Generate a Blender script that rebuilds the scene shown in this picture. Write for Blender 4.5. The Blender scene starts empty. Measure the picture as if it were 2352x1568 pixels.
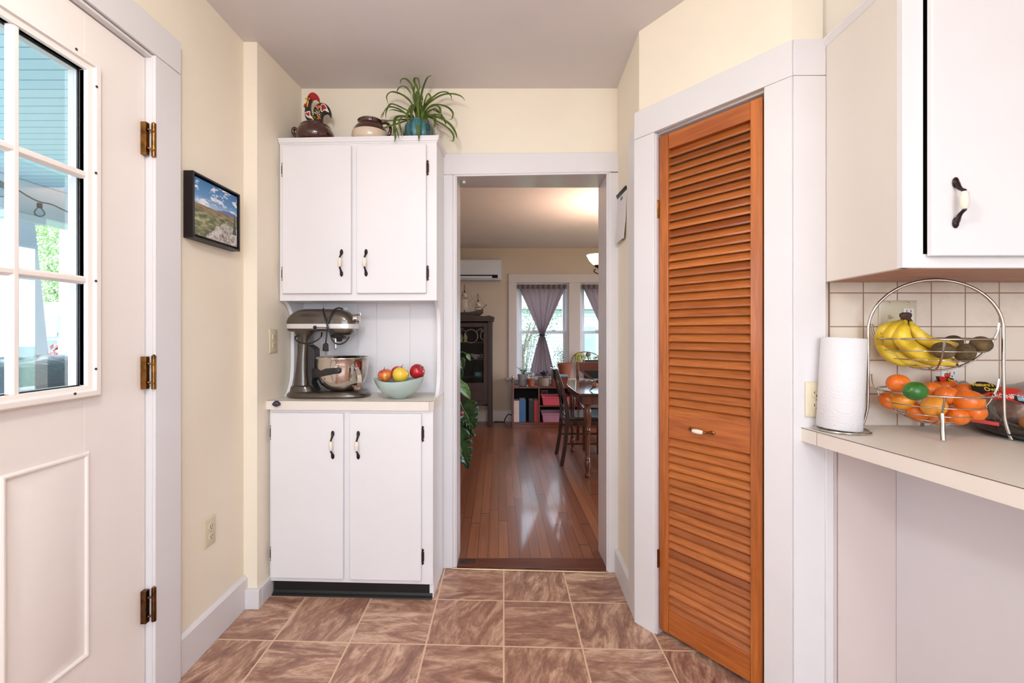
import bpy, bmesh, math, random
from mathutils import Vector, Matrix, Euler

# ---------------------------------------------------------------- camera, world, lights, exposure
SC = bpy.context.scene
COL = SC.collection
F, CX, CY, H = 1045.0, 1157.0, 762.0, 1.22       # focal length in px, vanishing point, camera height
cam_d = bpy.data.cameras.new('camera'); cam = bpy.data.objects.new('camera', cam_d); COL.objects.link(cam)
cam.location = (0, 0, H); cam.rotation_euler = (math.pi/2, 0, 0)
cam_d.sensor_width = 36; cam_d.lens = 36*F/2352.0
cam_d.shift_x = (1176-CX)/2352.0; cam_d.shift_y = -(784-CY)/2352.0
cam_d.clip_start = 0.02; cam_d.clip_end = 400
SC.camera = cam
SC.view_settings.view_transform = 'Standard'; SC.view_settings.look = 'None'
SC.view_settings.gamma = 1; SC.view_settings.use_curve_mapping = False
SC.view_settings.exposure = 0.14

def srgb(c):
    if isinstance(c, str):
        c = tuple(int(c[i:i+2], 16) for i in (0, 2, 4))
    out = []
    for v in c[:3]:
        v = v/255.0
        out.append(v/12.92 if v <= 0.04045 else ((v+0.055)/1.055)**2.4)
    return (*out, 1.0)

W = bpy.data.worlds.new('world'); SC.world = W; W.use_nodes = True
bg = W.node_tree.nodes['Background']
bg.inputs[0].default_value = (0.76, 0.87, 1.0, 1); bg.inputs[1].default_value = 7.5

def area(name, loc, rot, sx, sy, power, color, shape='RECTANGLE', portal=False):
    l = bpy.data.lights.new(name, 'AREA'); l.shape = shape; l.size = sx; l.size_y = sy
    l.energy = power; l.color = color
    if portal: l.cycles.is_portal = True
    o = bpy.data.objects.new(name, l); COL.objects.link(o); o.location = loc; o.rotation_euler = rot
    return o
PI = math.pi
# bare globe ceiling lamp above the camera; unseen fill light added behind it
def globe(name, loc, power, color, r):
    l = bpy.data.lights.new(name, 'POINT'); l.energy = power; l.color = color; l.shadow_soft_size = r
    o = bpy.data.objects.new(name, l); COL.objects.link(o); o.location = loc
globe('kitchen_ceiling_lamp_light', (-0.38, 0.35, 2.16), 31, (1.0, 0.985, 0.96), .10)
globe('rear_fill_light', (0.7, -1.2, 2.16), 26, (1.0, 0.99, 0.98), .12)
# sky portals: window behind the camera, dining windows, unseen side opening added for daylight
area('kitchen_window_portal', (0.5, -2.52, 1.4), (PI/2, 0, 0), 2.6, 1.6, 1, (1, 1, 1), portal=True)
area('dining_side_opening_portal', (3.22, 4.2, 1.35), (0, PI/2, 0), 1.7, 2.4, 1, (1, 1, 1), portal=True)
for wx in (0.532, 1.395):
    area('dining_window_portal', (wx, 6.5, 1.23), (-PI/2, 0, 0), 0.7, 1.3, 1, (1, 1, 1), portal=True)

def P(px, py, Y):
    return Vector(((px-CX)*Y/F, Y, H-(py-CY)*Y/F))

# ---------------------------------------------------------------- node helper and materials
class NT:
    def __init__(s, name):
        s.m = bpy.data.materials.new(name); s.m.use_nodes = True
        s.t = s.m.node_tree; s.b = s.t.nodes['Principled BSDF']; s.out = s.t.nodes['Material Output']
    def new(s, kind, **kw):
        n = s.t.nodes.new(kind)
        for k, v in kw.items(): setattr(n, k, v)
        return n
    def put(s, sock, v):
        if hasattr(v, 'is_linked') or isinstance(v, bpy.types.NodeSocket): s.t.links.new(v, sock)
        elif v is not None: sock.default_value = v
    def math(s, op, a, b=None, c=None):
        n = s.new('ShaderNodeMath', operation=op)
        for i, v in enumerate((a, b, c)):
            if v is not None: s.put(n.inputs[i], v)
        return n.outputs[0]
    def mix(s, f, a, b, blend='MIX'):
        n = s.new('ShaderNodeMix', data_type='RGBA', blend_type=blend)
        s.put(n.inputs[0], f); s.put(n.inputs[6], a); s.put(n.inputs[7], b); return n.outputs[2]
    def noise(s, vec, scale=5, detail=3, rough=.5, dist=0):
        n = s.new('ShaderNodeTexNoise'); s.put(n.inputs['Vector'], vec)
        n.inputs['Scale'].default_value = scale; n.inputs['Detail'].default_value = detail
        n.inputs['Roughness'].default_value = rough; n.inputs['Distortion'].default_value = dist
        return n.outputs[0]
    def ramp(s, f, stops, interp='LINEAR'):
        n = s.new('ShaderNodeValToRGB'); s.put(n.inputs[0], f); n.color_ramp.interpolation = interp
        e = n.color_ramp.elements
        while len(e) < len(stops): e.new(0.5)
        for i, (p, c) in enumerate(stops): e[i].position = p; e[i].color = c if len(c) == 4 else (*c, 1)
        return n.outputs[0]
    def coord(s, which='Object'):
        return s.new('ShaderNodeTexCoord').outputs[which]
    def pos(s): return s.new('ShaderNodeNewGeometry').outputs['Position']
    def sep(s, v):
        n = s.new('ShaderNodeSeparateXYZ'); s.put(n.inputs[0], v); return n.outputs
    def comb(s, x, y, z=0.0):
        n = s.new('ShaderNodeCombineXYZ'); s.put(n.inputs[0], x); s.put(n.inputs[1], y); s.put(n.inputs[2], z); return n.outputs[0]
    def white(s, v):
        n = s.new('ShaderNodeTexWhiteNoise', noise_dimensions='3D'); s.put(n.inputs[0], v); return n.outputs
    def bump(s, h, strength=.2, dist=.002):
        n = s.new('ShaderNodeBump'); n.inputs['Strength'].default_value = strength; n.inputs['Distance'].default_value = dist
        s.put(n.inputs['Height'], h); s.t.links.new(n.outputs[0], s.b.inputs['Normal'])
    def base(s, c, rough=.5, metal=0, coat=0):
        s.put(s.b.inputs['Base Color'], c); s.put(s.b.inputs['Roughness'], rough)
        s.b.inputs['Metallic'].default_value = metal
        if coat: s.b.inputs['Coat Weight'].default_value = coat; s.b.inputs['Coat Roughness'].default_value = .08
        return s.m

def paint(name, c, rough=.5, var=.04, scale=6, bump=.08, bscale=180, metal=0, coat=0, sheen=0):
    n = NT(name); co = n.coord(); col = srgb(c)
    dark = tuple(v*(1-var*2) for v in col[:3])+(1,); lite = tuple(min(1, v*(1+var)) for v in col[:3])+(1,)
    f = n.noise(co, scale, 4, .6)
    n.base(n.mix(n.ramp(f, [(.3, (0, 0, 0)), (.7, (1, 1, 1))]), dark, lite), rough, metal, coat)
    if bump: n.bump(n.noise(co, bscale, 3), bump, .001)
    if sheen: n.b.inputs['Sheen Weight'].default_value = sheen
    return n.m

def woodmat(name, c1, c2, axis='Z', scale=1.0, rough=.4, fine=60, coat=.15, rnd=0.0):
    """grain runs along the given object axis"""
    n = NT(name); x, y, z = n.sep(n.coord())
    k = .06
    sx, sy, sz = (k if axis == a else 1.0 for a in 'XYZ')
    v = n.comb(n.math('MULTIPLY', x, sx), n.math('MULTIPLY', y, sy), n.math('MULTIPLY', z, sz))
    big = n.noise(v, 9*scale, 4, .6, 1.2); small = n.noise(v, fine*scale*1.6, 3, .7, .3)
    f = n.math('ADD', n.math('MULTIPLY', big, .6), n.math('MULTIPLY', small, .4))
    col = n.mix(n.ramp(f, [(.36, (0, 0, 0)), (.64, (1, 1, 1))]), srgb(c1), srgb(c2))
    if rnd:
        r = n.new('ShaderNodeObjectInfo').outputs['Random']
        col = n.mix(n.math('MULTIPLY', r, rnd), col, srgb(c1))
    n.base(col, rough, 0, coat); n.bump(small, .12, .0006)
    return n.m

def glassmat(name, tint=(1, 1, 1, 1), refl=.09, rough=.0):
    n = NT(name); t = n.t
    tr = n.new('ShaderNodeBsdfTransparent'); tr.inputs[0].default_value = tint
    gl = n.new('ShaderNodeBsdfGlossy'); gl.inputs['Roughness'].default_value = rough
    lw = n.new('ShaderNodeFresnel'); lw.inputs[0].default_value = 1.45
    mx = n.new('ShaderNodeMixShader'); t.links.new(n.math('MULTIPLY', lw.outputs[0], refl*12), mx.inputs[0])
    t.links.new(tr.outputs[0], mx.inputs[1]); t.links.new(gl.outputs[0], mx.inputs[2])
    t.links.new(mx.outputs[0], n.out.inputs[0]); t.nodes.remove(n.b)
    return n.m

M = {}
M['wall'] = paint('cream_wall_paint', (238, 227, 208), .75, .015, 2.5, .10, 220)
M['ceiling'] = paint('ceiling_paint', (218, 211, 210), .8, .02, 2, .12, 260)
M['trim'] = paint('white_trim_paint', (221, 217, 218), .42, .012, 3, .05, 90)
M['door_white'] = paint('door_paint', (236, 227, 221), .5, .012, 3, .12, 260)
M['cab'] = paint('cabinet_paint', (230, 227, 229), .38, .012, 3, .06, 120)
M['cab_side'] = paint('cabinet_side_paint', (228, 219, 210), .45, .012, 3, .06, 120)
M['laminate'] = paint('beige_laminate', (222, 214, 202), .42, .03, 130, .03, 300)
M['laminate_edge'] = paint('beige_laminate_edge', (230, 220, 210), .42, .01, 6, 0)
M['seam'] = paint('dark_laminate_seam', (92, 66, 56), .6, .02, 6, 0)
M['black_rubber'] = paint('black_vinyl_base', (15, 14, 15), .5, .1, 20, .05, 90)
M['bronze'] = paint('antique_copper', (66, 36, 29), .42, .25, 40, .1, 90, metal=.35)
M['dark_metal'] = paint('dark_bronze', (46, 32, 32), .3, .1, 60, .05, 120, metal=.6)
M['brass'] = paint('aged_brass', (146, 104, 56), .34, .3, 40, .06, 120, metal=1)
M['brass_dark'] = paint('dark_aged_brass', (112, 78, 50), .32, .3, 40, .06, 120, metal=1)
M['porcelain'] = paint('cream_porcelain', (236, 224, 206), .12, .02, 8, 0, coat=.6)
M['chrome'] = paint('brushed_chrome_wire', (196, 190, 184), .18, .04, 60, .02, 200, metal=1)
M['steel'] = paint('polished_steel', (214, 208, 202), .045, .01, 10, 0, metal=1)
M['black'] = paint('black_plastic', (18, 17, 18), .38, .1, 30, .04, 160)
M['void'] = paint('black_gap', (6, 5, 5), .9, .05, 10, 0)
M['plate'] = paint('almond_plastic', (212, 200, 172), .35, .01, 8, 0)
M['plate_white'] = paint('white_plastic', (228, 224, 220), .35, .01, 8, 0)
M['slot'] = paint('outlet_slot', (60, 48, 40), .6, .02, 8, 0)
M['louver'] = woodmat('orange_pine_x', (142, 70, 30), (198, 112, 50), 'X', 1, .38, 60)
M['pine_v'] = woodmat('orange_pine_z', (142, 72, 30), (200, 114, 50), 'Z', 1, .38, 60)
M['brownwood'] = woodmat('brown_plywood', (142, 78, 40), (184, 108, 60), 'X', 1, .5, 40)
M['darkwood'] = woodmat('dark_oak', (34, 18, 13), (66, 38, 27), 'Z', 1, .5, 60, .03)
M['redwood'] = woodmat('reddish_wood', (88, 34, 20), (130, 58, 34), 'X', 1, .35, 60)
M['tablewood'] = woodmat('table_wood', (84, 44, 30), (122, 70, 48), 'Z', 1, .25, 60, .5)
M['glass'] = glassmat('window_glass', (.96, .985, 1, 1), .022)
M['glass_dark'] = glassmat('cabinet_glass', (.85, .85, .85, 1), .05)

# ---------------------------------------------------------------- mesh helper
WM = {}
def wm(o): return WM.get(o.name, Matrix.Identity(4)) if o else Matrix.Identity(4)

class MB:
    def __init__(s): s.bm = bmesh.new(); s.mi = 0
    def mat(s, i): s.mi = i; return s
    def face(s, vs):
        try:
            f = s.bm.faces.new(vs); f.material_index = s.mi; return f
        except ValueError: return None
    def hexa(s, p):          # 8 points: bottom 4 (ccw) then top 4
        v = [s.bm.verts.new(q) for q in p]
        for q in ((3, 2, 1, 0), (4, 5, 6, 7), (0, 1, 5, 4), (1, 2, 6, 5), (2, 3, 7, 6), (3, 0, 4, 7)):
            s.face([v[i] for i in q])
        return s
    def box(s, x0, x1, y0, y1, z0, z1, T=None):
        p = [(x0, y0, z0), (x1, y0, z0), (x1, y1, z0), (x0, y1, z0), (x0, y0, z1), (x1, y0, z1), (x1, y1, z1), (x0, y1, z1)]
        p = [Vector(q) for q in p]
        if T is not None: p = [T @ q for q in p]
        return s.hexa(p)
    def rings(s, rs, cap=(True, True), closed=True, loop=False):
        R = [[s.bm.verts.new(p) for p in r] for r in rs]
        n = len(R[0]); m = len(R)
        for i in range(m if loop else m-1):
            a, b = R[i], R[(i+1) % m]
            for j in range(n if closed else n-1):
                k = (j+1) % n
                s.face([a[j], a[k], b[k], b[j]])
        if closed and not loop:
            if cap[0]: s.face(list(reversed(R[0])))
            if cap[1]: s.face(R[-1])
        return s
    def tube(s, pts, r, n=8, cap=True, loop=False, flat=1.0):
        pts = [Vector(p) for p in pts]; m = len(pts)
        rr = r if isinstance(r, (list, tuple)) else [r]*m
        rs = []; up = None
        for i, p in enumerate(pts):
            if loop: t = pts[(i+1) % m]-pts[i-1]
            else: t = pts[min(i+1, m-1)]-pts[max(i-1, 0)]
            t.normalize()
            if up is None:
                up = Vector((0, 0, 1)) if abs(t.z) < .9 else Vector((1, 0, 0))
            a = t.cross(up)
            if a.length < 1e-6: a = t.cross(Vector((0, 1, 0)))
            a.normalize(); b = a.cross(t).normalized(); up = b
            rs.append([p+(a*math.cos(2*PI*k/n)+b*flat*math.sin(2*PI*k/n))*rr[i] for k in range(n)])
        return s.rings(rs, (cap, cap), True, loop)
    def lathe(s, prof, c=(0, 0, 0), n=32, T=None, cap=(True, True), fx=None):
        c = Vector(c); rs = []
        for r, z in prof:
            ring = []
            for k in range(n):
                a = 2*PI*k/n; q = Vector((max(r, 1e-4)*math.cos(a), max(r, 1e-4)*math.sin(a), z))
                if fx: q = fx(q, a)
                if T is not None: q = T @ q
                ring.append(q+c)
            rs.append(ring)
        return s.rings(rs, cap)
    def ball(s, c, r, seg=20, T=None, fx=None):
        if not isinstance(r, (list, tuple)): r = (r, r, r)
        k = seg//2; prof = [(math.sin(PI*i/k), -math.cos(PI*i/k)) for i in range(k+1)]
        c = Vector(c); rs = []
        for rad, z in prof:
            ring = []
            for j in range(seg):
                a = 2*PI*j/seg; q = Vector((max(rad, 1e-3)*math.cos(a), max(rad, 1e-3)*math.sin(a), z))
                if fx: q = fx(q)
                q = Vector((q.x*r[0], q.y*r[1], q.z*r[2]))
                if T is not None: q = T @ q
                ring.append(q+c)
            rs.append(ring)
        return s.rings(rs)
    def prism(s, poly, d, T=None):       # poly: list of 3D points, d: extrusion vector
        a = [Vector(p) for p in poly]; d = Vector(d); b = [p+d for p in a]
        if T is not None: a = [T @ p for p in a]; b = [T @ p for p in b]
        va = [s.bm.verts.new(p) for p in a]; vb = [s.bm.verts.new(p) for p in b]; n = len(a)
        s.face(list(reversed(va))); s.face(vb)
        for i in range(n): s.face([va[i], va[(i+1) % n], vb[(i+1) % n], vb[i]])
        return s
    def ribbon(s, pts, w, up=(0, 0, 1), thick=.0006, fold=.0):
        """leaf blade along pts; w width list"""
        pts = [Vector(p) for p in pts]; m = len(pts); top = []; bot = []
        up = Vector(up)
        for i, p in enumerate(pts):
            t = (pts[min(i+1, m-1)]-pts[max(i-1, 0)]).normalized()
            a = t.cross(up)
            if a.length < 1e-4: a = Vector((1, 0, 0))
            a.normalize(); nn = a.cross(t).normalized()
            ww = w[i]/2
            top.append([p-a*ww+nn*fold*ww, p, p+a*ww+nn*fold*ww])
            bot.append([q-nn*thick for q in reversed(top[-1])])
        return s.rings([x+y for x, y in zip(top, bot)])
    def build(s, name, mats, parent=None, bevel=0, smooth=35, local=False, seg=2, sub=0, loc=None, rot=None):
        bm = s.bm
        bmesh.ops.recalc_face_normals(bm, faces=bm.faces)
        me = bpy.data.meshes.new(name)
        o = bpy.data.objects.new(name, me); COL.objects.link(o)
        if not isinstance(mats, (list, tuple)): mats = [mats]
        for m in mats: me.materials.append(M[m] if isinstance(m, str) else m)
        if parent is not None:
            o.parent = parent
            if not local: bm.transform(wm(parent).inverted())
            WM[o.name] = wm(parent).copy()
        elif loc is not None or rot is not None:
            mt = Matrix.LocRotScale(Vector(loc or (0, 0, 0)), Euler(rot or (0, 0, 0)), None)
            o.location = loc or (0, 0, 0); o.rotation_euler = rot or (0, 0, 0)
            WM[o.name] = mt
            if not local: bm.transform(mt.inverted())
        bm.to_mesh(me); bm.free()
        if smooth:
            me.polygons.foreach_set('use_smooth', [True]*len(me.polygons))
            me.set_sharp_from_angle(angle=math.radians(smooth))
        if bevel:
            b = o.modifiers.new('bevel', 'BEVEL'); b.width = bevel; b.segments = seg; b.limit_method = 'ANGLE'
            b.angle_limit = math.radians(40); b.harden_normals = False
        if sub:
            b = o.modifiers.new('sub', 'SUBSURF'); b.levels = sub; b.render_levels = sub
        return o

def tag(o, label=None, cat=None, group=None, kind=None):
    if label: o['label'] = label
    if cat: o['category'] = cat
    if group: o['group'] = group
    if kind: o['kind'] = kind
    return o
def struct(o, label=None, cat=None): return tag(o, label, cat, kind='structure')
def thing(name, label, cat, loc=(0, 0, 0), rz=0, group=None, rot=None):
    o = bpy.data.objects.new(name, None); COL.objects.link(o)
    o.location = loc; o.rotation_euler = rot or (0, 0, rz); o.empty_display_size = .05
    WM[o.name] = Matrix.LocRotScale(Vector(loc), Euler(rot or (0, 0, rz)), None)
    return tag(o, label, cat, group)
def dup(o, parent=None):
    c = o.copy(); COL.objects.link(c)
    if parent is not None: c.parent = parent
    for ch in [x for x in bpy.data.objects if x.parent == o and x != c]:
        dup(ch, c)
    return c
def smoothpath(pts, n=6):
    pts = [Vector(p) for p in pts]; out = []
    q = [pts[0]*2-pts[1]]+pts+[pts[-1]*2-pts[-2]]
    for i in range(1, len(q)-2):
        a, b, c, d = q[i-1], q[i], q[i+1], q[i+2]
        for k in range(n):
            t = k/n
            out.append(.5*((2*b)+(c-a)*t+(2*a-5*b+4*c-d)*t*t+(3*b-a-3*c+d)*t**3))
    out.append(pts[-1]); return out
def interp(keys, t):
    for (a, va), (b, vb) in zip(keys, keys[1:]):
        if t <= b: return va+(vb-va)*(t-a)/max(b-a, 1e-9)
    return keys[-1][1]
random.seed(7)
# ================================================================ THE SETTING
# plan of the kitchen walls (metres)
LWX = -1.155
PIER = [(LWX, 2.02), (-1.095, 2.02)]
BWL = (-1.068, 2.405); BWR = (0.58, 2.323)
K0 = (0.57, 1.915); K1 = (0.9165, 1.449); K2 = (1.016, 1.449)
SPL_Y = 1.470
def bwy(x): return 2.405+(x-BWL[0])*(BWR[1]-BWL[1])/(BWR[0]-BWL[0])

def wallseg(mb, a, b, z0, z1, th=.12, side=1):
    """vertical slab whose visible face runs a-b; thickness goes to the left of a->b (side=1)"""
    a = Vector((*a, 0)); b = Vector((*b, 0)); d = (b-a).normalized(); n = Vector((-d.y, d.x, 0))*th*side
    p = [a, b, b+n, a+n]
    mb.hexa([q+Vector((0, 0, z0)) for q in p]+[q+Vector((0, 0, z1)) for q in p])

# --- floor tiles
n = NT('stone_look_floor_tile')
x, y, z = n.sep(n.pos()); T = .3035
u = n.math('DIVIDE', x, T); v = n.math('DIVIDE', n.math('SUBTRACT', n.math('ADD', y, n.math('MULTIPLY', x, .036)), 1.766), T*.985)
cu = n.math('FLOOR', u); cv = n.math('FLOOR', v); fu = n.math('FRACT', u); fv = n.math('FRACT', v)
par = n.math('GREATER_THAN', n.math('FRACT', n.math('MULTIPLY', n.math('ADD', cu, cv), .5)), .25)
A = n.comb(n.math('MULTIPLY', fu, 1.1), n.math('MULTIPLY', fv, 3.4), n.math('ADD', n.math('MULTIPLY', cu, 3.7), n.math('MULTIPLY', cv, 9.1)))
B = n.comb(n.math('MULTIPLY', n.math('ADD', fv, n.math('MULTIPLY', fu, .35)), 1.1), n.math('MULTIPLY', n.math('SUBTRACT', fu, n.math('MULTIPLY', fv, .3)), 3.6), n.math('ADD', n.math('MULTIPLY', cu, 5.3), n.math('MULTIPLY', cv, 2.9)))
vm = n.new('ShaderNodeMix', data_type='VECTOR'); n.put(vm.inputs[0], par); n.put(vm.inputs[4], A); n.put(vm.inputs[5], B)
vec = vm.outputs[1]
f1 = n.noise(vec, .85, 8, .62, 2.0); f2 = n.noise(vec, 5.0, 6, .7, 1.0)
vein = n.math('ABSOLUTE', n.math('SUBTRACT', n.noise(vec, 1.7, 5, .6, 1.2), .5))
f = n.math('ADD', n.math('MULTIPLY', f1, .72), n.math('MULTIPLY', f2, .28))
col = n.ramp(f, [(.33, srgb((112, 78, 66))), (.43, srgb((146, 107, 92))), (.49, srgb((168, 128, 108))), (.54, srgb((192, 154, 130))), (.63, srgb((222, 190, 166)))])
col = n.mix(n.ramp(vein, [(0, (.32, .32, .32)), (.022, (0, 0, 0))]), col, srgb((106, 72, 60)))
tint = n.white(n.comb(cu, cv, 3.0))[0]
col = n.mix(n.math('MULTIPLY', tint, .22), col, srgb((150, 104, 84)))
g = .011
gm = n.math('MAXIMUM', n.math('MAXIMUM', n.math('LESS_THAN', fu, g), n.math('GREATER_THAN', fu, 1-g)), n.math('MAXIMUM', n.math('LESS_THAN', fv, g), n.math('GREATER_THAN', fv, 1-g)))
n.base(n.mix(gm, col, srgb((220, 188, 160))), n.math('ADD', .34, n.math('MULTIPLY', gm, .4)))
n.bump(n.math('ADD', n.math('MULTIPLY', f, .35), n.math('MULTIPLY', gm, -1.0)), .3, .002)
M['tile'] = n.m
mb = MB(); mb.box(-1.3, 3.1, -2.5, 2.355, -.1, 0)
struct(mb.build('floor', 'tile'))

# --- hardwood floor
n = NT('hardwood_floor')
x, y, z = n.sep(n.pos()); pw = .0575
u = n.math('DIVIDE', n.math('ADD', x, n.math('MULTIPLY', y, .012)), pw); ci = n.math('FLOOR', u); fu = n.math('FRACT', u)
off = n.white(n.comb(ci, 1.5, 2.5))[0]
vv = n.math('ADD', n.math('DIVIDE', y, 1.5), n.math('MULTIPLY', off, 7.0)); cj = n.math('FLOOR', vv); fv = n.math('FRACT', vv)
rnd = n.white(n.comb(ci, cj, .5))[0]
gr = n.noise(n.comb(n.math('MULTIPLY', x, 60.0), n.math('MULTIPLY', y, 2.5), n.math('MULTIPLY', rnd, 40)), 1.0, 5, .65, .6)
blot = n.noise(n.pos(), 2.2, 3, .6)
c = n.ramp(n.math('ADD', n.math('ADD', n.math('MULTIPLY', rnd, .32), .07), n.math('MULTIPLY', gr, .55)), [(.22, srgb((112, 66, 46))), (.5, srgb((142, 88, 62))), (.78, srgb((172, 114, 80)))])
c = n.mix(n.math('MULTIPLY', blot, .4), c, srgb((108, 62, 44)))
sm = n.math('MAXIMUM', n.math('LESS_THAN', fu, .035), n.math('LESS_THAN', fv, .004))
n.base(n.mix(sm, c, srgb((44, 20, 14))), n.math('ADD', .24, n.math('MULTIPLY', gr, .16)), 0, .3)
n.bump(n.math('SUBTRACT', n.math('MULTIPLY', gr, .25), sm), .35, .0012)
M['hardwood'] = n.m
mb = MB(); mb.box(-1.45, 3.2, 2.43, 6.3, -.1, .004)
struct(mb.build('floor_dining', 'hardwood'))

# threshold board with its worn patch and brass strip
M['threshold'] = woodmat('threshold_board', (74, 32, 22), (116, 56, 38), 'X', 1, .4, 50)
M['strip'] = paint('pale_metal_strip', (186, 170, 140), .3, .05, 20, 0, metal=.8)
M['worn'] = paint('worn_dark_patch', (52, 34, 28), .6, .5, 30, .3, 60)
th = thing('threshold', 'dark red-brown wooden threshold board in the doorway to the dining room', 'threshold', (.14, 2.40, 0))
th['kind'] = 'structure'
mb = MB(); mb.hexa([(-.25, bwy(-.25)-.005, 0), (.53, bwy(.53)-.005, 0), (.53, 2.44, 0), (-.25, 2.44, 0), (-.25, bwy(-.25)-.005, .008), (.53, bwy(.53)-.005, .008), (.53, 2.44, .008), (-.25, 2.44, .008)])
mb.build('board', 'threshold', th, .002)
mb = MB(); mb.box(-.235, -.15, 2.382, 2.428, .0078, .0092); mb.build('worn_patch', 'worn', th)
mb = MB(); pr = []
p0 = Vector((-.262, bwy(-.262)-.022, .003)); p1 = Vector((.527, bwy(.527)-.022, .003))
mb.tube([p0, p1], .0055, 8, flat=.6); mb.build('metal_strip', 'strip', th)

# --- ceiling
def cz(x, y):
    r = 2.4627+.052*max(0, min(1.0, 2.323-y)); t = max(0, min(1, (x+1.155)/1.735))
    return 2.5075*(1-t)+r*t
mb = MB(); gx = [-1.3+4.4*i/40 for i in range(41)]; gy = [-2.5+5.05*i/44 for i in range(45)]
top = [[mb.bm.verts.new((a, b, cz(a, b))) for a in gx] for b in gy]
for j in range(44):
    for i in range(40): mb.face([top[j][i], top[j][i+1], top[j+1][i+1], top[j+1][i]])
o = mb.build('ceiling', 'ceiling'); s = o.modifiers.new('s', 'SOLIDIFY'); s.thickness = .1; s.offset = -1
for p in o.data.polygons: pass
o.data.flip_normals(); s.offset = -1
struct(o)
mb = MB()
mb.box(-1.45, 3.3, 2.50, 6.4, 2.36, 2.46)
M['ceiling2'] = paint('dining_ceiling_paint', (222, 206, 204), .7, .02, 2, .1, 200)
struct(mb.build('ceiling_dining', 'ceiling2'))

# --- walls
DY0, DY1, DZ = .50, 1.471, 2.105        # exterior door opening
mb = MB()
wallseg(mb, (LWX, -2.4), (LWX, DY0-.01), -.05, 2.65, .16)
wallseg(mb, (LWX, DY1+.012), (LWX, 2.02), -.05, 2.65, .16)
wallseg(mb, (LWX, DY0-.01), (LWX, DY1+.012), DZ+.012, 2.65, .16)
struct(mb.build('wall_left', 'wall'))
mb = MB()
pts = [(LWX-.16, 2.02), (-1.095, 2.02), BWL, (BWL[0], 2.52), (LWX-.16, 2.52)]
mb.prism([(*p, -.05) for p in pts], (0, 0, 2.7))
struct(mb.build('wall_pier', 'wall'))
OX0, OX1, OZ = -.242, .527, 2.023
mb = MB()
def bseg(x0, x1, z0, z1): mb.hexa([(x0, bwy(x0), z0), (x1, bwy(x1), z0), (x1, 2.53, z0), (x0, 2.53, z0), (x0, bwy(x0), z1), (x1, bwy(x1), z1), (x1, 2.53, z1), (x0, 2.53, z1)])
bseg(-1.068, OX0-.018, -.05, 2.65); bseg(OX1+.018, .70, -.05, 2.65); bseg(OX0-.018, OX1+.018, OZ+.018, 2.65)
struct(mb.build('wall_back', 'wall'))
# right-hand returns and the angled closet wall
kd = Vector((K1[0]-K0[0], K1[1]-K0[1], 0)); KL = kd.length; kd.normalize(); kn = Vector((-kd.y, kd.x, 0))   # kn points away from the room (behind)
kn = Vector((-kd.y, kd.x, 0)) if (-kd.y) > 0 else -Vector((-kd.y, kd.x, 0))
def KP(u, v, z): return Vector((K0[0], K0[1], 0))+kd*u+kn*v+Vector((0, 0, z))
CU0, CU1, CZ0 = .0926, .503, 2.018      # closet opening along the wall
mb = MB(); mb.hexa([(BWR[0], BWR[1]+.02, -.05), (K0[0], K0[1], -.05), (K0[0]+.1, K0[1]+.1, -.05), (BWR[0]+.12, BWR[1]+.02, -.05), (BWR[0], BWR[1]+.02, 2.65), (K0[0], K0[1], 2.65), (K0[0]+.1, K0[1]+.1, 2.65), (BWR[0]+.12, BWR[1]+.02, 2.65)])
struct(mb.build('wall_right', 'wall'))
mb = MB()
def kseg(u0, u1, z0, z1, v0=0, v1=.1, m=mb): m.hexa([KP(u0, v0, z0), KP(u1, v0, z0), KP(u1, v1, z0), KP(u0, v1, z0), KP(u0, v0, z1), KP(u1, v0, z1), KP(u1, v1, z1), KP(u0, v1, z1)])
kseg(0, CU0, -.05, 2.65); kseg(CU1, KL, -.05, 2.65); kseg(CU0, CU1, CZ0, 2.65)
struct(mb.build('wall_closet', 'wall'))
# closet interior box (dark, behind the louvers)
mb = MB(); kseg(-.15, KL+.15, -.02, 2.3, .55, .6, mb)
struct(mb.build('wall_closet_inside', 'wall'))
mb = MB(); mb.hexa([(K1[0], K1[1], -.05), (K2[0], K2[1], -.05), (K2[0], 1.62, -.05), (K1[0]+.05, 1.62, -.05), (K1[0], K1[1], 2.65), (K2[0], K2[1], 2.65), (K2[0], 1.62, 2.65), (K1[0]+.05, 1.62, 2.65)])
struct(mb.build('wall_right_pier', 'wall'))
mb = MB(); mb.box(K2[0], 3.1, SPL_Y, 1.62, -.05, 2.65)
struct(mb.build('wall_right_far', 'wall'))
mb = MB(); mb.box(3.0, 3.12, -2.4, 1.62, -.05, 2.65); struct(mb.build('wall_right_side', 'wall'))
mb = MB()   # wall behind the camera with its window opening
mb.box(-1.3, -.8, -2.5, -2.36, -.05, 2.65); mb.box(1.8, 3.1, -2.5, -2.36, -.05, 2.65); mb.box(-.8, 1.8, -2.5, -2.36, -.05, .6); mb.box(-.8, 1.8, -2.5, -2.36, 2.2, 2.65)
struct(mb.build('wall_rear', 'wall'))
# under-counter alcove wall: painted board and recessed panel
M['mauve'] = paint('grey_lilac_paint', (214, 200, 196), .55, .012, 3, .06, 160)
mb = MB(); mb.box(1.0095, 1.034, 1.425, 1.4695, 0, .874); struct(mb.build('trim_5', 'trim', bevel=.002))
mb = MB(); mb.box(1.034, 1.0535, 1.438, 1.4695, 0, .874); mb.box(1.0545, 1.24, 1.434, 1.4695, 0, .874); struct(mb.build('trim_6', 'mauve', bevel=.001))

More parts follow.
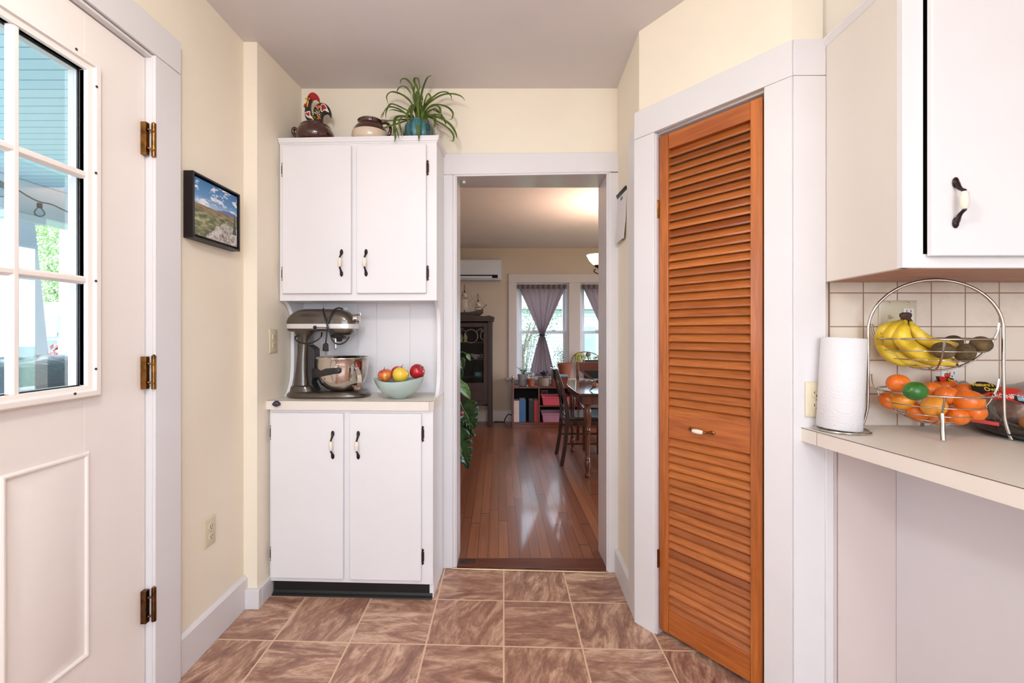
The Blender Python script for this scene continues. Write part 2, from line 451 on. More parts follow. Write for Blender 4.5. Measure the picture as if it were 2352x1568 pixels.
# dining room shell
M['dwall'] = paint('tan_wall_paint', (200, 178, 158), .75, .02, 2.5, .1, 200)
M['dtrim'] = paint('dining_trim_paint', (206, 190, 184), .45, .02, 3, .05, 100)
WO = [(.177, .887), (1.04, 1.75)]; WZ0, WZ1 = .60, 1.882; FY = 6.2
mb = MB()
mb.box(-1.45, WO[0][0], FY, FY+.16, 0, 2.4); mb.box(WO[0][1], WO[1][0], FY, FY+.16, WZ0, WZ1)
mb.box(WO[1][1], 3.2, FY, FY+.16, 0, 2.4); mb.box(WO[0][0], WO[1][1], FY, FY+.16, 0, WZ0); mb.box(WO[0][0], WO[1][1], FY, FY+.16, WZ1, 2.4)
struct(mb.build('wall_dining_far', 'dwall'))
mb = MB(); mb.box(-1.45, -1.30, 2.5, 6.2, 0, 2.5); struct(mb.build('wall_dining_left', 'dwall'))
mb = MB(); mb.box(3.05, 3.2, 2.5, 3.0, 0, 2.4); mb.box(3.05, 3.2, 5.4, 6.2, 0, 2.4); mb.box(3.05, 3.2, 3.0, 5.4, 0, .5); mb.box(3.05, 3.2, 3.0, 5.4, 2.2, 2.4); struct(mb.build('wall_dining_right', 'dwall'))  # unseen side opening, enlarged to bring more daylight into the room
mb = MB(); mb.box(.68, 3.2, 2.42, 2.53, 0, 2.4); struct(mb.build('wall_dining_near', 'dwall'))
mb = MB(); mb.prism([(-1.30, FY, 0), (-1.30, FY-.02, 0), (-1.30, FY-.02, .13), (-1.30, FY-.008, .155), (-1.30, FY, .155)], (4.35, 0, 0))
struct(mb.build('baseboard_dining', 'dtrim'))

# --- baseboards of the kitchen
def baseb(name, a, b, hgt, th=.018, side=-1, m='trim', ext=0):
    a = Vector((*a, 0)); b = Vector((*b, 0)); d = (b-a).normalized(); nn = Vector((-d.y, d.x, 0))*side
    mb = MB()
    prof = [(0, 0), (th, 0), (th, hgt-.012), (th*.45, hgt), (0, hgt)]
    ra = [a+nn*q+Vector((0, 0, zz)) for q, zz in prof]; rb = [b+nn*q+Vector((0, 0, zz)) for q, zz in prof]
    mb.rings([ra, rb])
    return struct(mb.build(name, m, bevel=.0015))
baseb('baseboard_left', (LWX, 1.60), (LWX, 2.035), .142)
mb = MB(); mb.hexa([(LWX, 2.0, 0), (-1.077, 2.0, 0), (-1.077, 2.03, 0), (LWX, 2.03, 0), (LWX, 2.0, .085), (-1.077, 2.0, .085), (-1.077, 2.03, .085), (LWX, 2.03, .085)])
mb.box(-1.096, -1.077, 2.0302, 2.14, 0, .085)
struct(mb.build('baseboard_pier', 'trim', bevel=.002))
baseb('baseboard_right', (BWR[0], BWR[1]), (K0[0], K0[1]+.02), .125)

# --- door casings (trim)
# back doorway
def bf(x, d): return bwy(x)-d
def bboard(mb, x0, x1, z0, z1, d0, d1, z1b=None):
    z1b = z1 if z1b is None else z1b
    mb.hexa([(x0, bf(x0, d0), z0), (x1, bf(x1, d0), z0), (x1, bf(x1, d1), z0), (x0, bf(x0, d1), z0), (x0, bf(x0, d0), z1), (x1, bf(x1, d0), z1b), (x1, bf(x1, d1), z1b), (x0, bf(x0, d1), z1)])
mb = MB(); bboard(mb, -.322, -.262, 0, 2.031, .018, 0); bboard(mb, .529, .582, 0, 2.027, .018, 0)
struct(mb.build('trim_1', 'trim', bevel=.002))
mb = MB(); bboard(mb, -.322, .582, 2.032, 2.142, .018, 0, 2.130); struct(mb.build('trim_2', 'trim', bevel=.002))
# jamb lining and stop
mb = MB()
for (a, b) in ((OX0-.018, OX0), (OX1, OX1+.018)):
    mb.hexa([(a, bf(a, .012), 0), (b, bf(b, .012), 0), (b, 2.535, 0), (a, 2.535, 0), (a, bf(a, .012), OZ+.018), (b, bf(b, .012), OZ+.018), (b, 2.535, OZ+.018), (a, 2.535, OZ+.018)])
mb.hexa([(OX0, bf(OX0, .012), OZ), (OX1, bf(OX1, .012), OZ), (OX1, 2.535, OZ), (OX0, 2.535, OZ), (OX0, bf(OX0, .012), OZ+.018), (OX1, bf(OX1, .012), OZ+.018), (OX1, 2.535, OZ+.018), (OX0, 2.535, OZ+.018)])
M['jamb'] = paint('glossy_jamb_paint', (214, 205, 206), .22, .012, 3, .05, 60)
struct(mb.build('trim_3', 'jamb', bevel=.0015))
mb = MB()
bboard(mb, -.262, -.250, 0, 2.038, .014, 0); bboard(mb, .529-.006, .535, 0, 2.03, .012, 0); bboard(mb, -.262, .532, 2.024, 2.034, .014, 0)
struct(mb.build('trim_4', 'trim', bevel=.0015))
mb = MB(); mb.box(-.219, -.205, 2.42, 2.435, 2.012, 2.0235); tag(mb.build('catch_plate', 'plate_white'), 'tiny white plastic clip under the doorway head', 'clip')

# closet casing: wraps onto the pier
def kbox(mb, u0, u1, v0, v1, z0, z1): mb.hexa([KP(u0, v0, z0), KP(u1, v0, z0), KP(u1, v1, z0), KP(u0, v1, z0), KP(u0, v0, z1), KP(u1, v0, z1), KP(u1, v1, z1), KP(u0, v1, z1)])
mb = MB(); kbox(mb, -.012, CU0-.008, -.018, 0, 0, 2.026); kbox(mb, CU1+.002, KL+.008, -.018, 0, 0, 2.026)
struct(mb.build('trim_7', 'trim', bevel=.002))
mb = MB(); kbox(mb, -.012, KL+.008, -.018, 0, 2.027, 2.140); struct(mb.build('trim_8', 'trim', bevel=.002))
mb = MB(); mb.box(K1[0]-.004, K2[0]-.002, 1.431, 1.449, .02, 2.026); mb.box(K1[0]-.004, K2[0]-.002, 1.431, 1.449, 2.0275, 2.140)
struct(mb.build('trim_9', 'trim', bevel=.0015))
mb = MB(); kbox(mb, CU0-.008, CU0, -.012, .1, 0, CZ0); kbox(mb, CU1, CU1+.002, -.012, .1, 0, CZ0); kbox(mb, CU0-.008, CU1, .0, .1, CZ0-.001, CZ0+.012); kbox(mb, CU0-.008, CU1, .03, .045, CZ0-.013, CZ0)
struct(mb.build('trim_10', 'jamb', bevel=.001))
mb = MB(); mb.box(.553, .572, 1.93, 2.02, 0, 2.09); struct(mb.build('trim_11', 'trim', bevel=.004))

# exterior door casing
mb = MB(); mb.box(LWX-.002, -1.13, 1.476, 1.594, 0, 2.118); struct(mb.build('trim_12', 'trim', bevel=.002))
mb = MB(); mb.box(LWX-.002, -1.13, .30, 1.594, 2.1195, 2.232); struct(mb.build('trim_13', 'trim', bevel=.002))
mb = MB(); mb.box(-1.30, -1.139, DY1+.0025, DY1+.0115, 0, DZ+.01); mb.box(-1.30, -1.139, DY0, DY1+.0025, DZ+.0035, DZ+.0115); mb.box(-1.30, -1.139, DY0-.0095, DY0-.001, 0, DZ+.01)
struct(mb.build('trim_14', 'trim', bevel=.001))
mb = MB(); mb.box(LWX-.002, -1.13, .38, .497, 0, 2.118); struct(mb.build('trim_15', 'trim', bevel=.002))

# --- exterior door with its nine-light window
dr = thing('door_1', 'white entry door with divided glass panes and a raised lower panel', 'door', (-1.16, 1.0, 0)); dr['kind'] = 'structure'
XF, XB = -1.160, -1.205
GY0, GY1, GZ0, GZ1 = .72, 1.2575, 1.072, 1.945
mb = MB()
# slab with window hole; moulded panel recess modelled by steps
mb.box(XB, XF, DY0, GY0, 0.01, DZ); mb.box(XB, XF, GY1, DY1, .01, DZ)
mb.box(XB, XF, GY0, GY1, .01, GZ0); mb.box(XB, XF, GY0, GY1, GZ1, DZ)
mb.build('slab', 'door_white', dr, .001)
def panel(y0, y1, z0, z1):
    mb = MB()
    def ring(o, xx): return [(xx, y0+o, z0+o), (xx, y1-o, z0+o), (xx, y1-o, z1-o), (xx, y0+o, z1-o)]
    mb.rings([ring(0, XF-.001), ring(0, XF+.003), ring(.005, XF+.007), ring(.010, XF+.006), ring(.014, XF+.0012), ring(.021, XF+.0006), ring(.047, XF+.0085)], cap=(True, True))
    return mb.build('panel', 'door_white', dr, .0012)
panel(1.045, 1.271, .316, .888); panel(.70, .926, .316, .888)
mb = MB()
def fr(y0, y1, z0, z1, wd, x0, x1, x2):
    """moulded frame around an opening; wd width outwards"""
    o = [(y0-wd, z0-wd), (y1+wd, z0-wd), (y1+wd, z1+wd), (y0-wd, z1+wd)]
    sec = [(0, x0), (0, x1), (.35, x1+.003), (.42, x2), (.8, x2), (1, x1-.002), (1, x0)]
    rr = []
    for t, xx in sec:
        k = wd*t; rr.append([(xx, y0-k, z0-k), (xx, y1+k, z0-k), (xx, y1+k, z1+k), (xx, y0-k, z1+k)])
    mb.rings(rr, cap=(False, False))
fr(GY0, GY1, GZ0, GZ1, .036, XF-.012, XF+.010, XF+.022)
mb.build('window_frame', 'door_white', dr, .001)
mb = MB()
MW = .011
for yy in (.899, 1.078):
    mb.prism([(XF-.012, yy-MW, GZ0), (XF-.002, yy-MW, GZ0), (XF+.006, yy-MW*.45, GZ0), (XF+.006, yy+MW*.45, GZ0), (XF-.002, yy+MW, GZ0), (XF-.012, yy+MW, GZ0)], (0, 0, GZ1-GZ0))
for zz in (1.363, 1.654):
    mb.prism([(XF-.012, GY0, zz-MW), (XF-.002, GY0, zz-MW), (XF+.0055, GY0, zz-MW*.45), (XF+.0055, GY0, zz+MW*.45), (XF-.002, GY0, zz+MW), (XF-.012, GY0, zz+MW)], (0, GY1-GY0, 0))
mb.build('muntins', 'door_white', dr, .001)
mb = MB(); mb.box(XF-.022, XF-.018, GY0, GY1, GZ0, GZ1); mb.build('glass', 'glass', dr, 0)
mb = MB(); t = .004
mb.box(XF-.017, XF-.0125, GY1-t, GY1+.001, GZ0, GZ1); mb.box(XF-.017, XF-.0125, GY0, GY1, GZ1-t, GZ1+.001); mb.box(XF-.017, XF-.0125, GY0, GY1, GZ0-.001, GZ0+t*.5)
mb.build('gasket', 'black', dr)
for (px, py) in ((175, 113), (222, 199), (220, 397), (220, 645), (220, 847), (172, 904)):
    Y = (1.138*F)/(CX-px); q = P(px, py, Y)
    mb = MB(); mb.tube([(XF+.0235, q.y, q.z), (XF+.0215, q.y, q.z)], .0035, 10); mb.build('screw_hole', 'slot', dr)
for zz in (1.84, 1.089, .339):
    hb = 'brass' if zz > 1 else 'brass_dark'
    mb = MB()
    mb.tube([(-1.132, 1.472, zz-.054), (-1.132, 1.472, zz+.054)], .0068, 12)
    for k in (-.0325, -.011, .011, .0325): mb.tube([(-1.132, 1.472, zz+k-.0008), (-1.132, 1.472, zz+k+.0008)], .0058, 12)
    mb.tube([(-1.132, 1.472, zz+.054), (-1.132, 1.472, zz+.058)], [.005, .002], 12)
    mb.box(-1.1597, -1.143, 1.452, 1.4675, zz-.052, zz+.052)
    mb.tube([(-1.141, 1.457, zz+.03), (-1.128, 1.468, zz+.025)], .003, 8); mb.tube([(-1.141, 1.457, zz-.03), (-1.128, 1.468, zz-.035)], .003, 8)
    mb.build('hinge', hb, dr, .0006)

# --- backsplash tiles
n = NT('cream_backsplash_tile'); x, y, z = n.sep(n.pos()); T = .1095
u = n.math('DIVIDE', n.math('SUBTRACT', x, 1.0492), T); v = n.math('DIVIDE', n.math('SUBTRACT', z, 1.3455), .1085)
cu = n.math('FLOOR', u); cv = n.math('FLOOR', v); fu = n.math('FRACT', u); fv = n.math('FRACT', v)
g = .016
gm = n.math('MAXIMUM', n.math('MAXIMUM', n.math('LESS_THAN', fu, g), n.math('GREATER_THAN', fu, 1-g)), n.math('MAXIMUM', n.math('LESS_THAN', fv, g), n.math('GREATER_THAN', fv, 1-g)))
r = n.white(n.comb(cu, cv, 1.0))[0]
tc = n.mix(r, srgb((228, 214, 200)), srgb((238, 224, 208)))
tc = n.mix(n.ramp(n.noise(n.pos(), 14, 4, .6), [(.5, (0, 0, 0)), (.75, (.5, .5, .5))]), tc, srgb((216, 200, 188)))
n.base(n.mix(gm, tc, srgb((152, 122, 102))), n.math('ADD', .16, n.math('MULTIPLY', gm, .6)))
n.bump(n.math('ADD', n.math('MULTIPLY', n.noise(n.pos(), 30, 2), .2), n.math('SUBTRACT', 1.0, gm)), .25, .002)
M['splash'] = n.m
mb = MB(); mb.box(1.0485, 3.0, SPL_Y-.004, SPL_Y, .90, 1.385); struct(mb.build('wall_tile', 'splash'))

# --- dining room windows
struct_tr = MB()
yy = FY
struct_tr.box(.065, WO[0][0], yy-.02, yy, .60, 1.89); struct_tr.box(WO[0][1], WO[1][0], yy-.02, yy, .60, 1.89); struct_tr.box(WO[1][1], 1.86, yy-.02, yy, .60, 1.89)
struct_tr.box(.065, 1.86, yy-.022, yy, 1.89, 2.007)
struct(struct_tr.build('trim_16', 'dtrim', bevel=.003))
mb = MB(); mb.box(.03, 1.90, yy-.115, yy+.02, .575, .60); mb.box(.065, 1.86, yy-.02, yy, .49, .575); struct(mb.build('trim_17', 'dtrim', bevel=.003))
M['vinyl'] = paint('white_vinyl_sash', (222, 226, 236), .35, .01, 5, 0)
for k, (a, b) in enumerate(WO):
    w = thing('window_%d' % (k+1), 'white double-hung dining room window %s' % ('left of the wide mullion' if k == 0 else 'cut off by the doorway edge'), 'window', ((a+b)/2, yy+.08, WZ0)); w['kind'] = 'structure'
    mb = MB(); f = .035
    mb.box(a, a+f, yy+.03, yy+.15, WZ0, WZ1); mb.box(b-f, b, yy+.03, yy+.15, WZ0, WZ1); mb.box(a+f, b-f, yy+.03, yy+.15, WZ1-.03, WZ1); mb.box(a+f, b-f, yy+.03, yy+.15, WZ0, WZ0+.03)
    mb.build('frame', 'vinyl', w, .002)
    zm = 1.215
    for (z0, z1, y0) in ((WZ0+.03, zm+.02, yy+.05), (zm-.02, WZ1-.03, yy+.09)):
        mb = MB(); s_ = .038
        mb.box(a+f, a+f+s_, y0, y0+.035, z0, z1); mb.box(b-f-s_, b-f, y0, y0+.035, z0, z1)
        mb.box(a+f+s_, b-f-s_, y0, y0+.035, z0, z0+.04); mb.box(a+f+s_, b-f-s_, y0, y0+.035, z1-.04, z1)
        mb.build('sash', 'vinyl', w, .002)
        mb = MB(); mb.box(a+f+s_, b-f-s_, y0+.014, y0+.02, z0+.04, z1-.04); mb.build('pane', 'glass', w)
    mb = MB()
    for q in (.33, .72):
        cx = a+(b-a)*q; mb.box(cx-.03, cx+.03, yy+.03, yy+.055, zm+.015, zm+.03); mb.tube([(cx-.02, yy+.035, zm+.035), (cx+.02, yy+.03, zm+.042)], .005, 8)
    mb.build('latch', 'vinyl', w, .002)
# ================================================================ KITCHEN CABINETS
CO = (-1.078, 2.19, 0); CA = -.042
def handle_at(door, u, v, z, L=.127, vert=True, mset=('dark_metal', 'porcelain'), flip=1, toward=-1):
    """bow handle with porcelain grip; local coords of the cabinet: u across, v depth (front is -v)"""
    mb = MB(); h = L/2
    def q(a, out): return (u, v+toward*out, z+a) if vert else (u+a, v+toward*out, z)
    for s in (-1, 1):
        c = q(s*(h-.012), .003)
        mb.ball(c, (.008, .0045, .0135) if vert else (.0135, .0045, .008), 12)
    path = smoothpath([q((h-.014), .005), q((h-.028), .012), q((h-.036), .021), q(.022, .024), q(0, .0245), q(-.022, .024), q(-(h-.036), .021), q(-(h-.028), .012), q(-(h-.014), .005)], 4)
    m_ = len(path); mb.tube(path, [.0062-.0022*min(1, min(i, m_-1-i)/6) for i in range(m_)], 8)
    mb.build('handle', mset[0], door, local=True)
    mb = MB(); pr = [(.0052, -.021), (.0075, -.017), (.0092, 0), (.0075, .017), (.0052, .021)]
    T = Matrix.Identity(3) if vert else Euler((0, PI/2, 0)).to_matrix()
    mb.lathe(pr, q(0, .024), 14, T.to_4x4() if False else T)
    g = mb.build('handle_grip', mset[1], door, local=True); g['label'] = 'cream porcelain grip'

def hinge_at(door, u, v, z, side=1, m='bronze'):
    mb = MB(); w = .008*side
    pts = [(-.002, -.036), (.003, -.036), (.0075, -.030), (.0045, -.024), (.0075, -.019), (.0075, .019), (.0045, .024), (.0075, .030), (.003, .036), (-.002, .036)]
    mb.prism([(u+a*side*1.2, v, z+b) for a, b in pts], (0, -.0025, 0))
    mb.tube([(u-.001*side, v-.006, z-.020), (u-.001*side, v-.006, z+.020)], .0042, 10)
    mb.ball((u-.001*side, v-.006, z+.023), (.003, .003, .005), 8); mb.ball((u-.001*side, v-.006, z-.023), (.003, .003, .005), 8)
    mb.build('hinge', m, door, local=True)

def cab_door(root, u0, u1, z0, z1, v, handle_u, handle_z, hinge_u, hside, hz, th=.017, m='cab'):
    mb = MB(); mb.box(u0, u1, v-th, v, z0, z1); d = mb.build('door', m, root, .003, local=True, seg=3)
    handle_at(d, handle_u, v-th, handle_z)
    for z in hz: hinge_at(d, hinge_u, v-.001, z, hside)
    return d

# --- upper cabinet with open niche sides
uc = thing('wall_cabinet', 'white two-door cabinet above the mixer niche, topped by the plant and rooster', 'cabinet', CO, CA)
UW = .761; D = .205; UZ0, UZ1 = 1.369, 2.124
mb = MB(); mb.box(0, UW, 0, D, UZ0, UZ1); mb.build('carcass', 'cab', uc, .0012, local=True)
mb = MB(); o_ = .012
def crown(mb, x0, x1, y0, y1, zs):
    mb.rings([[(x0-k*.3, y0-k, z), (x1+k, y0-k, z), (x1+k, y1, z), (x0-k*.3, y1, z)] for k, z in zs])
crown(mb, 0, UW, 0, D, [(0, 2.119), (.003, 2.119), (.0035, 2.124), (.008, 2.128), (.009, 2.137), (.012, 2.141), (.012, 2.148)])
mb.build('crown_molding', 'cab', uc, .0006, local=True)
for (a, b, hu, gu, hs) in ((.021, .3545, .010, .31, -1), (.381, .7135, .7245, .428, 1)):
    cab_door(uc, a, b, 1.403, 2.106, -.0005, gu, 1.547, hu+(.009 if hs < 0 else -.009), hs, (1.998, 1.499))
def sideprof(u, v0=0.0):
    pts = []
    for k in range(9):                     # lower curve: from counter front up and back
        a = PI/2*k/8; pts.append((.022+.078*math.sin(a)*1.0, .906+.155*(1-math.cos(a))))
    for k in range(9):
        a = PI/2*k/8; pts.append((.10*math.cos(a)*1.0+.0, 1.255+.114*math.sin(a)))
    poly = [(u, v, z) for v, z in pts]+[(u, D, 1.369), (u, D, .906)]
    return poly
for name, u in (('side_panel', UW-.018), ('side_panel', .001)):
    mb = MB(); mb.prism(sideprof(u), (.018, 0, 0)); mb.build(name, 'cab', uc, .001, local=True)
# beadboard back of the niche
mb = MB(); g0 = .0012
xs = [.019, .13, .31, .41, .585, .742]
for a, b in zip(xs, xs[1:]): mb.box(a+g0, b-g0, D-.012, D-.002, .906, 1.369)
mb.box(.019, .742, D-.0085, D, .906, 1.369)
mb.build('back_panel', 'cab', uc, .0004, local=True)

# --- base cabinet
bc = thing('base_cabinet', 'white two-door base cabinet under the beige counter, beside the doorway', 'cabinet', CO, CA)
BV = -.083
mb = MB(); mb.box(-.002, UW-.001, BV, D, .068, .862); mb.box(UW-.02, UW-.001, BV+.012, D, 0.001, .068); mb.build('carcass', 'cab', bc, .0012, local=True)
mb = MB(); mb.box(.010, UW-.021, BV+.012, BV+.03, .002, .0675); mb.rings([[(.010, BV+.012, .001), (.010, BV-.004, .001), (.010, BV-.002, .006), (.010, BV+.008, .012), (.010, BV+.012, .022)], [(UW-.006, BV+.012, .001), (UW-.006, BV-.004, .001), (UW-.006, BV-.002, .006), (UW-.006, BV+.008, .012), (UW-.006, BV+.012, .022)]])
mb.build('toe_kick', 'black_rubber', bc, local=True)['label'] = 'black rubber kick strip'
for (a, b, hu, gu, hs) in ((.0115, .350, .0, .303, -1), (.379, .709, .7195, .421, 1)):
    cab_door(bc, a, b, .091, .848, BV-.0005, gu, .705, hu+(.010 if hs < 0 else -.009), hs, (.755, .195))

# --- counter board of the hutch
ct = thing('countertop', 'beige laminate counter board of the hutch, under mixer and fruit bowl', 'countertop', CO, CA)
mb = MB(); z0, z1 = .8635, .9045
mb.prism([(-.030, -.102, z0), (.745, -.102, z0), (.763, -.082, z0), (.763, .0, z0), (.763, D-.001, z0), (-.0, D-.001, z0), (-.008, .0, z0)], (0, 0, z1-z0))
mb.build('board', 'laminate_edge', ct, local=True)
mb = MB()
mb.prism([(-.0295, -.1013, z1), (.7445, -.1013, z1), (.7622, -.0815, z1), (.7622, D-.002, z1), (-.0, D-.002, z1), (-.008, 0, z1)], (0, 0, .0013))
mb.build('top_sheet', 'laminate', ct, local=True)
mb = MB()
for a, b in (((-.030, -.1022), (.745, -.1022)), ((.745, -.1022), (.7632, -.082))):
    mb.tube([(*a, z1+.0002), (*b, z1+.0002)], .0008, 6)
mb.tube([(.745, -.1022, z0), (.745, -.1022, z1)], .0005, 6)
mb.build('seam', 'seam', ct, local=True)
M['purple'] = paint('dark_purple_rubber', (62, 48, 72), .5, .1, 30, .05, 90)
q = P(634, 928, 2.072)
mb = MB(); T = Euler((0, .5, 0)).to_matrix()
mb.ball((q.x, q.y+.003, q.z), (.0195, .012, .0145), 18, fx=lambda p: Vector((p.x, p.y, p.z*(1 - .45*abs(p.x)**1.5)+.25*(1-p.x*p.x)-.1)))
tag(mb.build('rubber_cap', 'purple'), 'small dark purple rubber cap stuck on the left end of the counter edge', 'cap')

# ================================================================ RIGHT SIDE: counter, panel, cabinet
XR = .9333
def ce(Y): return XR+(1.455-Y)*.1145
rc = thing('peninsula_countertop', 'beige laminate peninsula counter carrying the fruit basket and paper towels', 'countertop', (1.4, 1.0, .92))
mb = MB(); z1 = .9185; z0 = .8775
mb.prism([(ce(1.447), 1.447, z0), (1.0165, 1.4475, z0), (1.0165, 1.4645, z0), (2.3, 1.4645, z0), (2.3, .1, z0), (ce(.1), .1, z0)], (0, 0, z1-z0))
mb.build('board', 'laminate_edge', rc)
mb = MB(); mb.prism([(ce(1.447)+.0008, 1.4465, z1), (1.017, 1.447, z1), (1.017, 1.464, z1), (2.299, 1.464, z1), (2.299, .101, z1), (ce(.1)+.0008, .101, z1)], (0, 0, .0013))
mb.build('top_sheet', 'laminate', rc)
mb = MB(); mb.tube([(ce(1.447)-.0002, 1.447, z1+.0002), (ce(.1)-.0002, .1, z1+.0002)], .0009, 6)
ys = 1.455-.085; mb.tube([(ce(ys)-.0002, ys, z0), (ce(ys)-.0002, ys, z1)], .0004, 6)
mb.build('seam', 'seam', rc)
RZ = z1+.0013
M['panel'] = paint('white_panel_paint', (226, 222, 226), .5, .012, 3, .05, 160)
pc = thing('peninsula_cabinet', 'plain white panelled base set back under the peninsula counter', 'cabinet', (1.5, .8, 0))
mb = MB(); mb.box(1.236, 2.2, .15, 1.433, 0, .876); mb.build('back_panel', 'panel', pc, .001)

uc2 = thing('corner_wall_cabinet', 'large white wall cabinet over the tiles, its door slightly ajar', 'cabinet', (1.5, 1.3, 1.378))

SXF, SXB, SYF, SYB = .984, 1.0162, 1.124, 1.4655
SM = .012
mb = MB()
mb.hexa([(SXF, SYF, 1.378), (SXF+.019, SYF, 1.378), (SXB+.019, SYB-.004, 1.378), (SXB, SYB-.02, 1.378),
         (SXF, SYF, 2.17), (SXF+.019, SYF, 2.17), (SXB+.019, SYB-.004, 2.17), (SXB, SYB-.02, 2.17)])
for v in mb.bm.verts:
    if v.co.z > 2: v.co.z = 2.098 if v.co.y < 1.2 else 2.121
mb.build('side_panel', 'cab_side', uc2, .0008)
mb = MB()
mb.rings([[(SXF-k, SYF-.004-k, z+dz*0), (SXF+.012, SYF-.004-k, z), (SXB+.012, SYB-.02, z+.023), (SXB-k, SYB-.02, z+.023)] for k, z, dz in ((.001, 2.095, 0), (.006, 2.100, 0), (.008, 2.108, 0), (.012, 2.112, 0), (.012, 2.118, 0))])
mb.build('crown_molding', 'cab', uc2, .0005)
mb = MB()
mb.box(SXF, 1.0347, 1.122, 1.14, 1.378, 2.098)                      # left stile
mb.box(1.0347, 2.2, 1.122, 1.14, 1.378, 1.412); mb.box(1.0347, 2.2, 1.122, 1.14, 2.07, 2.098)
mb.box(1.56, 1.60, 1.122, 1.14, 1.412, 2.07)
mb.build('face_frame', 'cab', uc2, .0012)
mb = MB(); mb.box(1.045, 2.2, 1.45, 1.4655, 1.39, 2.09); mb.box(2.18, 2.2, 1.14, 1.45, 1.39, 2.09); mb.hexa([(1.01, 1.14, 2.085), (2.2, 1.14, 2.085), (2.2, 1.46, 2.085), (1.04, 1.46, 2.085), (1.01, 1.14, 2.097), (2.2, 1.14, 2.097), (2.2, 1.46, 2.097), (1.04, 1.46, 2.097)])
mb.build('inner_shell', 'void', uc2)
mb = MB(); mb.hexa([(1.004, 1.1405, 1.3785), (2.2, 1.1405, 1.3785), (2.2, 1.465, 1.3785), (1.036, 1.449, 1.3785), (1.004, 1.1405, 1.390), (2.2, 1.1405, 1.390), (2.2, 1.465, 1.390), (1.036, 1.449, 1.390)])
mb.build('bottom_panel', 'brownwood', uc2)['label'] = 'bare brown plywood underside'
mb = MB(); mb.box(1.0395, 1.572, 1.1035, 1.1185, 1.405, 2.078); d = mb.build('door', 'cab', uc2, .0025, seg=3)
WM[d.name] = wm(uc2).copy()
wloc = uc2.location
handle_at(d, 1.0937-wloc.x, 1.1035-wloc.y, 1.5326-wloc.z, L=.121)

# ================================================================ LOUVERED CLOSET DOOR
ld = thing('door_2', 'orange pine louvered closet door with a small white and brass pull', 'closet door', (.75, 1.68, 0)); ld['kind'] = 'structure'
LU0, LU1, LZ0, LZ1 = CU0+.003, CU1-.011, .022, 2.008
LV0, LV1 = .002, .030
def lbox(mb, u0, u1, v0, v1, z0, z1): kbox(mb, u0, u1, v0, v1, z0, z1)
# object-space material: grain along local X of an object aligned with the door; so align the objects
def kbuild(mb, name, m, bevel=.001):
    o = mb.build(name, m, ld, bevel, local=True)
    return o
ang = math.atan2(kd.y, kd.x)
ld.location = KP(0, 0, 0); ld.rotation_euler = (0, 0, ang); WM[ld.name] = Matrix.LocRotScale(KP(0, 0, 0), Euler((0, 0, ang)), None)
SW = .040
for a, b in ((LU0, LU0+SW), (LU1-SW, LU1)):
    mb = MB(); mb.box(a, b, LV0, LV1, LZ0, LZ1); kbuild(mb, 'stile', 'pine_v', .002)
for z0, z1 in ((1.946, LZ1), (.802, .898), (LZ0, .112)):
    mb = MB(); mb.box(LU0+SW+.0004, LU1-SW-.0004, LV0+.003, LV1-.003, z0, z1); kbuild(mb, 'rail', 'louver', .0015)
def slats(z0, z1, n, seed):
    rr = random.Random(seed); st = (z1-z0)/n
    for i in range(n):
        zc = z0+st*(i+.5); mb = MB(); a, b = LU0+SW-.001, LU1-SW+.001
        hs = st*.5+.0023
        mb.rings([[(x, LV0+.0045, zc-hs+.0015), (x, LV0+.006, zc-hs), (x, LV0+.027, zc+hs-.005), (x, LV0+.027, zc+hs-.001), (x, LV0+.025, zc+hs), (x, LV0+.004, zc-hs+.007)] for x in (a, b)])
        o = kbuild(mb, 'louver_slat', 'slatwood', 0)
n = NT('orange_pine_slats'); x, y, z = n.sep(n.coord()); r = n.new('ShaderNodeObjectInfo').outputs['Random']
v = n.comb(n.math('MULTIPLY', x, .07), y, n.math('ADD', z, n.math('MULTIPLY', r, 17.0)))
f = n.math('ADD', n.math('MULTIPLY', n.noise(v, 10, 4, .6, 1.0), .55), n.math('MULTIPLY', n.noise(v, 130, 3, .7), .45))
c = n.mix(n.ramp(f, [(.36, (0, 0, 0)), (.64, (1, 1, 1))]), srgb((148, 76, 34)), srgb((200, 118, 56)))
c = n.mix(n.ramp(r, [(0, (.0, .0, .0)), (.7, (.25, .25, .25)), (1, (.75, .75, .75))]), c, srgb((122, 58, 28)))
n.base(c, .34, 0, .2); n.bump(n.noise(v, 130, 2), .15, .0005); M['slatwood'] = n.m
slats(.899, 1.945, 33, 1); slats(.113, .801, 22, 2)
mb = MB(); kbox(mb, CU0-.002, CU0+.004, .0, .012, 1.68, 1.75); mb.tube([KP(CU0+.001, -.004, 1.68), KP(CU0+.001, -.004, 1.752)], .0045, 10); mb.build('hinge', 'brass', ld)
mb = MB(); kbox(mb, CU0-.002, CU0+.004, .0, .012, .27, .34); mb.tube([KP(CU0+.001, -.004, .27), KP(CU0+.001, -.004, .342)], .0045, 10); mb.build('hinge', 'brass_dark', ld)
# pull
hu, hz = (CU0+CU1)/2-.022, .852
mb = MB()
for s in (-1, 1): mb.ball((hu+s*.042, .0015, hz), (.010, .004, .007), 12)
path = smoothpath([(hu+a, b, hz) for a, b in ((-.042, 0), (-.034, -.012), (-.027, -.022), (-.018, -.024), (0, -.0245), (.018, -.024), (.027, -.022), (.034, -.012), (.042, 0))], 4)
mb.tube(path, .0042, 8)
mb.build('handle', 'brass', ld, local=True)
mb = MB(); mb.lathe([(.005, -.021), (.0078, -.016), (.009, 0), (.0078, .016), (.005, .021)], (hu, -.024, hz), 14, T=Euler((0, PI/2, 0)).to_matrix())
mb.build('handle_grip', 'porcelain', ld, local=True)['label'] = 'white porcelain grip'

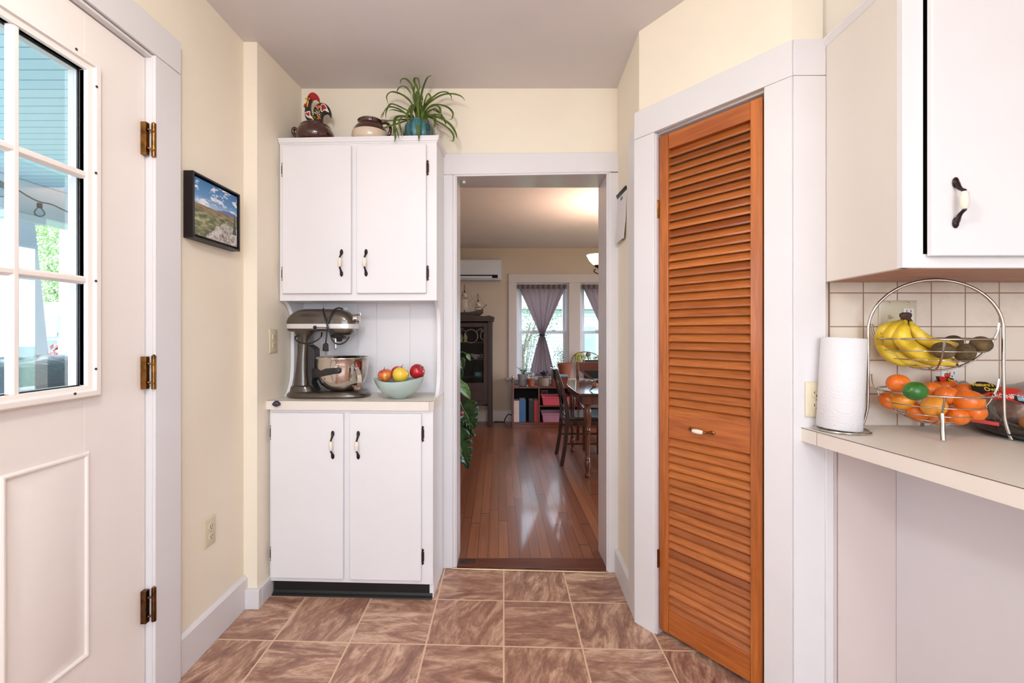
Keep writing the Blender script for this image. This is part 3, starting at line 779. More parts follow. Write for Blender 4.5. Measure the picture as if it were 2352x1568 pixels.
# ================================================================ WALL THINGS
def outlet(name, label, cat, loc, rz, w=.07, h=.114, kind='duplex', m='plate'):
    """plate faces local -Y"""
    t = thing(name, label, cat, loc, rz)
    mb = MB(); e = .006
    mb.rings([[(-w/2, 0, -h/2), (w/2, 0, -h/2), (w/2, 0, h/2), (-w/2, 0, h/2)], [(-w/2, -.003, -h/2), (w/2, -.003, -h/2), (w/2, -.003, h/2), (-w/2, -.003, h/2)],
              [(-w/2+e, -.0065, -h/2+e), (w/2-e, -.0065, -h/2+e), (w/2-e, -.0065, h/2-e), (-w/2+e, -.0065, h/2-e)]])
    mb.build('cover_plate', m, t, .001, local=True)
    if kind == 'duplex':
        for s in (-1, 1):
            mb = MB(); cz_ = s*.0195; R = []
            for y in (-.006, -.0095):
                R.append([(.0165*max(-.82, min(.82, math.cos(2*PI*k/24)))*1.0, y, cz_+.0143*math.sin(2*PI*k/24)) for k in range(24)])
            mb.rings(R); mb.build('socket', m, t, .0006, local=True)
            mb = MB()
            mb.box(-.0075, -.0055, -.0101, -.0094, cz_-.001, cz_+.007); mb.box(.0055, .0075, -.0101, -.0094, cz_-.001, cz_+.007); mb.tube([(0, -.0094, cz_-.007), (0, -.0101, cz_-.007)], .0024, 10)
            mb.build('socket_slots', 'slot', t, local=True)
        mb = MB(); mb.ball((0, -.0068, 0), (.0032, .0012, .0032), 10); mb.build('screw', 'steel', t, local=True)
    return t
q = P(480.5, 1220, 1.155*F/(CX-480.5)); outlet('wall_outlet', 'almond duplex outlet low on the left wall below the painting', 'outlet', (LWX, q.y, q.z), PI/2)
ax = -1.0865; q = P(626, 783, -ax*F/(CX-626)); outlet('wall_outlet', 'almond duplex outlet beside the mixer, left of the cabinet niche', 'outlet', (ax+.0005, q.y, q.z), PI/2-.02)
# double plate on the backsplash: toggle switch and receptacle
sy = SPL_Y-.004
q = P(2060, 732, sy); t = outlet('switch_plate', 'almond double plate with toggle switch and outlet behind the bananas', 'switch', (q.x, sy, q.z), 0, .122, .118, 'none')
mb = MB(); mb.box(-.030-.006, -.030+.006, -.0085, -.006, -.013, .013); mb.prism([(-.030-.004, -.008, -.002), (-.030-.004, -.008, .006), (-.030-.004, -.020, .011), (-.030-.004, -.020, .005)], (.008, 0, 0)); mb.build('toggle', 'plate', t, .0008, local=True)
mb = MB(); mb.box(.013, .047, -.0095, -.006, -.034, .034); mb.build('receptacle', 'plate_white', t, .001, local=True)
for s in (-1, 1): mb = MB(); mb.box(.0225, .0245, -.0101, -.0094, s*.02, s*.02+.008); mb.box(.0355, .0375, -.0101, -.0094, s*.02, s*.02+.008); mb.build('socket_slots', 'slot', t, local=True)
for xx in (-.030, .030):
    for zz in (-.05, .05): mb = MB(); mb.ball((xx, -.0068, zz), (.0035, .0014, .0035), 10); mb.build('screw', 'steel', t, local=True)
q = P(1862, 917, 1.4305); outlet('wall_outlet', 'cream outlet plate half hidden behind the paper towel roll', 'outlet', (q.x+.012, 1.4305, q.z), 0, .062, .112, 'duplex')
q = P(2180, 872, sy); outlet('wall_outlet', 'white outlet on the tiles just behind the small bread bag', 'outlet', (q.x, sy, q.z), 0, .056, .085, 'duplex', 'plate_white')

# --- painting on the left wall
n = NT('landscape_canvas'); g = n.coord('Generated'); y, x, z = n.sep(g)
wv = n.noise(n.comb(n.math('MULTIPLY', y, 3), n.math('MULTIPLY', z, 7), 1), 2.2, 5, .6, .3)
cl = n.noise(n.comb(n.math('MULTIPLY', y, 4.6), n.math('MULTIPLY', z, 9), 5), 1.5, 4, .55)
sky = n.ramp(z, [(.58, srgb((160, 184, 214))), (.72, srgb((84, 142, 192))), (1, srgb((30, 104, 160)))])
sky = n.mix(n.ramp(cl, [(.53, (0, 0, 0)), (.60, (1, 1, 1))]), sky, srgb((226, 230, 238)))
land = n.ramp(wv, [(.3, srgb((58, 66, 44))), (.45, srgb((96, 100, 66))), (.58, srgb((148, 146, 104))), (.7, srgb((190, 182, 140)))])
far = n.ramp(n.noise(n.comb(n.math('MULTIPLY', y, 5), n.math('MULTIPLY', z, 40), 2), 1, 4), [(.35, srgb((92, 92, 62))), (.6, srgb((164, 124, 88)))])
fm = n.ramp(z, [(.42, (0, 0, 0)), (.55, (1, 1, 1))]); land = n.mix(fm, land, far)
horizon = n.math('SUBTRACT', .60, n.math('MULTIPLY', n.math('ABSOLUTE', n.math('SUBTRACT', y, .72)), .0))
mt = n.math('ADD', .575, n.math('MULTIPLY', .055, n.math('SINE', n.math('ADD', n.math('MULTIPLY', y, 5.2), 3.6))))
ismt = n.math('MULTIPLY', n.math('GREATER_THAN', z, .56), n.math('LESS_THAN', z, mt))
c = n.mix(n.math('GREATER_THAN', z, .56), land, sky); c = n.mix(ismt, c, srgb((82, 104, 156)))
rk = n.math('ADD', n.math('MULTIPLY', -1.2, n.math('POWER', n.math('SUBTRACT', y, .80), 2.0)), n.math('ADD', .29, n.math('MULTIPLY', n.noise(g, 7, 3), .16)))
rock = n.ramp(n.noise(g, 9, 5, .7, 1.2), [(.36, srgb((92, 100, 60))), (.44, srgb((150, 142, 134))), (.6, srgb((206, 200, 196)))])
c = n.mix(n.math('LESS_THAN', z, rk), c, rock)
trx = n.math('LESS_THAN', n.math('ABSOLUTE', n.math('SUBTRACT', y, .93)), n.math('MULTIPLY', n.math('SUBTRACT', .66, z), .11))
trx = n.math('MULTIPLY', trx, n.math('GREATER_THAN', z, .22)); c = n.mix(trx, c, srgb((52, 66, 42)))
n.base(c, .45); n.bump(n.noise(g, 60, 3), .2, .0005); M['canvas'] = n.m
M['frame_black'] = paint('black_brown_frame', (26, 18, 20), .45, .15, 40, .1, 120)
pic = thing('framed_painting', 'small landscape painting of sky, hills and pale rocks in a deep black frame', 'painting', (LWX, 1.784, 1.681), PI/2)
w2, h2 = .146, .121
mb = MB(); fx = -.037
for a, b, c0, d in ((-w2, w2, h2-.007, h2), (-w2, w2, -h2, -h2+.007), (-w2, -w2+.007, -h2+.007, h2-.007), (w2-.007, w2, -h2+.007, h2-.007)): mb.box(a, b, fx, -.001, c0, d)
mb.box(-w2+.007, w2-.007, -.014, -.001, -h2+.007, h2-.007)
mb.build('frame', 'frame_black', pic, .0008, local=True)
mb = MB(); mb.box(-w2+.016, w2-.016, fx+.004, -.014, -h2+.016, h2-.016); cv = mb.build('canvas', 'canvas', pic, .001, local=True)
# generated coords use local x (across) as "y": swap in the material by mapping
for nd in cv.data.materials[0].node_tree.nodes: pass

# --- clipboard note on the right-hand wall
mem = thing('note_clipboard', 'small clipboard with white paper hanging on the narrow wall beside the louvered door', 'clipboard', (.578, 2.2, 1.78), -PI/2+.024)
M['paper'] = paint('white_paper', (226, 220, 220), .7, .01, 6, .03, 80)
M['print'] = paint('grey_print', (110, 108, 112), .7, .01, 6, 0)
mb = MB(); mb.box(-.078, .078, -.004, -.001, -.123, .122); mb.build('backing_board', 'plate', mem, .001, local=True)
mb = MB()
pp = [(-.074, -.0045, .112), (.074, -.0045, .112), (.074, -.009, -.02), (.074, -.020, -.118), (-.074, -.016, -.118), (-.074, -.008, -.02)]
mb.rings([[(-.074, -.005-k, zz), (.074, -.005-k, zz), (.074, -.0065-k, zz), (-.074, -.0065-k, zz)] for k, zz in ((.0, .112), (.002, .05), (.005, -.03), (.011, -.09), (.014, -.121))])
mb.build('paper_sheets', 'paper', mem, local=True)
mb = MB(); mb.tube([(-.077, -.010, .118), (.077, -.010, .118)], .005, 10); mb.box(-.076, .076, -.011, -.004, .104, .120); mb.build('clip', 'black', mem, .001, local=True)
mb = MB()
for k in range(3): mb.box(-.016+k*.012, -.009+k*.012, -.0088, -.0078, .078, .092)
mb.build('printed_mark', 'print', mem, local=True)
# ================================================================ STAND MIXER
M['mixer'] = paint('pewter_enamel', (92, 84, 76), .3, .05, 12, .04, 300, metal=.75, coat=.7)
M['mixer_dark'] = paint('dark_grey_casting', (42, 38, 38), .45, .06, 12, .05, 200)
M['band'] = paint('satin_silver_band', (218, 212, 210), .3, .02, 12, 0, metal=.35)
MXY = 2.222; SCL = MXY/F
def mx(px): return (px-CX)*SCL
def mz(py): return H-(py-CY)*SCL
CZT = .9062
mixer = thing('stand_mixer', 'pewter grey stand mixer with polished steel bowl in the cabinet niche', 'mixer', (mx(757), MXY, CZT))
def sect(x, zc, hz, hy, n=24, p=2.5, yc=MXY):
    r = []
    for k in range(n):
        a = 2*PI*k/n; c, s_ = math.cos(a), math.sin(a)
        r.append((x, yc+hy*math.copysign(abs(c)**(2/p), c), zc+hz*math.copysign(abs(s_)**(2/p), s_)))
    return r
def hsec(z, x0, x1, hy, n=28, p=2.6, yc=MXY):
    xc, hx = (x0+x1)/2, (x1-x0)/2; r = []
    for k in range(n):
        a = 2*PI*k/n; c, s_ = math.cos(a), math.sin(a)
        r.append((xc+hx*math.copysign(abs(c)**(2/p), c), yc+hy*math.copysign(abs(s_)**(2/p), s_), z))
    return r
# base with wide foot
mb = MB()
mb.rings([hsec(CZT+.0005, mx(667), mx(848), .098, p=2.9), hsec(CZT+.008, mx(664.5), mx(850), .101, p=2.9), hsec(CZT+.016, mx(665), mx(849), .100, p=2.9), hsec(CZT+.025, mx(669), mx(844), .093, p=2.9), hsec(CZT+.030, mx(672), mx(838), .085, p=2.8)])
mb.build('base', 'mixer', mixer)
mb = MB()   # ankle + column
rs = []
for py, a, b, hy in ((905, 671, 735, .075), (893, 673, 730, .072), (885, 675, 725, .068), (882, 680, 718, .058), (860, 683, 716, .054), (835, 686.5, 714, .052), (810, 688.5, 714, .050), (785, 689, 716, .049), (772, 687, 719, .050), (764, 682, 728, .054), (758, 677, 740, .060)):
    rs.append(hsec(mz(py), mx(a), mx(b), hy, p=3))
mb.rings(rs); mb.build('column', 'mixer', mixer)
mb = MB(); mb.prism([(mx(713), MXY-.036, mz(790)), (mx(728), MXY-.034, mz(800)), (mx(730), MXY-.034, mz(845)), (mx(722), MXY-.034, mz(878)), (mx(733), MXY-.034, mz(900)), (mx(712), MXY-.034, mz(900))], (0, .07, 0))
mb.build('column_track', 'mixer_dark', mixer, .004)
# motor head in two halves around the band
hp = [(670, 17, .050), (671, 25, .058), (675, 31, .063), (682, 37, .066), (692, 41, .068), (705, 43.5, .069), (740, 43.5, .069), (775, 43, .068), (790, 41, .066), (800, 37, .063), (808, 31, .058), (814, 24, .050), (817, 17, .040)]
ztop0 = mz(744)
mb = MB(); rs = []
for px, hh, hy in hp:
    r = []
    for k in range(21):
        a = PI*k/20; c, s_ = math.cos(a), math.sin(a)
        r.append((mx(px), MXY+hy*math.copysign(abs(c)**.75, c), ztop0+(hh-9)*SCL*abs(s_)**.7))
    rs.append(r)
mb.rings(rs); mb.build('motor_housing', 'mixer', mixer, smooth=50)
mb = MB(); rs = []
for px, hh, hy in [(669.5, 8, .051)]+hp[1:-1]+[(817.5, 8, .041)]:
    r = []
    for k in range(28):
        a = 2*PI*k/28; c, s_ = math.cos(a), math.sin(a)
        r.append((mx(px), MXY+(hy+.001)*math.copysign(abs(c)**.75, c), mz(749.2)+5.3*SCL*(1 if s_ > 0 else -1)*min(1, abs(s_)*6)))
    rs.append(r)
mb.rings(rs); mb.build('trim_band', 'band', mixer, smooth=50)['label'] = 'silver trim band'
mb = MB(); rs = []
for px, hy, d in ((670, .048, 6), (674, .056, 8), (690, .062, 9), (720, .062, 9), (750, .060, 7), (764, .060, 10), (772, .060, 17), (800, .058, 18), (810, .050, 15), (816, .040, 9)):
    r = []
    for k in range(17):
        a = PI*k/16; c, s_ = math.cos(a), math.sin(a)
        r.append((mx(px), MXY+hy*math.copysign(abs(c)**.7, c), mz(754)-d*SCL*abs(s_)**.6))
    rs.append(r)
mb.rings(rs); mb.build('lower_housing', 'mixer', mixer, smooth=50)
mb = MB(); mb.lathe([(.036, mz(768)), (.038, mz(771)), (.034, mz(775)), (.018, mz(777)), (.012, mz(784))], (mx(779), MXY, 0), 24)
mb.box(mx(776), mx(793), MXY-.02, MXY+.02, mz(778), mz(773)); mb.build('planetary_hub', 'mixer_dark', mixer, .001)
mb = MB(); mb.tube([(mx(773), MXY-.012, mz(776)), (mx(773), MXY-.012, mz(799))], .0065, 12); mb.ball((mx(773), MXY-.012, mz(799)), .0065, 10); mb.build('beater_shaft', 'steel', mixer)
mb = MB(); T = Euler((0, PI/2, 0)).to_matrix()
mb.lathe([(.020, 0), (.021, .012), (.021, .022), (.0225, .024), (.0225, .029), (.019, .031)], (mx(813), MXY, mz(731)), 24, T=T)
mb.tube([(mx(826), MXY-.003, mz(718)), (mx(828.5), MXY-.003, mz(719)), (mx(828.5), MXY-.003, mz(724))], .003, 8); mb.build('attachment_hub', 'steel', mixer)
mb = MB(); mb.ball(P(723, 751.5, MXY-.074), .0085, 14); mb.tube([P(722, 751.5, MXY-.071), P(750, 752, MXY-.071)], .0018, 6); mb.build('speed_lever', 'black', mixer)
for s_ in (-1, 1):   # bowl arms, one each side
    mb = MB(); rs = []
    for px, zc, hh, dy in ((718, 857, 11, .048), (734, 856, 10, .088), (749, 854, 8.5, .114), (764, 852.5, 7, .127), (773, 852, 6, .131), (780, 851, 6.5, .132), (783, 851, 4, .131)):
        c = P(px, zc, MXY-dy)
        if s_ > 0: c.y = MXY+dy*.72
        k = hh*(MXY-dy)/F
        rs.append([(c.x, c.y+.008*a_, c.z+k*b_) for a_, b_ in ((-1, -.7), (-.6, -1), (.6, -1), (1, -.7), (1, .7), (.6, 1), (-.6, 1), (-1, .7))])
    mb.rings(rs)
    mb.build('bowl_arm', 'mixer_dark', mixer, smooth=60)
BX = mx(788)
bp = [(.045, CZT+.030), (.05, CZT+.032), (.075, CZT+.042), (.098, CZT+.062), (.111, CZT+.088), (.118, CZT+.12), (.1215, CZT+.155), (.1235, mz(824)), (.127, mz(822)), (.1285, mz(820.5)), (.127, mz(819)), (.1215, mz(820.5)), (.1195, CZT+.155), (.109, CZT+.09), (.08, CZT+.05), (.04, CZT+.036)]
mb = MB(); mb.lathe(bp, (BX, MXY-.005, 0), 56); mb.build('bowl', 'steel', mixer, smooth=60)['label'] = 'polished steel bowl'
mb = MB(); HX, HYY = P(822, 860, MXY-.115).x, MXY-.110
path = smoothpath([(HX-.016, HYY+.012, mz(838)), (HX-.008, HYY-.016, mz(836)), (HX+.010, HYY-.034, mz(846)), (HX+.018, HYY-.038, mz(862)), (HX+.014, HYY-.034, mz(879)), (HX-.002, HYY-.018, mz(887)), (HX-.024, HYY+.016, mz(880))], 5)
rs = []
for i, p in enumerate(path):
    t = (path[min(i+1, len(path)-1)]-path[max(i-1, 0)]).normalized(); a = Vector((.85, .52, 0)); a = (a-t*a.dot(t)).normalized(); b = t.cross(a)
    rs.append([p+a*x+b*y for x, y in ((-.009, -.0012), (.009, -.0012), (.0095, 0), (.009, .0012), (-.009, .0012), (-.0095, 0))])
mb.rings(rs); mb.build('bowl_handle', 'steel', mixer, smooth=60)
mb = MB(); mb.lathe([(.004, 0), (.0085, .002), (.009, .006), (.005, .009)], tuple(P(773, 842, MXY-.128)), 14, T=Euler((PI/2, 0, 0)).to_matrix()); mb.build('bowl_pin', 'steel', mixer)
# cord wound over the head
YF = MXY-.078
def cord(pts, r=.0036): mb.tube(smoothpath([P(a, b, y_) for a, b, y_ in pts], 6), r, 8)
mb = MB()
cord([(743, 708, MXY-.02), (742, 712, MXY-.05), (745, 725, YF+.004), (751, 745, YF-.002), (757, 762, YF-.002), (762, 778, YF), (770, 788, YF), (782, 790, YF), (794, 784, YF+.004), (802, 773, YF+.02)])
cord([(748, 788, YF), (750, 772, YF-.002), (751, 755, YF-.004), (753, 738, YF-.002), (760, 722, YF+.006), (768, 711, MXY-.05), (778, 707, MXY-.02), (787, 710, MXY+.01)])
cord([(739, 763, MXY-.052), (738, 772, YF+.005), (730, 780, YF-.002), (716, 787, YF-.002), (700, 788.5, YF), (686, 785, YF), (678, 778, YF), (679, 773, YF+.01), (685, 771, YF+.02)])
mb.build('power_cord', 'black', mixer)
mb = MB(); X0, Z0 = P(748, 797, YF).x, P(748, 797, YF).z
mb.prism([(X0-.005, YF-.006, Z0+.020), (X0+.005, YF-.006, Z0+.020), (X0+.012, YF-.006, Z0+.012), (X0+.013, YF-.006, Z0-.020), (X0-.014, YF-.006, Z0-.018), (X0-.012, YF-.006, Z0+.012)], (0, .014, 0))
mb.build('plug', 'black', mixer, .003)
mb = MB()
for k in (-.003, .004): mb.box(X0+k-.0008, X0+k+.0008, YF-.001, YF+.004, Z0-.036, Z0-.018)
mb.build('plug_prong', 'brass', mixer)
mb = MB(); mb.prism([(mx(787), MXY+.03, mz(710)), (mx(796), MXY+.02, mz(709)), (mx(792), MXY+.02, mz(703.5)), (mx(788), MXY+.03, mz(706))], (0, .002, 0)); mb.build('paper_tag', 'paper', mixer)
mb = MB(); mb.prism([(mx(678)-.006, MXY+.085, mz(822)), (mx(690), MXY+.085, mz(838)), (mx(690), MXY+.085, mz(885)), (mx(682)+.0, MXY+.085, mz(885))], (0, .002, 0))
card = tag(mb.build('paper_card', 'paper'), 'white paper card propped behind the mixer column', 'card')

# ================================================================ FRUIT BOWL AND APPLES
M['bowl_blue'] = paint('pale_blue_green_glaze', (176, 196, 190), .18, .03, 30, .03, 120, coat=.6)
FB = P(917, 911, 2.165); FB.z = CZT
def wav(p, a):
    k = max(0, (p.z-.05)/.045)
    return Vector((p.x*(1+.05*k*math.cos(2*a)), p.y*(1-.06*k), p.z+k*.0075*math.cos(2*a)+k*.004*math.cos(a)))
mb = MB()
mb.lathe([(.030, .0005), (.036, .001), (.038, .004), (.055, .012), (.078, .028), (.096, .048), (.108, .070), (.1135, .088), (.1145, .0925), (.112, .0925), (.106, .074), (.093, .050), (.074, .031), (.050, .017), (.02, .012)], FB, 48, fx=wav)
tag(mb.build('fruit_bowl', 'bowl_blue', smooth=60, loc=FB), 'pale blue-green ceramic bowl of apples on the hutch counter', 'bowl')
def applemat(name, c1, c2, c3, sp=.55):
    n = NT(name); co = n.coord(); x, y, z = n.sep(co)
    st = n.noise(n.comb(n.math('MULTIPLY', x, 60), n.math('MULTIPLY', y, 60), n.math('MULTIPLY', z, 8)), 1, 4, .6)
    pt = n.noise(co, 14, 2)
    f = n.math('ADD', n.math('MULTIPLY', pt, .7), n.math('MULTIPLY', st, .3))
    c = n.ramp(f, [(sp-.12, srgb(c1)), (sp, srgb(c2)), (sp+.12, srgb(c3))])
    n.base(c, .22, 0, .4); n.bump(n.noise(co, 200, 2), .04, .0005); return n.m
M['stalk'] = paint('brown_stalk', (76, 52, 34), .7, .1, 60, .1, 200)
def apple(label, px, py, r, Y, mat, tilt=(0, 0, 0), stalk=True, cat='apple', asp=.93, name='apple'):
    c = P(px, py, Y); t = thing(name, label, cat, c, rot=tilt)
    mb = MB()
    def fx(p):
        rad = math.hypot(p.x, p.y); dip = .16*math.exp(-(rad/.26)**2); z = p.z-(dip if p.z > 0 else -dip*.8)
        s_ = 1+.06*p.z
        return Vector((p.x*s_, p.y*s_, z))
    mb.ball((0, 0, 0), (r, r, r*asp), 28, fx=fx); mb.build('flesh', mat, t, local=True, smooth=80)
    if stalk:
        mb = MB(); mb.tube(smoothpath([(0, 0, r*.66), (.001, .001, r*.95), (.005, .002, r*1.22)], 3), [.0018]*3+[.0014]*3+[.0012], 6); mb.build('stalk', 'stalk', t, local=True)
FY0 = FB.y
apple('red and yellow streaked apple at the left of the blue-green bowl', 885, 862, .034, FY0-.02, applemat('streaked_apple', (196, 48, 34), (210, 110, 52), (222, 178, 84)), (.25, -.15, 0))
apple('orange-red apple at the back of the bowl, behind the yellow apple', 916, 858, .040, FY0+.038, applemat('orange_red_apple', (188, 40, 34), (206, 84, 44), (220, 140, 70), .6), (.1, .35, 0))
apple('yellow apple at the front of the pale blue-green bowl', 920, 861, .038, FY0-.042, applemat('yellow_apple', (224, 196, 60), (230, 200, 62), (236, 180, 70)), (-.35, .1, 0), False)
apple('glossy dark red apple at the right of the blue-green bowl', 958, 853, .0365, FY0+.012, applemat('red_apple', (140, 14, 30), (176, 22, 36), (190, 34, 40)), (0, .9, -.4), True, asp=.98)

# ================================================================ ON TOP OF THE HUTCH
TZ = 2.1485
M['brown_glaze'] = paint('dark_brown_glaze', (70, 32, 26), .1, .22, 26, .03, 90, coat=.8)
M['cream_glaze'] = paint('cream_glaze', (214, 194, 172), .25, .03, 20, .03, 90, coat=.4)
q = P(725, 300, 2.29); dish = thing('casserole', 'round dark brown glazed lidded pot at the left of the cabinet top', 'pot', (q.x, 2.29, TZ))
mb = MB(); dx, dy = q.x, 2.29
mb.lathe([(.060, .0), (.065, .002), (.081, .018), (.090, .040), (.092, .053), (.089, .070), (.080, .088), (.074, .094), (.072, .094)], (dx, dy, TZ), 40)
mb.build('pot_body', 'brown_glaze', dish, smooth=60)
mb = MB(); mb.lathe([(.0755, .092), (.0765, .096), (.070, .104), (.055, .112), (.035, .1165), (.0, .118)], (dx, dy, TZ), 40); mb.build('lid', 'brown_glaze', dish, smooth=60)
mb = MB()
mb.tube(smoothpath([(dx-.080, dy-.02, TZ+.078), (dx-.098, dy-.024, TZ+.084), (dx-.104, dy-.02, TZ+.066), (dx-.088, dy-.014, TZ+.045)], 5), .0085, 10); mb.build('handle', 'brown_glaze', dish, smooth=60)
q = P(851, 300, 2.27); jug = thing('bean_pot', 'brown and cream two-tone handled bean pot between the rooster and the plant', 'pot', (q.x, 2.27, TZ)); jx, jy = q.x, 2.27
mb = MB(); mb.lathe([(.070, 0), (.076, .002), (.088, .020), (.0905, .040), (.088, .058)], (jx, jy, TZ), 40, cap=(True, False)); mb.build('lower_body', 'cream_glaze', jug, smooth=60)['label'] = 'cream glazed lower half'
mb = MB(); mb.lathe([(.0882, .0575), (.080, .078), (.066, .094), (.058, .099), (.0575, .106), (.061, .112), (.063, .118), (.060, .121), (.055, .118), (.052, .106), (.05, .095)], (jx, jy, TZ), 40, cap=(False, True)); mb.build('upper_body', 'brown_glaze', jug, smooth=60)['label'] = 'dark brown glazed shoulder and rim'
mb = MB(); mb.tube(smoothpath([(jx+.058, jy-.015, TZ+.106), (jx+.085, jy-.02, TZ+.104), (jx+.104, jy-.022, TZ+.082), (jx+.100, jy-.02, TZ+.050), (jx+.084, jy-.016, TZ+.036)], 6), .0075, 10); mb.build('handle', 'brown_glaze', jug, smooth=60)

# rooster figurine standing on the lid (painted folk-style)
M['rblack'] = paint('gloss_black_paint', (16, 14, 16), .22, .1, 30, .03, 90, coat=.5)
M['rred'] = paint('gloss_red_paint', (164, 26, 30), .25, .05, 30, .03, 90, coat=.4)
M['ryel'] = paint('yellow_paint', (226, 160, 34), .35, .05, 30, 0)
M['rwhite'] = paint('white_paint_line', (226, 220, 208), .4, .02, 30, 0)
M['rgreen'] = paint('olive_green_paint', (128, 132, 40), .4, .05, 30, 0)
M['rpink'] = paint('coral_pink_paint', (222, 110, 92), .4, .05, 30, 0)
M['rorange'] = paint('orange_paint', (232, 130, 32), .4, .05, 30, 0)
RY = 2.285; rk = RY/F; RS = 1/12.54
def rp(a, b, y=0): return Vector(((660+a*RS-CX)*rk, RY+y, H-((200+b*RS)-CY)*rk))
q = rp(780, 1045); rooster = thing('rooster_figurine', 'black painted rooster figurine with red comb and hearts standing on the brown pot', 'figurine', (q.x, RY, q.z))
def slab(poly, hw, y0=0, k=3):
    """rounded thick shape from a traced outline: full middle, chamfered edges"""
    pts = [rp(a, b) for a, b in poly]; pts = smoothpath(pts+[pts[0]], 3)[:-1]
    c = sum(pts, Vector())/len(pts); mb_ = MB()
    def ring(inset, y):
        r = []
        m_ = len(pts)
        for i in range(m_):
            t = (pts[(i+1) % m_]-pts[i-1]).normalized(); nn = Vector((t.z, 0, -t.x))
            if area_ < 0: nn = -nn
            p = pts[i]+nn*inset; r.append((p.x, RY+y0+y, p.z))
        return r
    area_ = sum(pts[i].x*pts[(i+1) % len(pts)].z-pts[(i+1) % len(pts)].x*pts[i].z for i in range(len(pts)))
    e = min(hw*.2, .0012)
    mb_.rings([ring(-e, -hw), ring(-e*.35, -hw*.8), ring(0, -hw*.35), ring(0, hw*.35), ring(-e*.35, hw*.8), ring(-e, hw)])
    return mb_
slab([(590, 300), (640, 280), (690, 330), (720, 400), (700, 470), (688, 560), (690, 650), (715, 760), (770, 830), (765, 760), (765, 670), (800, 590), (860, 520), (950, 475), (1040, 470), (1130, 510), (1210, 590), (1255, 690), (1275, 790), (1258, 900), (1225, 850), (1170, 790), (1110, 790), (1060, 830), (1040, 900), (1035, 990), (1015, 1045), (640, 1040), (575, 960), (530, 880), (512, 770), (518, 650), (540, 560), (560, 460), (590, 390)], .0075).build('body', 'rblack', rooster, smooth=50)
slab([(592, 290), (620, 225), (680, 175), (745, 160), (820, 190), (890, 260), (930, 350), (940, 460), (890, 420), (830, 370), (780, 370), (735, 400), (712, 460), (700, 400), (690, 330), (650, 285)], .005).build('comb', 'rred', rooster, smooth=50)
slab([(548, 475), (555, 520), (545, 580), (515, 602), (482, 575), (485, 530), (515, 500)], .007).build('wattle', 'rred', rooster, smooth=50)
slab([(600, 325), (560, 315), (512, 345), (555, 365), (570, 395), (598, 395)], .006).build('beak', 'ryel', rooster, smooth=50)
def decal(polys, m, name='painted_pattern', sm_=False, y=-.0080, th=.0012):
    mb_ = MB()
    for poly in polys:
        pts = [rp(a, b, y) for a, b in poly]
        if sm_: pts = smoothpath(pts+[pts[0]], 4)[:-1]
        mb_.prism(pts, (0, th, 0))
    return mb_.build(name, m, rooster, smooth=0)
def circ(a, b, r, n=12, k=1.0): return [(a+r*math.cos(2*PI*i/n), b+k*r*math.sin(2*PI*i/n)) for i in range(n)]
decal([[(525, 745), (600, 720), (655, 708), (680, 735), (682, 820), (760, 925), (640, 905), (560, 850)], [(972, 690), (975, 560), (1010, 505), (1060, 500), (1130, 560), (1180, 660), (1215, 745), (1140, 715), (1080, 690), (1010, 740)]], 'rwhite', sm_=True, y=-.0081)
decal([[(545, 760), (580, 750), (600, 765), (640, 735), (655, 760), (650, 860), (600, 840), (560, 805)], [(992, 560), (1030, 520), (1080, 540), (1120, 590), (1145, 650), (1080, 660), (1020, 715), (1000, 660)]], 'rred', sm_=True, y=-.0087)
decal([circ(648, 355, 34)], 'rorange', y=-.0087); decal([circ(646, 355, 15)], 'rblack', y=-.0092)
decal([[(615, 400), (637, 420), (625, 500), (600, 590), (578, 580), (580, 490)], [(735, 935), (775, 930), (765, 1045), (715, 1045)], [(775, 750), (820, 735), (840, 760), (800, 775)]], 'ryel', sm_=True, y=-.0087)
rr = random.Random(3)
decal([[(a, b), (a+30, b+18), (a+64, b+8), (a+30, b-12)] for a, b in ((800, 680), (850, 665), (710, 850), (760, 870), (790, 905), (880, 545), (900, 690), (940, 790))], 'rgreen', y=-.0086)
decal([circ(a, b, 26, 8, 1.5) for a, b in ((858, 590), (905, 620), (935, 590))], 'rpink', y=-.0086)
decal([circ(a, b, 17, 8) for a, b in ((870, 725), (935, 738), (845, 778), (895, 765), (935, 805), (885, 822))], 'rwhite', y=-.0087)
decal([circ(a, b, 20, 8) for a, b in ((905, 865), (955, 855), (900, 930), (965, 925), (930, 900))], 'rorange', y=-.0087)
mb = MB(); p = rp(800, 1040); mb.tube([(p.x-.008, RY, p.z+.004), (p.x-.008, RY, TZ+.112)], .006, 8); mb.tube([(p.x+.012, RY, p.z+.004), (p.x+.012, RY, TZ+.110)], .006, 8); mb.build('feet', 'ryel', rooster)

# spider plant in a teal pot
n = NT('teal_drip_glaze'); x, y, z = n.sep(n.coord()); a = n.math('ARCTAN2', y, x)
f = n.noise(n.comb(n.math('MULTIPLY', a, 5.0), n.math('MULTIPLY', z, 6.0), 2.0), 1.0, 4, .6, .4)
n.base(n.ramp(f, [(.35, srgb((22, 42, 46))), (.5, srgb((24, 82, 92))), (.66, srgb((58, 132, 138)))]), .1, 0, .7); M['teal'] = n.m
PY_ = 2.255; q = P(963, 290, PY_); sp = thing('spider_plant', 'spider plant with arching leaves in a ribbed teal pot at the cabinet top corner', 'potted plant', (q.x, PY_, TZ)); sx = q.x
mb = MB(); mb.lathe([(.055, 0), (.062, .001), (.074, .020), (.080, .045), (.078, .072), (.068, .092), (.060, .100), (.062, .104), (.058, .104), (.054, .096), (.03, .094)], (sx, PY_, TZ), 72, fx=lambda p, a: Vector((p.x*(1-.028*abs(math.sin(a*9))), p.y*(1-.028*abs(math.sin(a*9))), p.z)))
mb.build('pot', 'teal', sp, smooth=70)
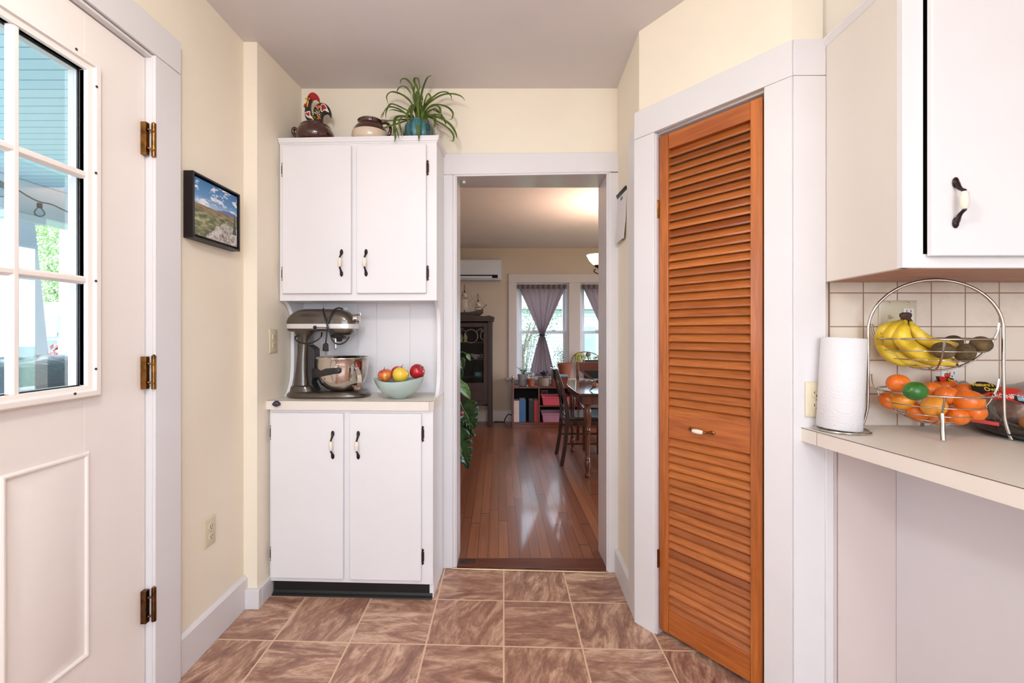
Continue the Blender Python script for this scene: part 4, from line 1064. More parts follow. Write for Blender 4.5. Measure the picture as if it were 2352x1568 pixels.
M['soil'] = paint('potting_soil', (48, 36, 28), .95, .3, 40, .5, 60)
mb = MB(); mb.lathe([(.056, .090), (.054, .093), (.0, .096)], (sx, PY_, TZ), 24); mb.build('soil', 'soil', sp)
def leafmat(name, c1, c2, rough=.4, tr=0.0):
    n = NT(name); co = n.coord(); c = n.mix(n.ramp(n.noise(co, 25, 3), [(.35, (0, 0, 0)), (.65, (1, 1, 1))]), srgb(c1), srgb(c2))
    n.base(c, rough, 0, .2); n.b.inputs['Subsurface Weight'].default_value = 0
    return n.m
M['spider'] = leafmat('spider_leaf', (58, 78, 26), (98, 118, 44))
M['spider_dry'] = leafmat('dry_leaf', (120, 92, 58), (150, 112, 80), .7)
Z4 = 4.704
leaves = [  # traced tips in zoomed px (x,y): start, mids, end; depth at the end
 ([(1665, 420), (1640, 250), (1580, 160), (1520, 150), (1497, 205)], .0, 26), ([(1690, 440), (1700, 280), (1655, 180), (1665, 135), (1690, 140), (1712, 230), (1708, 280)], .03, 26),
 ([(1715, 430), (1735, 300), (1770, 190), (1805, 125), (1843, 110)], -.03, 28), ([(1660, 430), (1610, 290), (1550, 230), (1500, 235), (1468, 280), (1470, 320)], -.05, 22),
 ([(1640, 440), (1570, 350), (1480, 300), (1400, 290), (1355, 340), (1375, 425)], .02, 24), ([(1620, 520), (1520, 460), (1440, 425), (1390, 425), (1350, 500), (1345, 590)], -.06, 24),
 ([(1600, 540), (1500, 500), (1420, 480), (1370, 490)], .05, 22), ([(1600, 560), (1500, 480), (1400, 450), (1340, 480), (1300, 590)], -.02, 22),
 ([(1600, 590), (1500, 590), (1380, 600), (1290, 590), (1215, 585)], .04, 22), ([(1590, 600), (1480, 630), (1350, 670), (1250, 720), (1185, 768)], -.04, 26),
 ([(1600, 560), (1480, 550), (1440, 600), (1440, 720), (1450, 780), (1435, 832)], -.135, 30), ([(1610, 590), (1530, 560), (1490, 610), (1510, 700), (1520, 770)], -.135, 26),
 ([(1620, 570), (1480, 560), (1440, 640), (1470, 720), (1490, 800)], -.135, 26), ([(1700, 480), (1690, 560), (1690, 650), (1705, 750), (1700, 822)], -.135, 36),
 ([(1690, 470), (1640, 430), (1600, 480), (1575, 560), (1610, 640)], -.07, 34), ([(1700, 470), (1650, 440), (1620, 520), (1640, 620)], -.08, 36),
 ([(1720, 470), (1700, 350), (1690, 290), (1690, 450), (1720, 640)], -.06, 40), ([(1740, 470), (1790, 400), (1830, 350), (1850, 330)], -.03, 24),
 ([(1750, 470), (1770, 380), (1800, 310), (1830, 340), (1830, 400)], -.05, 22), ([(1750, 470), (1830, 370), (1920, 300), (2000, 290), (2050, 330), (2057, 385)], .03, 22),
 ([(1760, 480), (1850, 380), (1960, 320), (2070, 310), (2160, 335), (2203, 382)], -.03, 28), ([(1780, 490), (1850, 430), (1950, 430), (2030, 465), (2072, 520), (2060, 575), (2025, 585)], .0, 24),
 ([(1780, 500), (1860, 440), (1920, 450), (1940, 520), (1925, 590)], -.05, 24), ([(1800, 520), (1870, 470), (1920, 500), (1960, 560), (1950, 600)], .04, 20),
 ([(1800, 540), (1900, 560), (1970, 590), (2050, 650), (2100, 730), (2120, 795)], -.03, 34), ([(1800, 560), (1890, 600), (1980, 650), (2050, 710), (2080, 770), (2070, 820), (2035, 805)], -.06, 22),
 ([(1800, 560), (1880, 530), (1960, 560), (1990, 620), (2000, 645)], -.02, 22), ([(1790, 560), (1860, 560), (1880, 620), (1860, 685)], -.08, 34),
 ([(1770, 500), (1770, 560), (1790, 600), (1775, 650)], -.07, 34), ([(1740, 460), (1750, 500), (1740, 560), (1735, 660)], -.08, 34),
 ([(1700, 460), (1660, 380), (1650, 290), (1660, 200)], .05, 28), ([(1730, 460), (1740, 380), (1735, 300)], -.06, 36), ([(1700, 470), (1680, 380), (1670, 300), (1690, 360)], -.03, 40),
 ([(1780, 520), (1840, 480), (1900, 500), (1950, 540), (1940, 570)], .06, 20)]
mb = MB()
for k, (pts, dep, w) in enumerate(leaves):
    base = Vector((sx+random.uniform(-.018, .018), PY_+random.uniform(-.018, .018), TZ+.095)); path = [base]
    m_ = len(pts)
    for i, (a, b) in enumerate(pts):
        Y = PY_+dep*(i/(m_-1))**.8
        path.append(P(600+a/Z4, 150+b/Z4, Y))
    path = smoothpath(path, 5); L = len(path); w0 = w/Z4*PY_/F*.95
    ws = [w0*(.55+.45*min(1, 3*i/L))*min(1, (1-i/(L-1))*3.2+.06) for i in range(L)]
    d = (path[-1]-path[0]); up = Vector((random.uniform(-.3, .3), -1, .5)).normalized()
    mb.ribbon(path, ws, up, .0006, .25)
mb.build('leaves', 'spider', sp, smooth=60)
for a, b, c, d in ((1325, 500, 1290, 575), (1295, 660, 1305, 715), (1895, 625, 1925, 650)):
    mb = MB(); mb.ribbon(smoothpath([P(600+a/Z4, 150+b/Z4, PY_-.03), P(600+(a+c)/2/Z4-1, 150+(b+d)/2/Z4, PY_-.033), P(600+c/Z4, 150+d/Z4, PY_-.03)], 3), [.005, .006, .006, .006, .005, .003, .001], (0, -1, .3)); mb.build('dry_leaf', 'spider_dry', sp)['label'] = 'brown dry leaf tip'
mb = MB()
for k in range(10):
    a = random.uniform(0, 6.28); r_ = random.uniform(.0, .02)
    mb.tube([(sx+r_*math.cos(a), PY_+r_*math.sin(a), TZ+.09), (sx+r_*1.4*math.cos(a), PY_+r_*1.4*math.sin(a), TZ+.145)], [.006, .003], 6)
mb.build('crown', 'spider', sp)
# ================================================================ PAPER TOWELS
M['towel'] = None
n = NT('embossed_paper'); co = n.coord()
wv = n.new('ShaderNodeTexVoronoi'); wv.inputs['Scale'].default_value = 20; n.put(wv.inputs['Vector'], co)
rings_ = n.math('SINE', n.math('MULTIPLY', wv.outputs['Distance'], 52.0))
n.base(srgb((222, 218, 220)), .85); n.bump(rings_, .22, .001); M['towel'] = n.m
TWY = 1.385; q = P(1930, 980, TWY); tw = thing('paper_towel_holder', 'wire holder with a full white paper towel roll at the counter end', 'paper towels', (1.028, TWY, RZ))
tx = 1.028; Tt = Euler((0, math.radians(3.4), 0)).to_matrix()
mb = MB(); mb.lathe([(.019, 0), (.056, 0), (.0585, .0025), (.0585, .272), (.056, .2745), (.019, .2745)], (0, 0, 0), 64, cap=(False, False))
mb.lathe([(.019, .2745), (.018, .2), (.018, .05), (.019, 0)], (0, 0, 0), 32, cap=(False, False))
Tm = Matrix.Translation((tx-.008, TWY, RZ+.0075)) @ Tt.to_4x4()
for v in mb.bm.verts: v.co = Tm @ v.co
mb.build('paper_roll', 'towel', tw, smooth=60)
mb = MB()
mb.tube([(tx+.071*math.cos(2*PI*k/48), TWY+.071*math.sin(2*PI*k/48), RZ+.0045) for k in range(48)], .0028, 8, loop=True)
mb.tube([(tx-.071, TWY, RZ+.0045), (tx+.071, TWY, RZ+.0045)], .0024, 8); mb.tube([(tx, TWY-.071, RZ+.0045), (tx, TWY+.071, RZ+.0045)], .0024, 8)
p0 = Tm @ Vector((0, 0, 0)); p1 = Tm @ Vector((0, 0, .26))
mb.tube([p0, p1], .0035, 8)
mb.build('wire_base', 'chrome', tw)

# ================================================================ TWO-TIER FRUIT BASKET
C = Vector((1.263, 1.342, RZ)); U = Vector((.85, -.527, 0)); V = Vector((.527, .85, 0))
fb = thing('fruit_basket', 'two-tier chrome wire basket of bananas, kiwis and oranges on the peninsula counter', 'basket', C)
def bp_(u, v, z): return Vector((C.x, C.y, 0))+U*u+V*v+Vector((0, 0, z))
# main arch
mb = MB(); zc = 1.226; rA = .1475
pts = [bp_(-.164, 0, RZ+.003), bp_(-.158, 0, RZ+.02), bp_(-.150, 0, RZ+.06), bp_(-.1485, 0, 1.03), bp_(-.1475, 0, 1.13)]
pts += [bp_(-rA*math.cos(PI*k/22), 0, zc+rA*math.sin(PI*k/22)) for k in range(23)]
pts += [bp_(.1475, 0, 1.13), bp_(.1485, 0, 1.03), bp_(.150, 0, RZ+.06), bp_(.158, 0, RZ+.02), bp_(.164, 0, RZ+.003)]
mb.tube(smoothpath(pts, 3), .0042, 12); mb.build('arch', 'chrome', fb)
rr_, dr = .128, .093; R_ = (rr_*rr_+dr*dr)/(2*dr)
def tier(zrim, nm, hooks=True):
    zb = zrim-dr; zo = zb+R_
    mb = MB()
    for z in (zrim, zrim-.034, zrim-.060, zrim-.078):
        r = math.sqrt(max(1e-6, R_**2-(zo-z)**2)); w = .0028 if z == zrim else .0016
        mb.tube([bp_(r*math.cos(2*PI*k/56), r*math.sin(2*PI*k/56), z) for k in range(56)], w, 8, loop=True)
    t = mb.build('basket_ring', 'chrome', fb, smooth=60)
    am = math.asin(rr_/R_)
    mb = MB()
    path = [bp_(.139, 0, zrim+.045), bp_(.136, 0, zrim+.02)]+[bp_(R_*math.sin(a), 0, zo-R_*math.cos(a)) for a in [am-2*am*k/20 for k in range(21)]]+[bp_(-.136, 0, zrim+.02), bp_(-.139, 0, zrim+.045)]
    mb.tube(smoothpath(path, 2), .0028, 8); mb.build('cradle_wire', 'chrome', fb)
    mb = MB(); mb.tube([bp_(0, R_*math.sin(a), zo-R_*math.cos(a)) for a in [am-2*am*k/20 for k in range(21)]], .0028, 8); mb.build('cross_wire', 'chrome', fb)
ZU, ZL = 1.200, 1.044
tier(ZU, 'upper'); tier(ZL, 'lower')
for s in (-1, 1):
    mb = MB(); mb.tube(smoothpath([bp_(0, s*.100, .995), bp_(0, s*.104, .975), bp_(0, s*.106, .95), bp_(0, s*.112, RZ+.003)], 4), .0052, 10); mb.build('leg', 'chrome', fb)

def inside(p, r, zrim, lim=.004):
    """slide a point along its own sight of depth until a body of radius r sits inside the basket"""
    zo = zrim-dr+R_; k = p.x/p.y; best = None
    h = (p.z-H)/p.y
    for i in range(-60, 61):
        Y = p.y+i*.0025; q = Vector((k*Y, Y, H+h*Y)); d = math.hypot(q.x-C.x, q.y-C.y)
        if q.z < zrim: over = math.sqrt(d*d+(q.z-zo)**2)-(R_-r-lim)
        else: over = d-(rr_+.012-r)
        cost = max(0, over)*20+abs(Y-p.y)
        if best is None or cost < best[0]: best = (cost, q)
    return best[1]

# bananas
n = NT('banana_skin'); co = n.coord(); x, y, z = n.sep(n.coord('Object'))
nb = n.noise(co, 16, 4, .6); sp_ = n.noise(co, 120, 2)
c = n.ramp(nb, [(.3, srgb((206, 164, 34))), (.55, srgb((232, 196, 52))), (.75, srgb((222, 196, 70)))])
gz = n.ramp(z, [(.0, (0, 0, 0)), (.040, (.75, .75, .75))]); c = n.mix(gz, c, srgb((150, 156, 52)))
c = n.mix(n.ramp(sp_, [(.70, (0, 0, 0)), (.74, (.8, .8, .8))]), c, srgb((120, 80, 40)))
n.base(c, .42, 0, .1); M['banana'] = n.m
M['banana_tip'] = paint('brown_stem', (74, 48, 34), .7, .2, 60, .2, 120)
Zs = 4.613
def zp(a, b, Y): return P(1980+a/Zs, 700+b/Zs, Y)
bq = zp(465, 240, 1.36); bun = thing('banana_bunch', 'bunch of ripe yellow bananas standing in the upper basket, stems up', 'bananas', bq)
bl = [([(425, 165), (320, 220), (235, 290), (220, 400), (290, 520), (400, 590), (560, 640)], [1.375, 1.375, 1.375, 1.37, 1.36, 1.35, 1.34], 16.5),
      ([(435, 165), (380, 230), (320, 330), (330, 440), (430, 550), (560, 610), (740, 650)], [1.36, 1.345, 1.33, 1.32, 1.32, 1.315, 1.31], 17),
      ([(455, 175), (435, 260), (430, 350), (500, 440), (620, 520), (780, 590), (1000, 630)], [1.345, 1.325, 1.30, 1.285, 1.28, 1.28, 1.275], 18),
      ([(510, 175), (540, 260), (620, 350), (740, 410), (880, 430), (1010, 415)], [1.355, 1.345, 1.335, 1.33, 1.33, 1.335], 16),
      ([(480, 170), (500, 270), (540, 400), (680, 520), (850, 590), (1010, 600)], [1.375, 1.38, 1.375, 1.365, 1.355, 1.345], 15)]
for k, (pts, Ys, r) in enumerate(bl):
    r0 = r*1.25/F; path = smoothpath([zp(a, b, Y) if i_ < 2 else inside(zp(a, b, Y), r0*(1.3 if i_ < len(pts)-1 else .4), ZU) for i_, ((a, b), Y) in enumerate(zip(pts, Ys))], 5); L = len(path)-1
    mb = MB(); rs = []
    for i, p in enumerate(path):
        t = i/L; rad = r0*interp([(0, .28), (.06, .32), (.16, .72), (.32, .98), (.65, 1.0), (.85, .8), (.95, .42), (1, .2)], t)
        tg = (path[min(i+1, L)]-path[max(i-1, 0)]).normalized(); a = tg.cross(Vector((0, 1, 0))).normalized(); b = a.cross(tg)
        rs.append([p+(a*math.cos(2*PI*j/20)+b*math.sin(2*PI*j/20))*rad*(1+.045*math.cos(5*2*PI*j/20)) for j in range(20)])
    mb.rings(rs); mb.build('banana', 'banana', bun, smooth=70)
    mb = MB(); mb.tube([path[-1]-(path[-1]-path[-3]).normalized()*.002, path[-1]+(path[-1]-path[-3]).normalized()*.004], [r0*.24, r0*.12], 8); mb.build('banana_tip', 'banana_tip', bun)
mb = MB()
cpt = zp(462, 108, 1.36)
for pts, Ys, r in bl:
    a = zp(*pts[0], Ys[0]); mb.tube([a+(a-cpt)*.12, (a+cpt)/2, cpt], [.0058, .0062, .0085], 10)
mb.rings([[cpt+Vector((.017*math.cos(2*PI*j/12)*k, .010*math.sin(2*PI*j/12)*k, z_)) for j in range(12)] for k, z_ in ((.7, -.012), (1, -.004), (1.0, .004), (.55, .008))])
mb.build('stem', 'banana_tip', bun, smooth=50)['label'] = 'dark brown stem crown'

# kiwis
n = NT('kiwi_skin'); co = n.coord(); c = n.ramp(n.noise(co, 40, 5, .7), [(.35, srgb((66, 52, 30))), (.65, srgb((112, 88, 54)))])
n.base(c, .85); n.bump(n.noise(co, 260, 3), .5, .001); n.b.inputs['Sheen Weight'].default_value = .05; M['kiwi'] = n.m
def fruit(name, label, cat, c, r, mat, rot=(0, 0, 0), calyx=None, fx=None, group=None):
    t = thing(name, label, cat, c, rot=rot, group=group)
    mb = MB(); mb.ball((0, 0, 0), r, 28, fx=fx); mb.build('flesh' if name != 'kiwi' else 'body', mat, t, local=True, smooth=80)
    if calyx:
        mb = MB(); z = r[2]*calyx[1]; mb.lathe([(calyx[2], z-.001), (calyx[2]*.7, z+.0012), (0, z+.0014)], (0, 0, 0), 10); mb.build('stem_scar', calyx[0], t, local=True)
def kf(p): return Vector((p.x, p.y, p.z))
kr = (.0285, .0285, .034)
fruit('kiwi', 'kiwi at the front left, against the banana tips', 'kiwi', inside(zp(860, 483, 1.262),   .024, ZU), (.0235, .0235, .027), 'kiwi', (-1.3, 0, .5), ('banana_tip', .98, .005), kf)
fruit('kiwi', 'lowest kiwi, between the other two at the front', 'kiwi', inside(zp(1092, 508, 1.262),   .024, ZU), (.0235, .0235, .027), 'kiwi', (.3, .2, 0), ('banana_tip', .98, .005), kf)
fruit('kiwi', 'rightmost kiwi resting up on the basket rim', 'kiwi', inside(zp(1262, 420, 1.300), .024, ZU), (.0230, .0230, .028), 'kiwi', (-1.2, .9, 0), ('banana_tip', .98, .005), kf)
fruit('kiwi', 'kiwi mostly hidden behind the lowest banana and front kiwis', 'kiwi', zp(960, 400, 1.395), (.0225, .0225, .026), 'kiwi', (.2, 1.3, 0), None, kf)

# oranges and the lime
def citrus(name, c1, c2, c3):
    n = NT(name); co = n.coord(); c = n.ramp(n.noise(co, 22, 3), [(.3, srgb(c1)), (.55, srgb(c2)), (.75, srgb(c3))])
    vz = n.new('ShaderNodeTexVoronoi'); vz.inputs['Scale'].default_value = 420; n.put(vz.inputs['Vector'], co)
    n.base(c, .33, 0, .15); n.bump(vz.outputs['Distance'], .22, .0008); return n.m
M['orange'] = citrus('orange_peel', (208, 94, 22), (226, 112, 28), (236, 134, 44))
M['mandarin'] = citrus('light_mandarin_peel', (220, 128, 30), (234, 150, 44), (240, 170, 66))
M['lime'] = citrus('lime_peel', (24, 76, 20), (38, 98, 28), (60, 120, 40))
M['scar'] = paint('green_brown_scar', (124, 120, 56), .7, .1, 60, .1, 200)
def of(p):
    r = math.hypot(p.x, p.y); return Vector((p.x, p.y, p.z-(.10*math.exp(-(r/.2)**2) if p.z > 0 else -.05*math.exp(-(r/.2)**2))))
def mf(p):
    a = math.atan2(p.y, p.x); k = 1+.03*math.cos(8*a)*(1-abs(p.z)); r = math.hypot(p.x, p.y)
    return Vector((p.x*k, p.y*k, p.z-(.16*math.exp(-(r/.22)**2) if p.z > 0 else -.08*math.exp(-(r/.2)**2))))
O = [('orange at the far left, topmost, its stem dimple facing up', 385, 832, 1.335, .0355, 'orange', (.1, 0, 0), 1),
     ('large light orange mandarin at the left front below the lime', 425, 1015, 1.268, .0375, 'mandarin', (-.25, .25, 0), 2),
     ('orange at the far left edge, behind the light mandarin', 290, 1010, 1.345, .0325, 'orange', (.5, .2, 0), 1),
     ('orange peeking out behind the lime, right of it', 735, 905, 1.372, .033, 'orange', (-.3, 0, 0), 1),
     ('orange at the back centre, highest of the middle ones', 885, 868, 1.405, .037, 'orange', (.6, 0, 0), 1),
     ('orange in the centre, partly behind the front basket wire', 905, 962, 1.318, .034, 'orange', (.3, -.2, 0), 1),
     ('orange at the back right, behind the largest orange', 1100, 925, 1.365, .035, 'orange', (.3, .2, 0), 1),
     ('largest orange, at the right front by the basket rim', 1130, 1020, 1.262, .043, 'orange', (.25, .15, 0), 1),
     ('light orange creased mandarin in the front centre, lying on its side', 762, 1075, 1.228, .0365, 'mandarin', (0, 1.3, .2), 3),
     ('orange low at the left, under the light mandarin', 590, 1140, 1.285, .0335, 'orange', (.2, .8, 0), 1),
     ('lowest orange near the front leg of the basket', 1010, 1175, 1.272, .034, 'orange', (.2, .2, 0), 1),
     ('orange low at the right edge, under the largest orange', 1205, 1130, 1.300, .031, 'orange', (.9, .2, 0), 1),
     ('orange at the very bottom, under the creased mandarin', 800, 1190, 1.325, .031, 'orange', (.2, .2, .3), 1)]
for lab, a, b, Y, r, m, rot, kd_ in O:
    r *= .84
    asp = {1: (1, 1, .92), 2: (1.05, 1.02, .88), 3: (.95, .95, 1.08)}[kd_]
    c_ = inside(zp(a, b, Y), r*.95, ZL); r *= c_.y/max(Y, 1.30)*.985
    fruit('mandarin' if m == 'mandarin' else 'orange', lab, 'orange', c_, (r*asp[0], r*asp[1], r*asp[2]), m, rot, ('scar', .90 if kd_ == 1 else .84, .0035), mf if kd_ > 1 else of)
fruit('lime', 'green lime resting on the oranges of the lower tier', 'lime', zp(566, 912, 1.262), (.0258, .0258, .030), 'lime', (0, 1.45, .05), ('scar', 1.0, .003), lambda p: Vector((p.x, p.y, p.z*(1+.04*abs(p.z)**6))))

# ================================================================ TRAY AND BREAD BAGS
M['navy'] = paint('navy_enamel', (16, 20, 34), .22, .08, 20, .02, 90, coat=.4)
TC = (1.60, 1.262); mb = MB()
mb.lathe([(.16, .0005), (.172, .001), (.200, .012), (.207, .016), (.2075, .019), (.203, .0195), (.190, .014), (.166, .005), (.0, .0035)], (*TC, RZ), 64)
tag(mb.build('serving_tray', 'navy', smooth=60, loc=(*TC, RZ)), 'round navy blue tray under the bread bag at the right edge', 'tray')
n = NT('crinkled_clear_film'); co = n.coord(); t = n.t
tr = n.new('ShaderNodeBsdfTransparent'); tr.inputs[0].default_value = (.94, .93, .94, 1); gl = n.new('ShaderNodeBsdfGlossy'); gl.inputs['Roughness'].default_value = .12
di = n.new('ShaderNodeBsdfDiffuse'); di.inputs[0].default_value = (.8, .78, .8, 1)
bmp = n.new('ShaderNodeBump'); bmp.inputs['Strength'].default_value = .9; bmp.inputs['Distance'].default_value = .006; n.put(bmp.inputs['Height'], n.noise(co, 22, 4, .6, 1.5)); t.links.new(bmp.outputs[0], gl.inputs['Normal'])
m1 = n.new('ShaderNodeMixShader'); m1.inputs[0].default_value = .10; t.links.new(tr.outputs[0], m1.inputs[1]); t.links.new(di.outputs[0], m1.inputs[2])
lw = n.new('ShaderNodeLayerWeight'); lw.inputs[0].default_value = .3; t.links.new(bmp.outputs[0], lw.inputs[1])
m2 = n.new('ShaderNodeMixShader'); t.links.new(n.math('ADD', .10, n.math('MULTIPLY', lw.outputs[0], .5)), m2.inputs[0]); t.links.new(m1.outputs[0], m2.inputs[1]); t.links.new(gl.outputs[0], m2.inputs[2])
t.links.new(m2.outputs[0], n.out.inputs[0]); t.nodes.remove(n.b); M['film'] = n.m
n = NT('bread_crust'); co = n.coord(); n.base(n.ramp(n.noise(co, 18, 4, .6), [(.3, srgb((126, 72, 38))), (.6, srgb((178, 118, 70))), (.8, srgb((206, 156, 108)))]), .75); n.bump(n.noise(co, 60, 3), .3, .002); M['bread'] = n.m
M['label_red'] = paint('red_bag_print', (196, 44, 34), .35, .05, 20, 0); M['label_black'] = paint('black_bag_print', (20, 18, 16), .35, .1, 20, 0)
M['label_yellow'] = paint('yellow_bag_print', (222, 186, 60), .4, .02, 20, 0); M['label_white'] = paint('white_bag_print', (226, 218, 214), .4, .02, 20, 0)
M['label_blue'] = paint('pale_blue_bag_print', (120, 160, 176), .4, .02, 20, 0); M['label_green'] = paint('green_bag_print', (30, 120, 70), .4, .02, 20, 0)
def text_on(string, size, m, parent, name, T, ext=.0004):
    cu = bpy.data.curves.new('lettering', 'FONT'); cu.body = string; cu.size = size; cu.extrude = ext; cu.align_x = 'CENTER'; cu.align_y = 'CENTER'; cu.offset = size*.012; cu.resolution_u = 3
    to = bpy.data.objects.new('tmp', cu); COL.objects.link(to)
    dg = bpy.context.evaluated_depsgraph_get(); me = bpy.data.meshes.new_from_object(to.evaluated_get(dg))
    bpy.data.objects.remove(to); bpy.data.curves.remove(cu)
    o = bpy.data.objects.new(name, me); COL.objects.link(o); o.data.materials.clear(); o.data.materials.append(M[m]); o.parent = parent
    me.transform(wm(parent).inverted() @ T); return o
bb = thing('bread_bag', 'large clear bag of bread with black and red printed label on the navy tray', 'bread', (1.58, 1.30, RZ+.02))
rr = random.Random(5)
def lump(c, r, seed, amp=.08, seg=32, sq=2.6, T=None):
    rg = random.Random(seed); ph = [(rg.uniform(1, 5), rg.uniform(0, 6), rg.uniform(1, 5), rg.uniform(0, 6)) for _ in range(6)]
    def fx(p):
        k = 1/((abs(p.x)**sq+abs(p.y)**sq+abs(p.z)**sq)**(1/sq)+1e-6)
        w = 1+amp*sum(math.sin(a*3*p.x+b+c_*2*p.z)*math.cos(c_*2.4*p.y+d) for a, b, c_, d in ph)/2
        return Vector((p.x*k*w, p.y*k*w, p.z*k*w))
    mb.ball(c, r, seg, fx=fx, T=T)
mb = MB(); lump((1.61, 1.325, .995), (.155, .060, .056), 2, .02); mb.build('loaf', 'bread', bb, smooth=80)
mb = MB(); lump((1.49, 1.262, .972), (.050, .030, .030), 4, .02); mb.build('bun', 'bread', bb, smooth=80)
mb = MB(); lump((1.605, 1.312, 1.003), (.178, .090, .074), 9, .045, 48); mb.build('film_bag', 'film', bb, smooth=80)
def Fr(o, x, y):  # frame matrix: origin, x dir, y dir
    x = Vector(x).normalized(); y = Vector(y); y = (y-x*y.dot(x)).normalized(); z = x.cross(y)
    return Matrix(((x.x, y.x, z.x, o[0]), (x.y, y.y, z.y, o[1]), (x.z, y.z, z.z, o[2]), (0, 0, 0, 1)))
# printed band draped over the bag's upper front
def drape(poly, m, off=0.0, nm='printed_label'):
    mb = MB(); o_, e1, e2 = DO, DX, DYv
    nn = e1.cross(e2).normalized()
    mb.prism([o_+e1*a+e2*b+nn*(off) for a, b in poly], nn*.0012); return mb.build(nm, m, bb, .0)
DO = zp(1285, 885, 1.30); DX = Vector((1, -.18, -.12)).normalized(); DYv = Vector((0, .62, .78)).normalized()
drape([(-.036, -.016), (-.028, .006), (-.004, .022), (.018, .024), (.036, .018), (.040, -.004), (.006, -.012), (-.012, -.020)], 'label_black')
drape([(-.012, -.021), (.006, -.0125), (.040, -.0045), (.044, .012), (.085, .012), (.13, .0), (.13, -.035), (.085, -.042), (.05, -.032), (-.002, -.034)], 'label_red', .0002)
drape([(.055, -.030), (.066, -.014), (.10, -.012), (.13, -.016), (.13, -.036), (.085, -.044)], 'label_black', .0016)
drape([(.064, -.031), (.068, -.020), (.090, -.019), (.088, -.031)], 'label_blue', .0030)
def TT(a, b, rot, off=.0016):
    nn = DX.cross(DYv).normalized(); x = DX*math.cos(rot)+DYv*math.sin(rot); y = -DX*math.sin(rot)+DYv*math.cos(rot)
    return Fr(DO+DX*a+DYv*b+nn*off, x, y)
text_on("Nature's", .016, 'label_yellow', bb, 'lettering', TT(.004, .012, .12))
text_on("Own", .018, 'label_yellow', bb, 'lettering', TT(.018, -.001, .16))
text_on("HONEY", .020, 'label_white', bb, 'lettering', TT(.044, -.020, .10, .0018))
mb = MB(); q0 = zp(1120, 1195, 1.245)  # flipped label strip: reflection and underside of the bag print, built solid
mb.prism([zp(1120, 1190, 1.31), zp(1450, 1245, 1.275), zp(1455, 1285, 1.275), zp(1130, 1232, 1.31)], (0, .002, 0)); mb.build('printed_label', 'label_red', bb)
text_on('Nature', .013, 'label_yellow', bb, 'lettering', Fr(tuple(zp(1225, 1212, 1.296)), (1, -.1, -.12), (0, .1, -1)))
b2 = thing('bread_bag', 'small clear bag with red label lying behind the lower basket tier', 'bread', (1.42, 1.40, RZ+.02))
mb = MB(); lump((P(2205, 905, 1.435).x, 1.441, 1.0), (.052, .018, .062), 6, .06, 36); mb.build('film_bag', 'film', b2, smooth=80)
mb = MB(); lump((P(2205, 905, 1.435).x, 1.441, .985), (.045, .013, .042), 8, .02, 24); mb.build('bun', 'bread', b2, smooth=80)
mb = MB(); mb.prism([zp(815, 755, 1.39), zp(930, 765, 1.39), zp(960, 830, 1.38), zp(830, 810, 1.38)], (0, .0015, 0)); mb.build('printed_label', 'label_red', b2)
mb = MB(); mb.prism([zp(905, 765, 1.388), zp(970, 780, 1.388), zp(985, 822, 1.378), zp(900, 810, 1.378)], (0, .001, 0)); mb.prism([zp(782, 757, 1.39), zp(812, 755, 1.39), zp(832, 810, 1.385), zp(802, 808, 1.385)], (0, .0015, 0)); mb.build('printed_label', 'label_black', b2)
text_on('Own', .010, 'label_yellow', b2, 'lettering', Fr(tuple(zp(942, 795, 1.380)), (1, 0, -.15), (0, .2, 1)))
mb = MB(); lump(zp(905, 745, 1.392), (.009, .003, .006), 3, .02, 16); mb.build('printed_label', 'label_red', b2)
mb = MB(); mb.prism([zp(868, 728, 1.391), zp(905, 720, 1.391), zp(930, 728, 1.391), (zp(900, 736, 1.391))], (0, .001, 0)); mb.build('printed_label', 'label_green', b2)
# ================================================================ DINING ROOM
def dz(py, Y): return H-(py-CY)*Y/F
def dx_(px, Y): return (px-CX)*Y/F
# heat pump unit
M['acwhite'] = paint('white_ac_plastic', (206, 204, 208), .4, .01, 6, 0)
ac = thing('air_conditioner', 'white wall-mounted air conditioner high above the dark display cabinet', 'air conditioner', (-.46, 6.1, 1.92))
x0, x1, y0 = -.90, dx_(1151, 5.99), 5.99
mb = MB(); mb.prism([(x0, y0+.03, 1.905), (x0, y0, 1.935), (x0, y0, 2.165), (x0, y0+.02, 2.182), (x0, 6.195, 2.182), (x0, 6.195, 1.915)], (x1-x0, 0, 0)); mb.build('housing', 'acwhite', ac, .006, seg=3)
mb = MB(); mb.box(x0+.03, x1-.04, y0-.004, y0+.0, 1.985, 2.145); mb.build('front_panel', 'acwhite', ac, .002)
mb = MB(); mb.box(x0+.03, x1-.045, y0-.002, y0+.004, 1.93, 1.972); mb.build('air_outlet', 'void', ac)
mb = MB(); mb.hexa([(x0+.03, y0-.006, 1.928), (x1-.12, y0-.006, 1.928), (x1-.12, y0+.0, 1.926), (x0+.03, y0+.0, 1.926), (x0+.03, y0-.008, 1.955), (x1-.12, y0-.008, 1.955), (x1-.12, y0-.003, 1.955), (x0+.03, y0-.003, 1.955)]); mb.build('air_flap', 'acwhite', ac, .001)

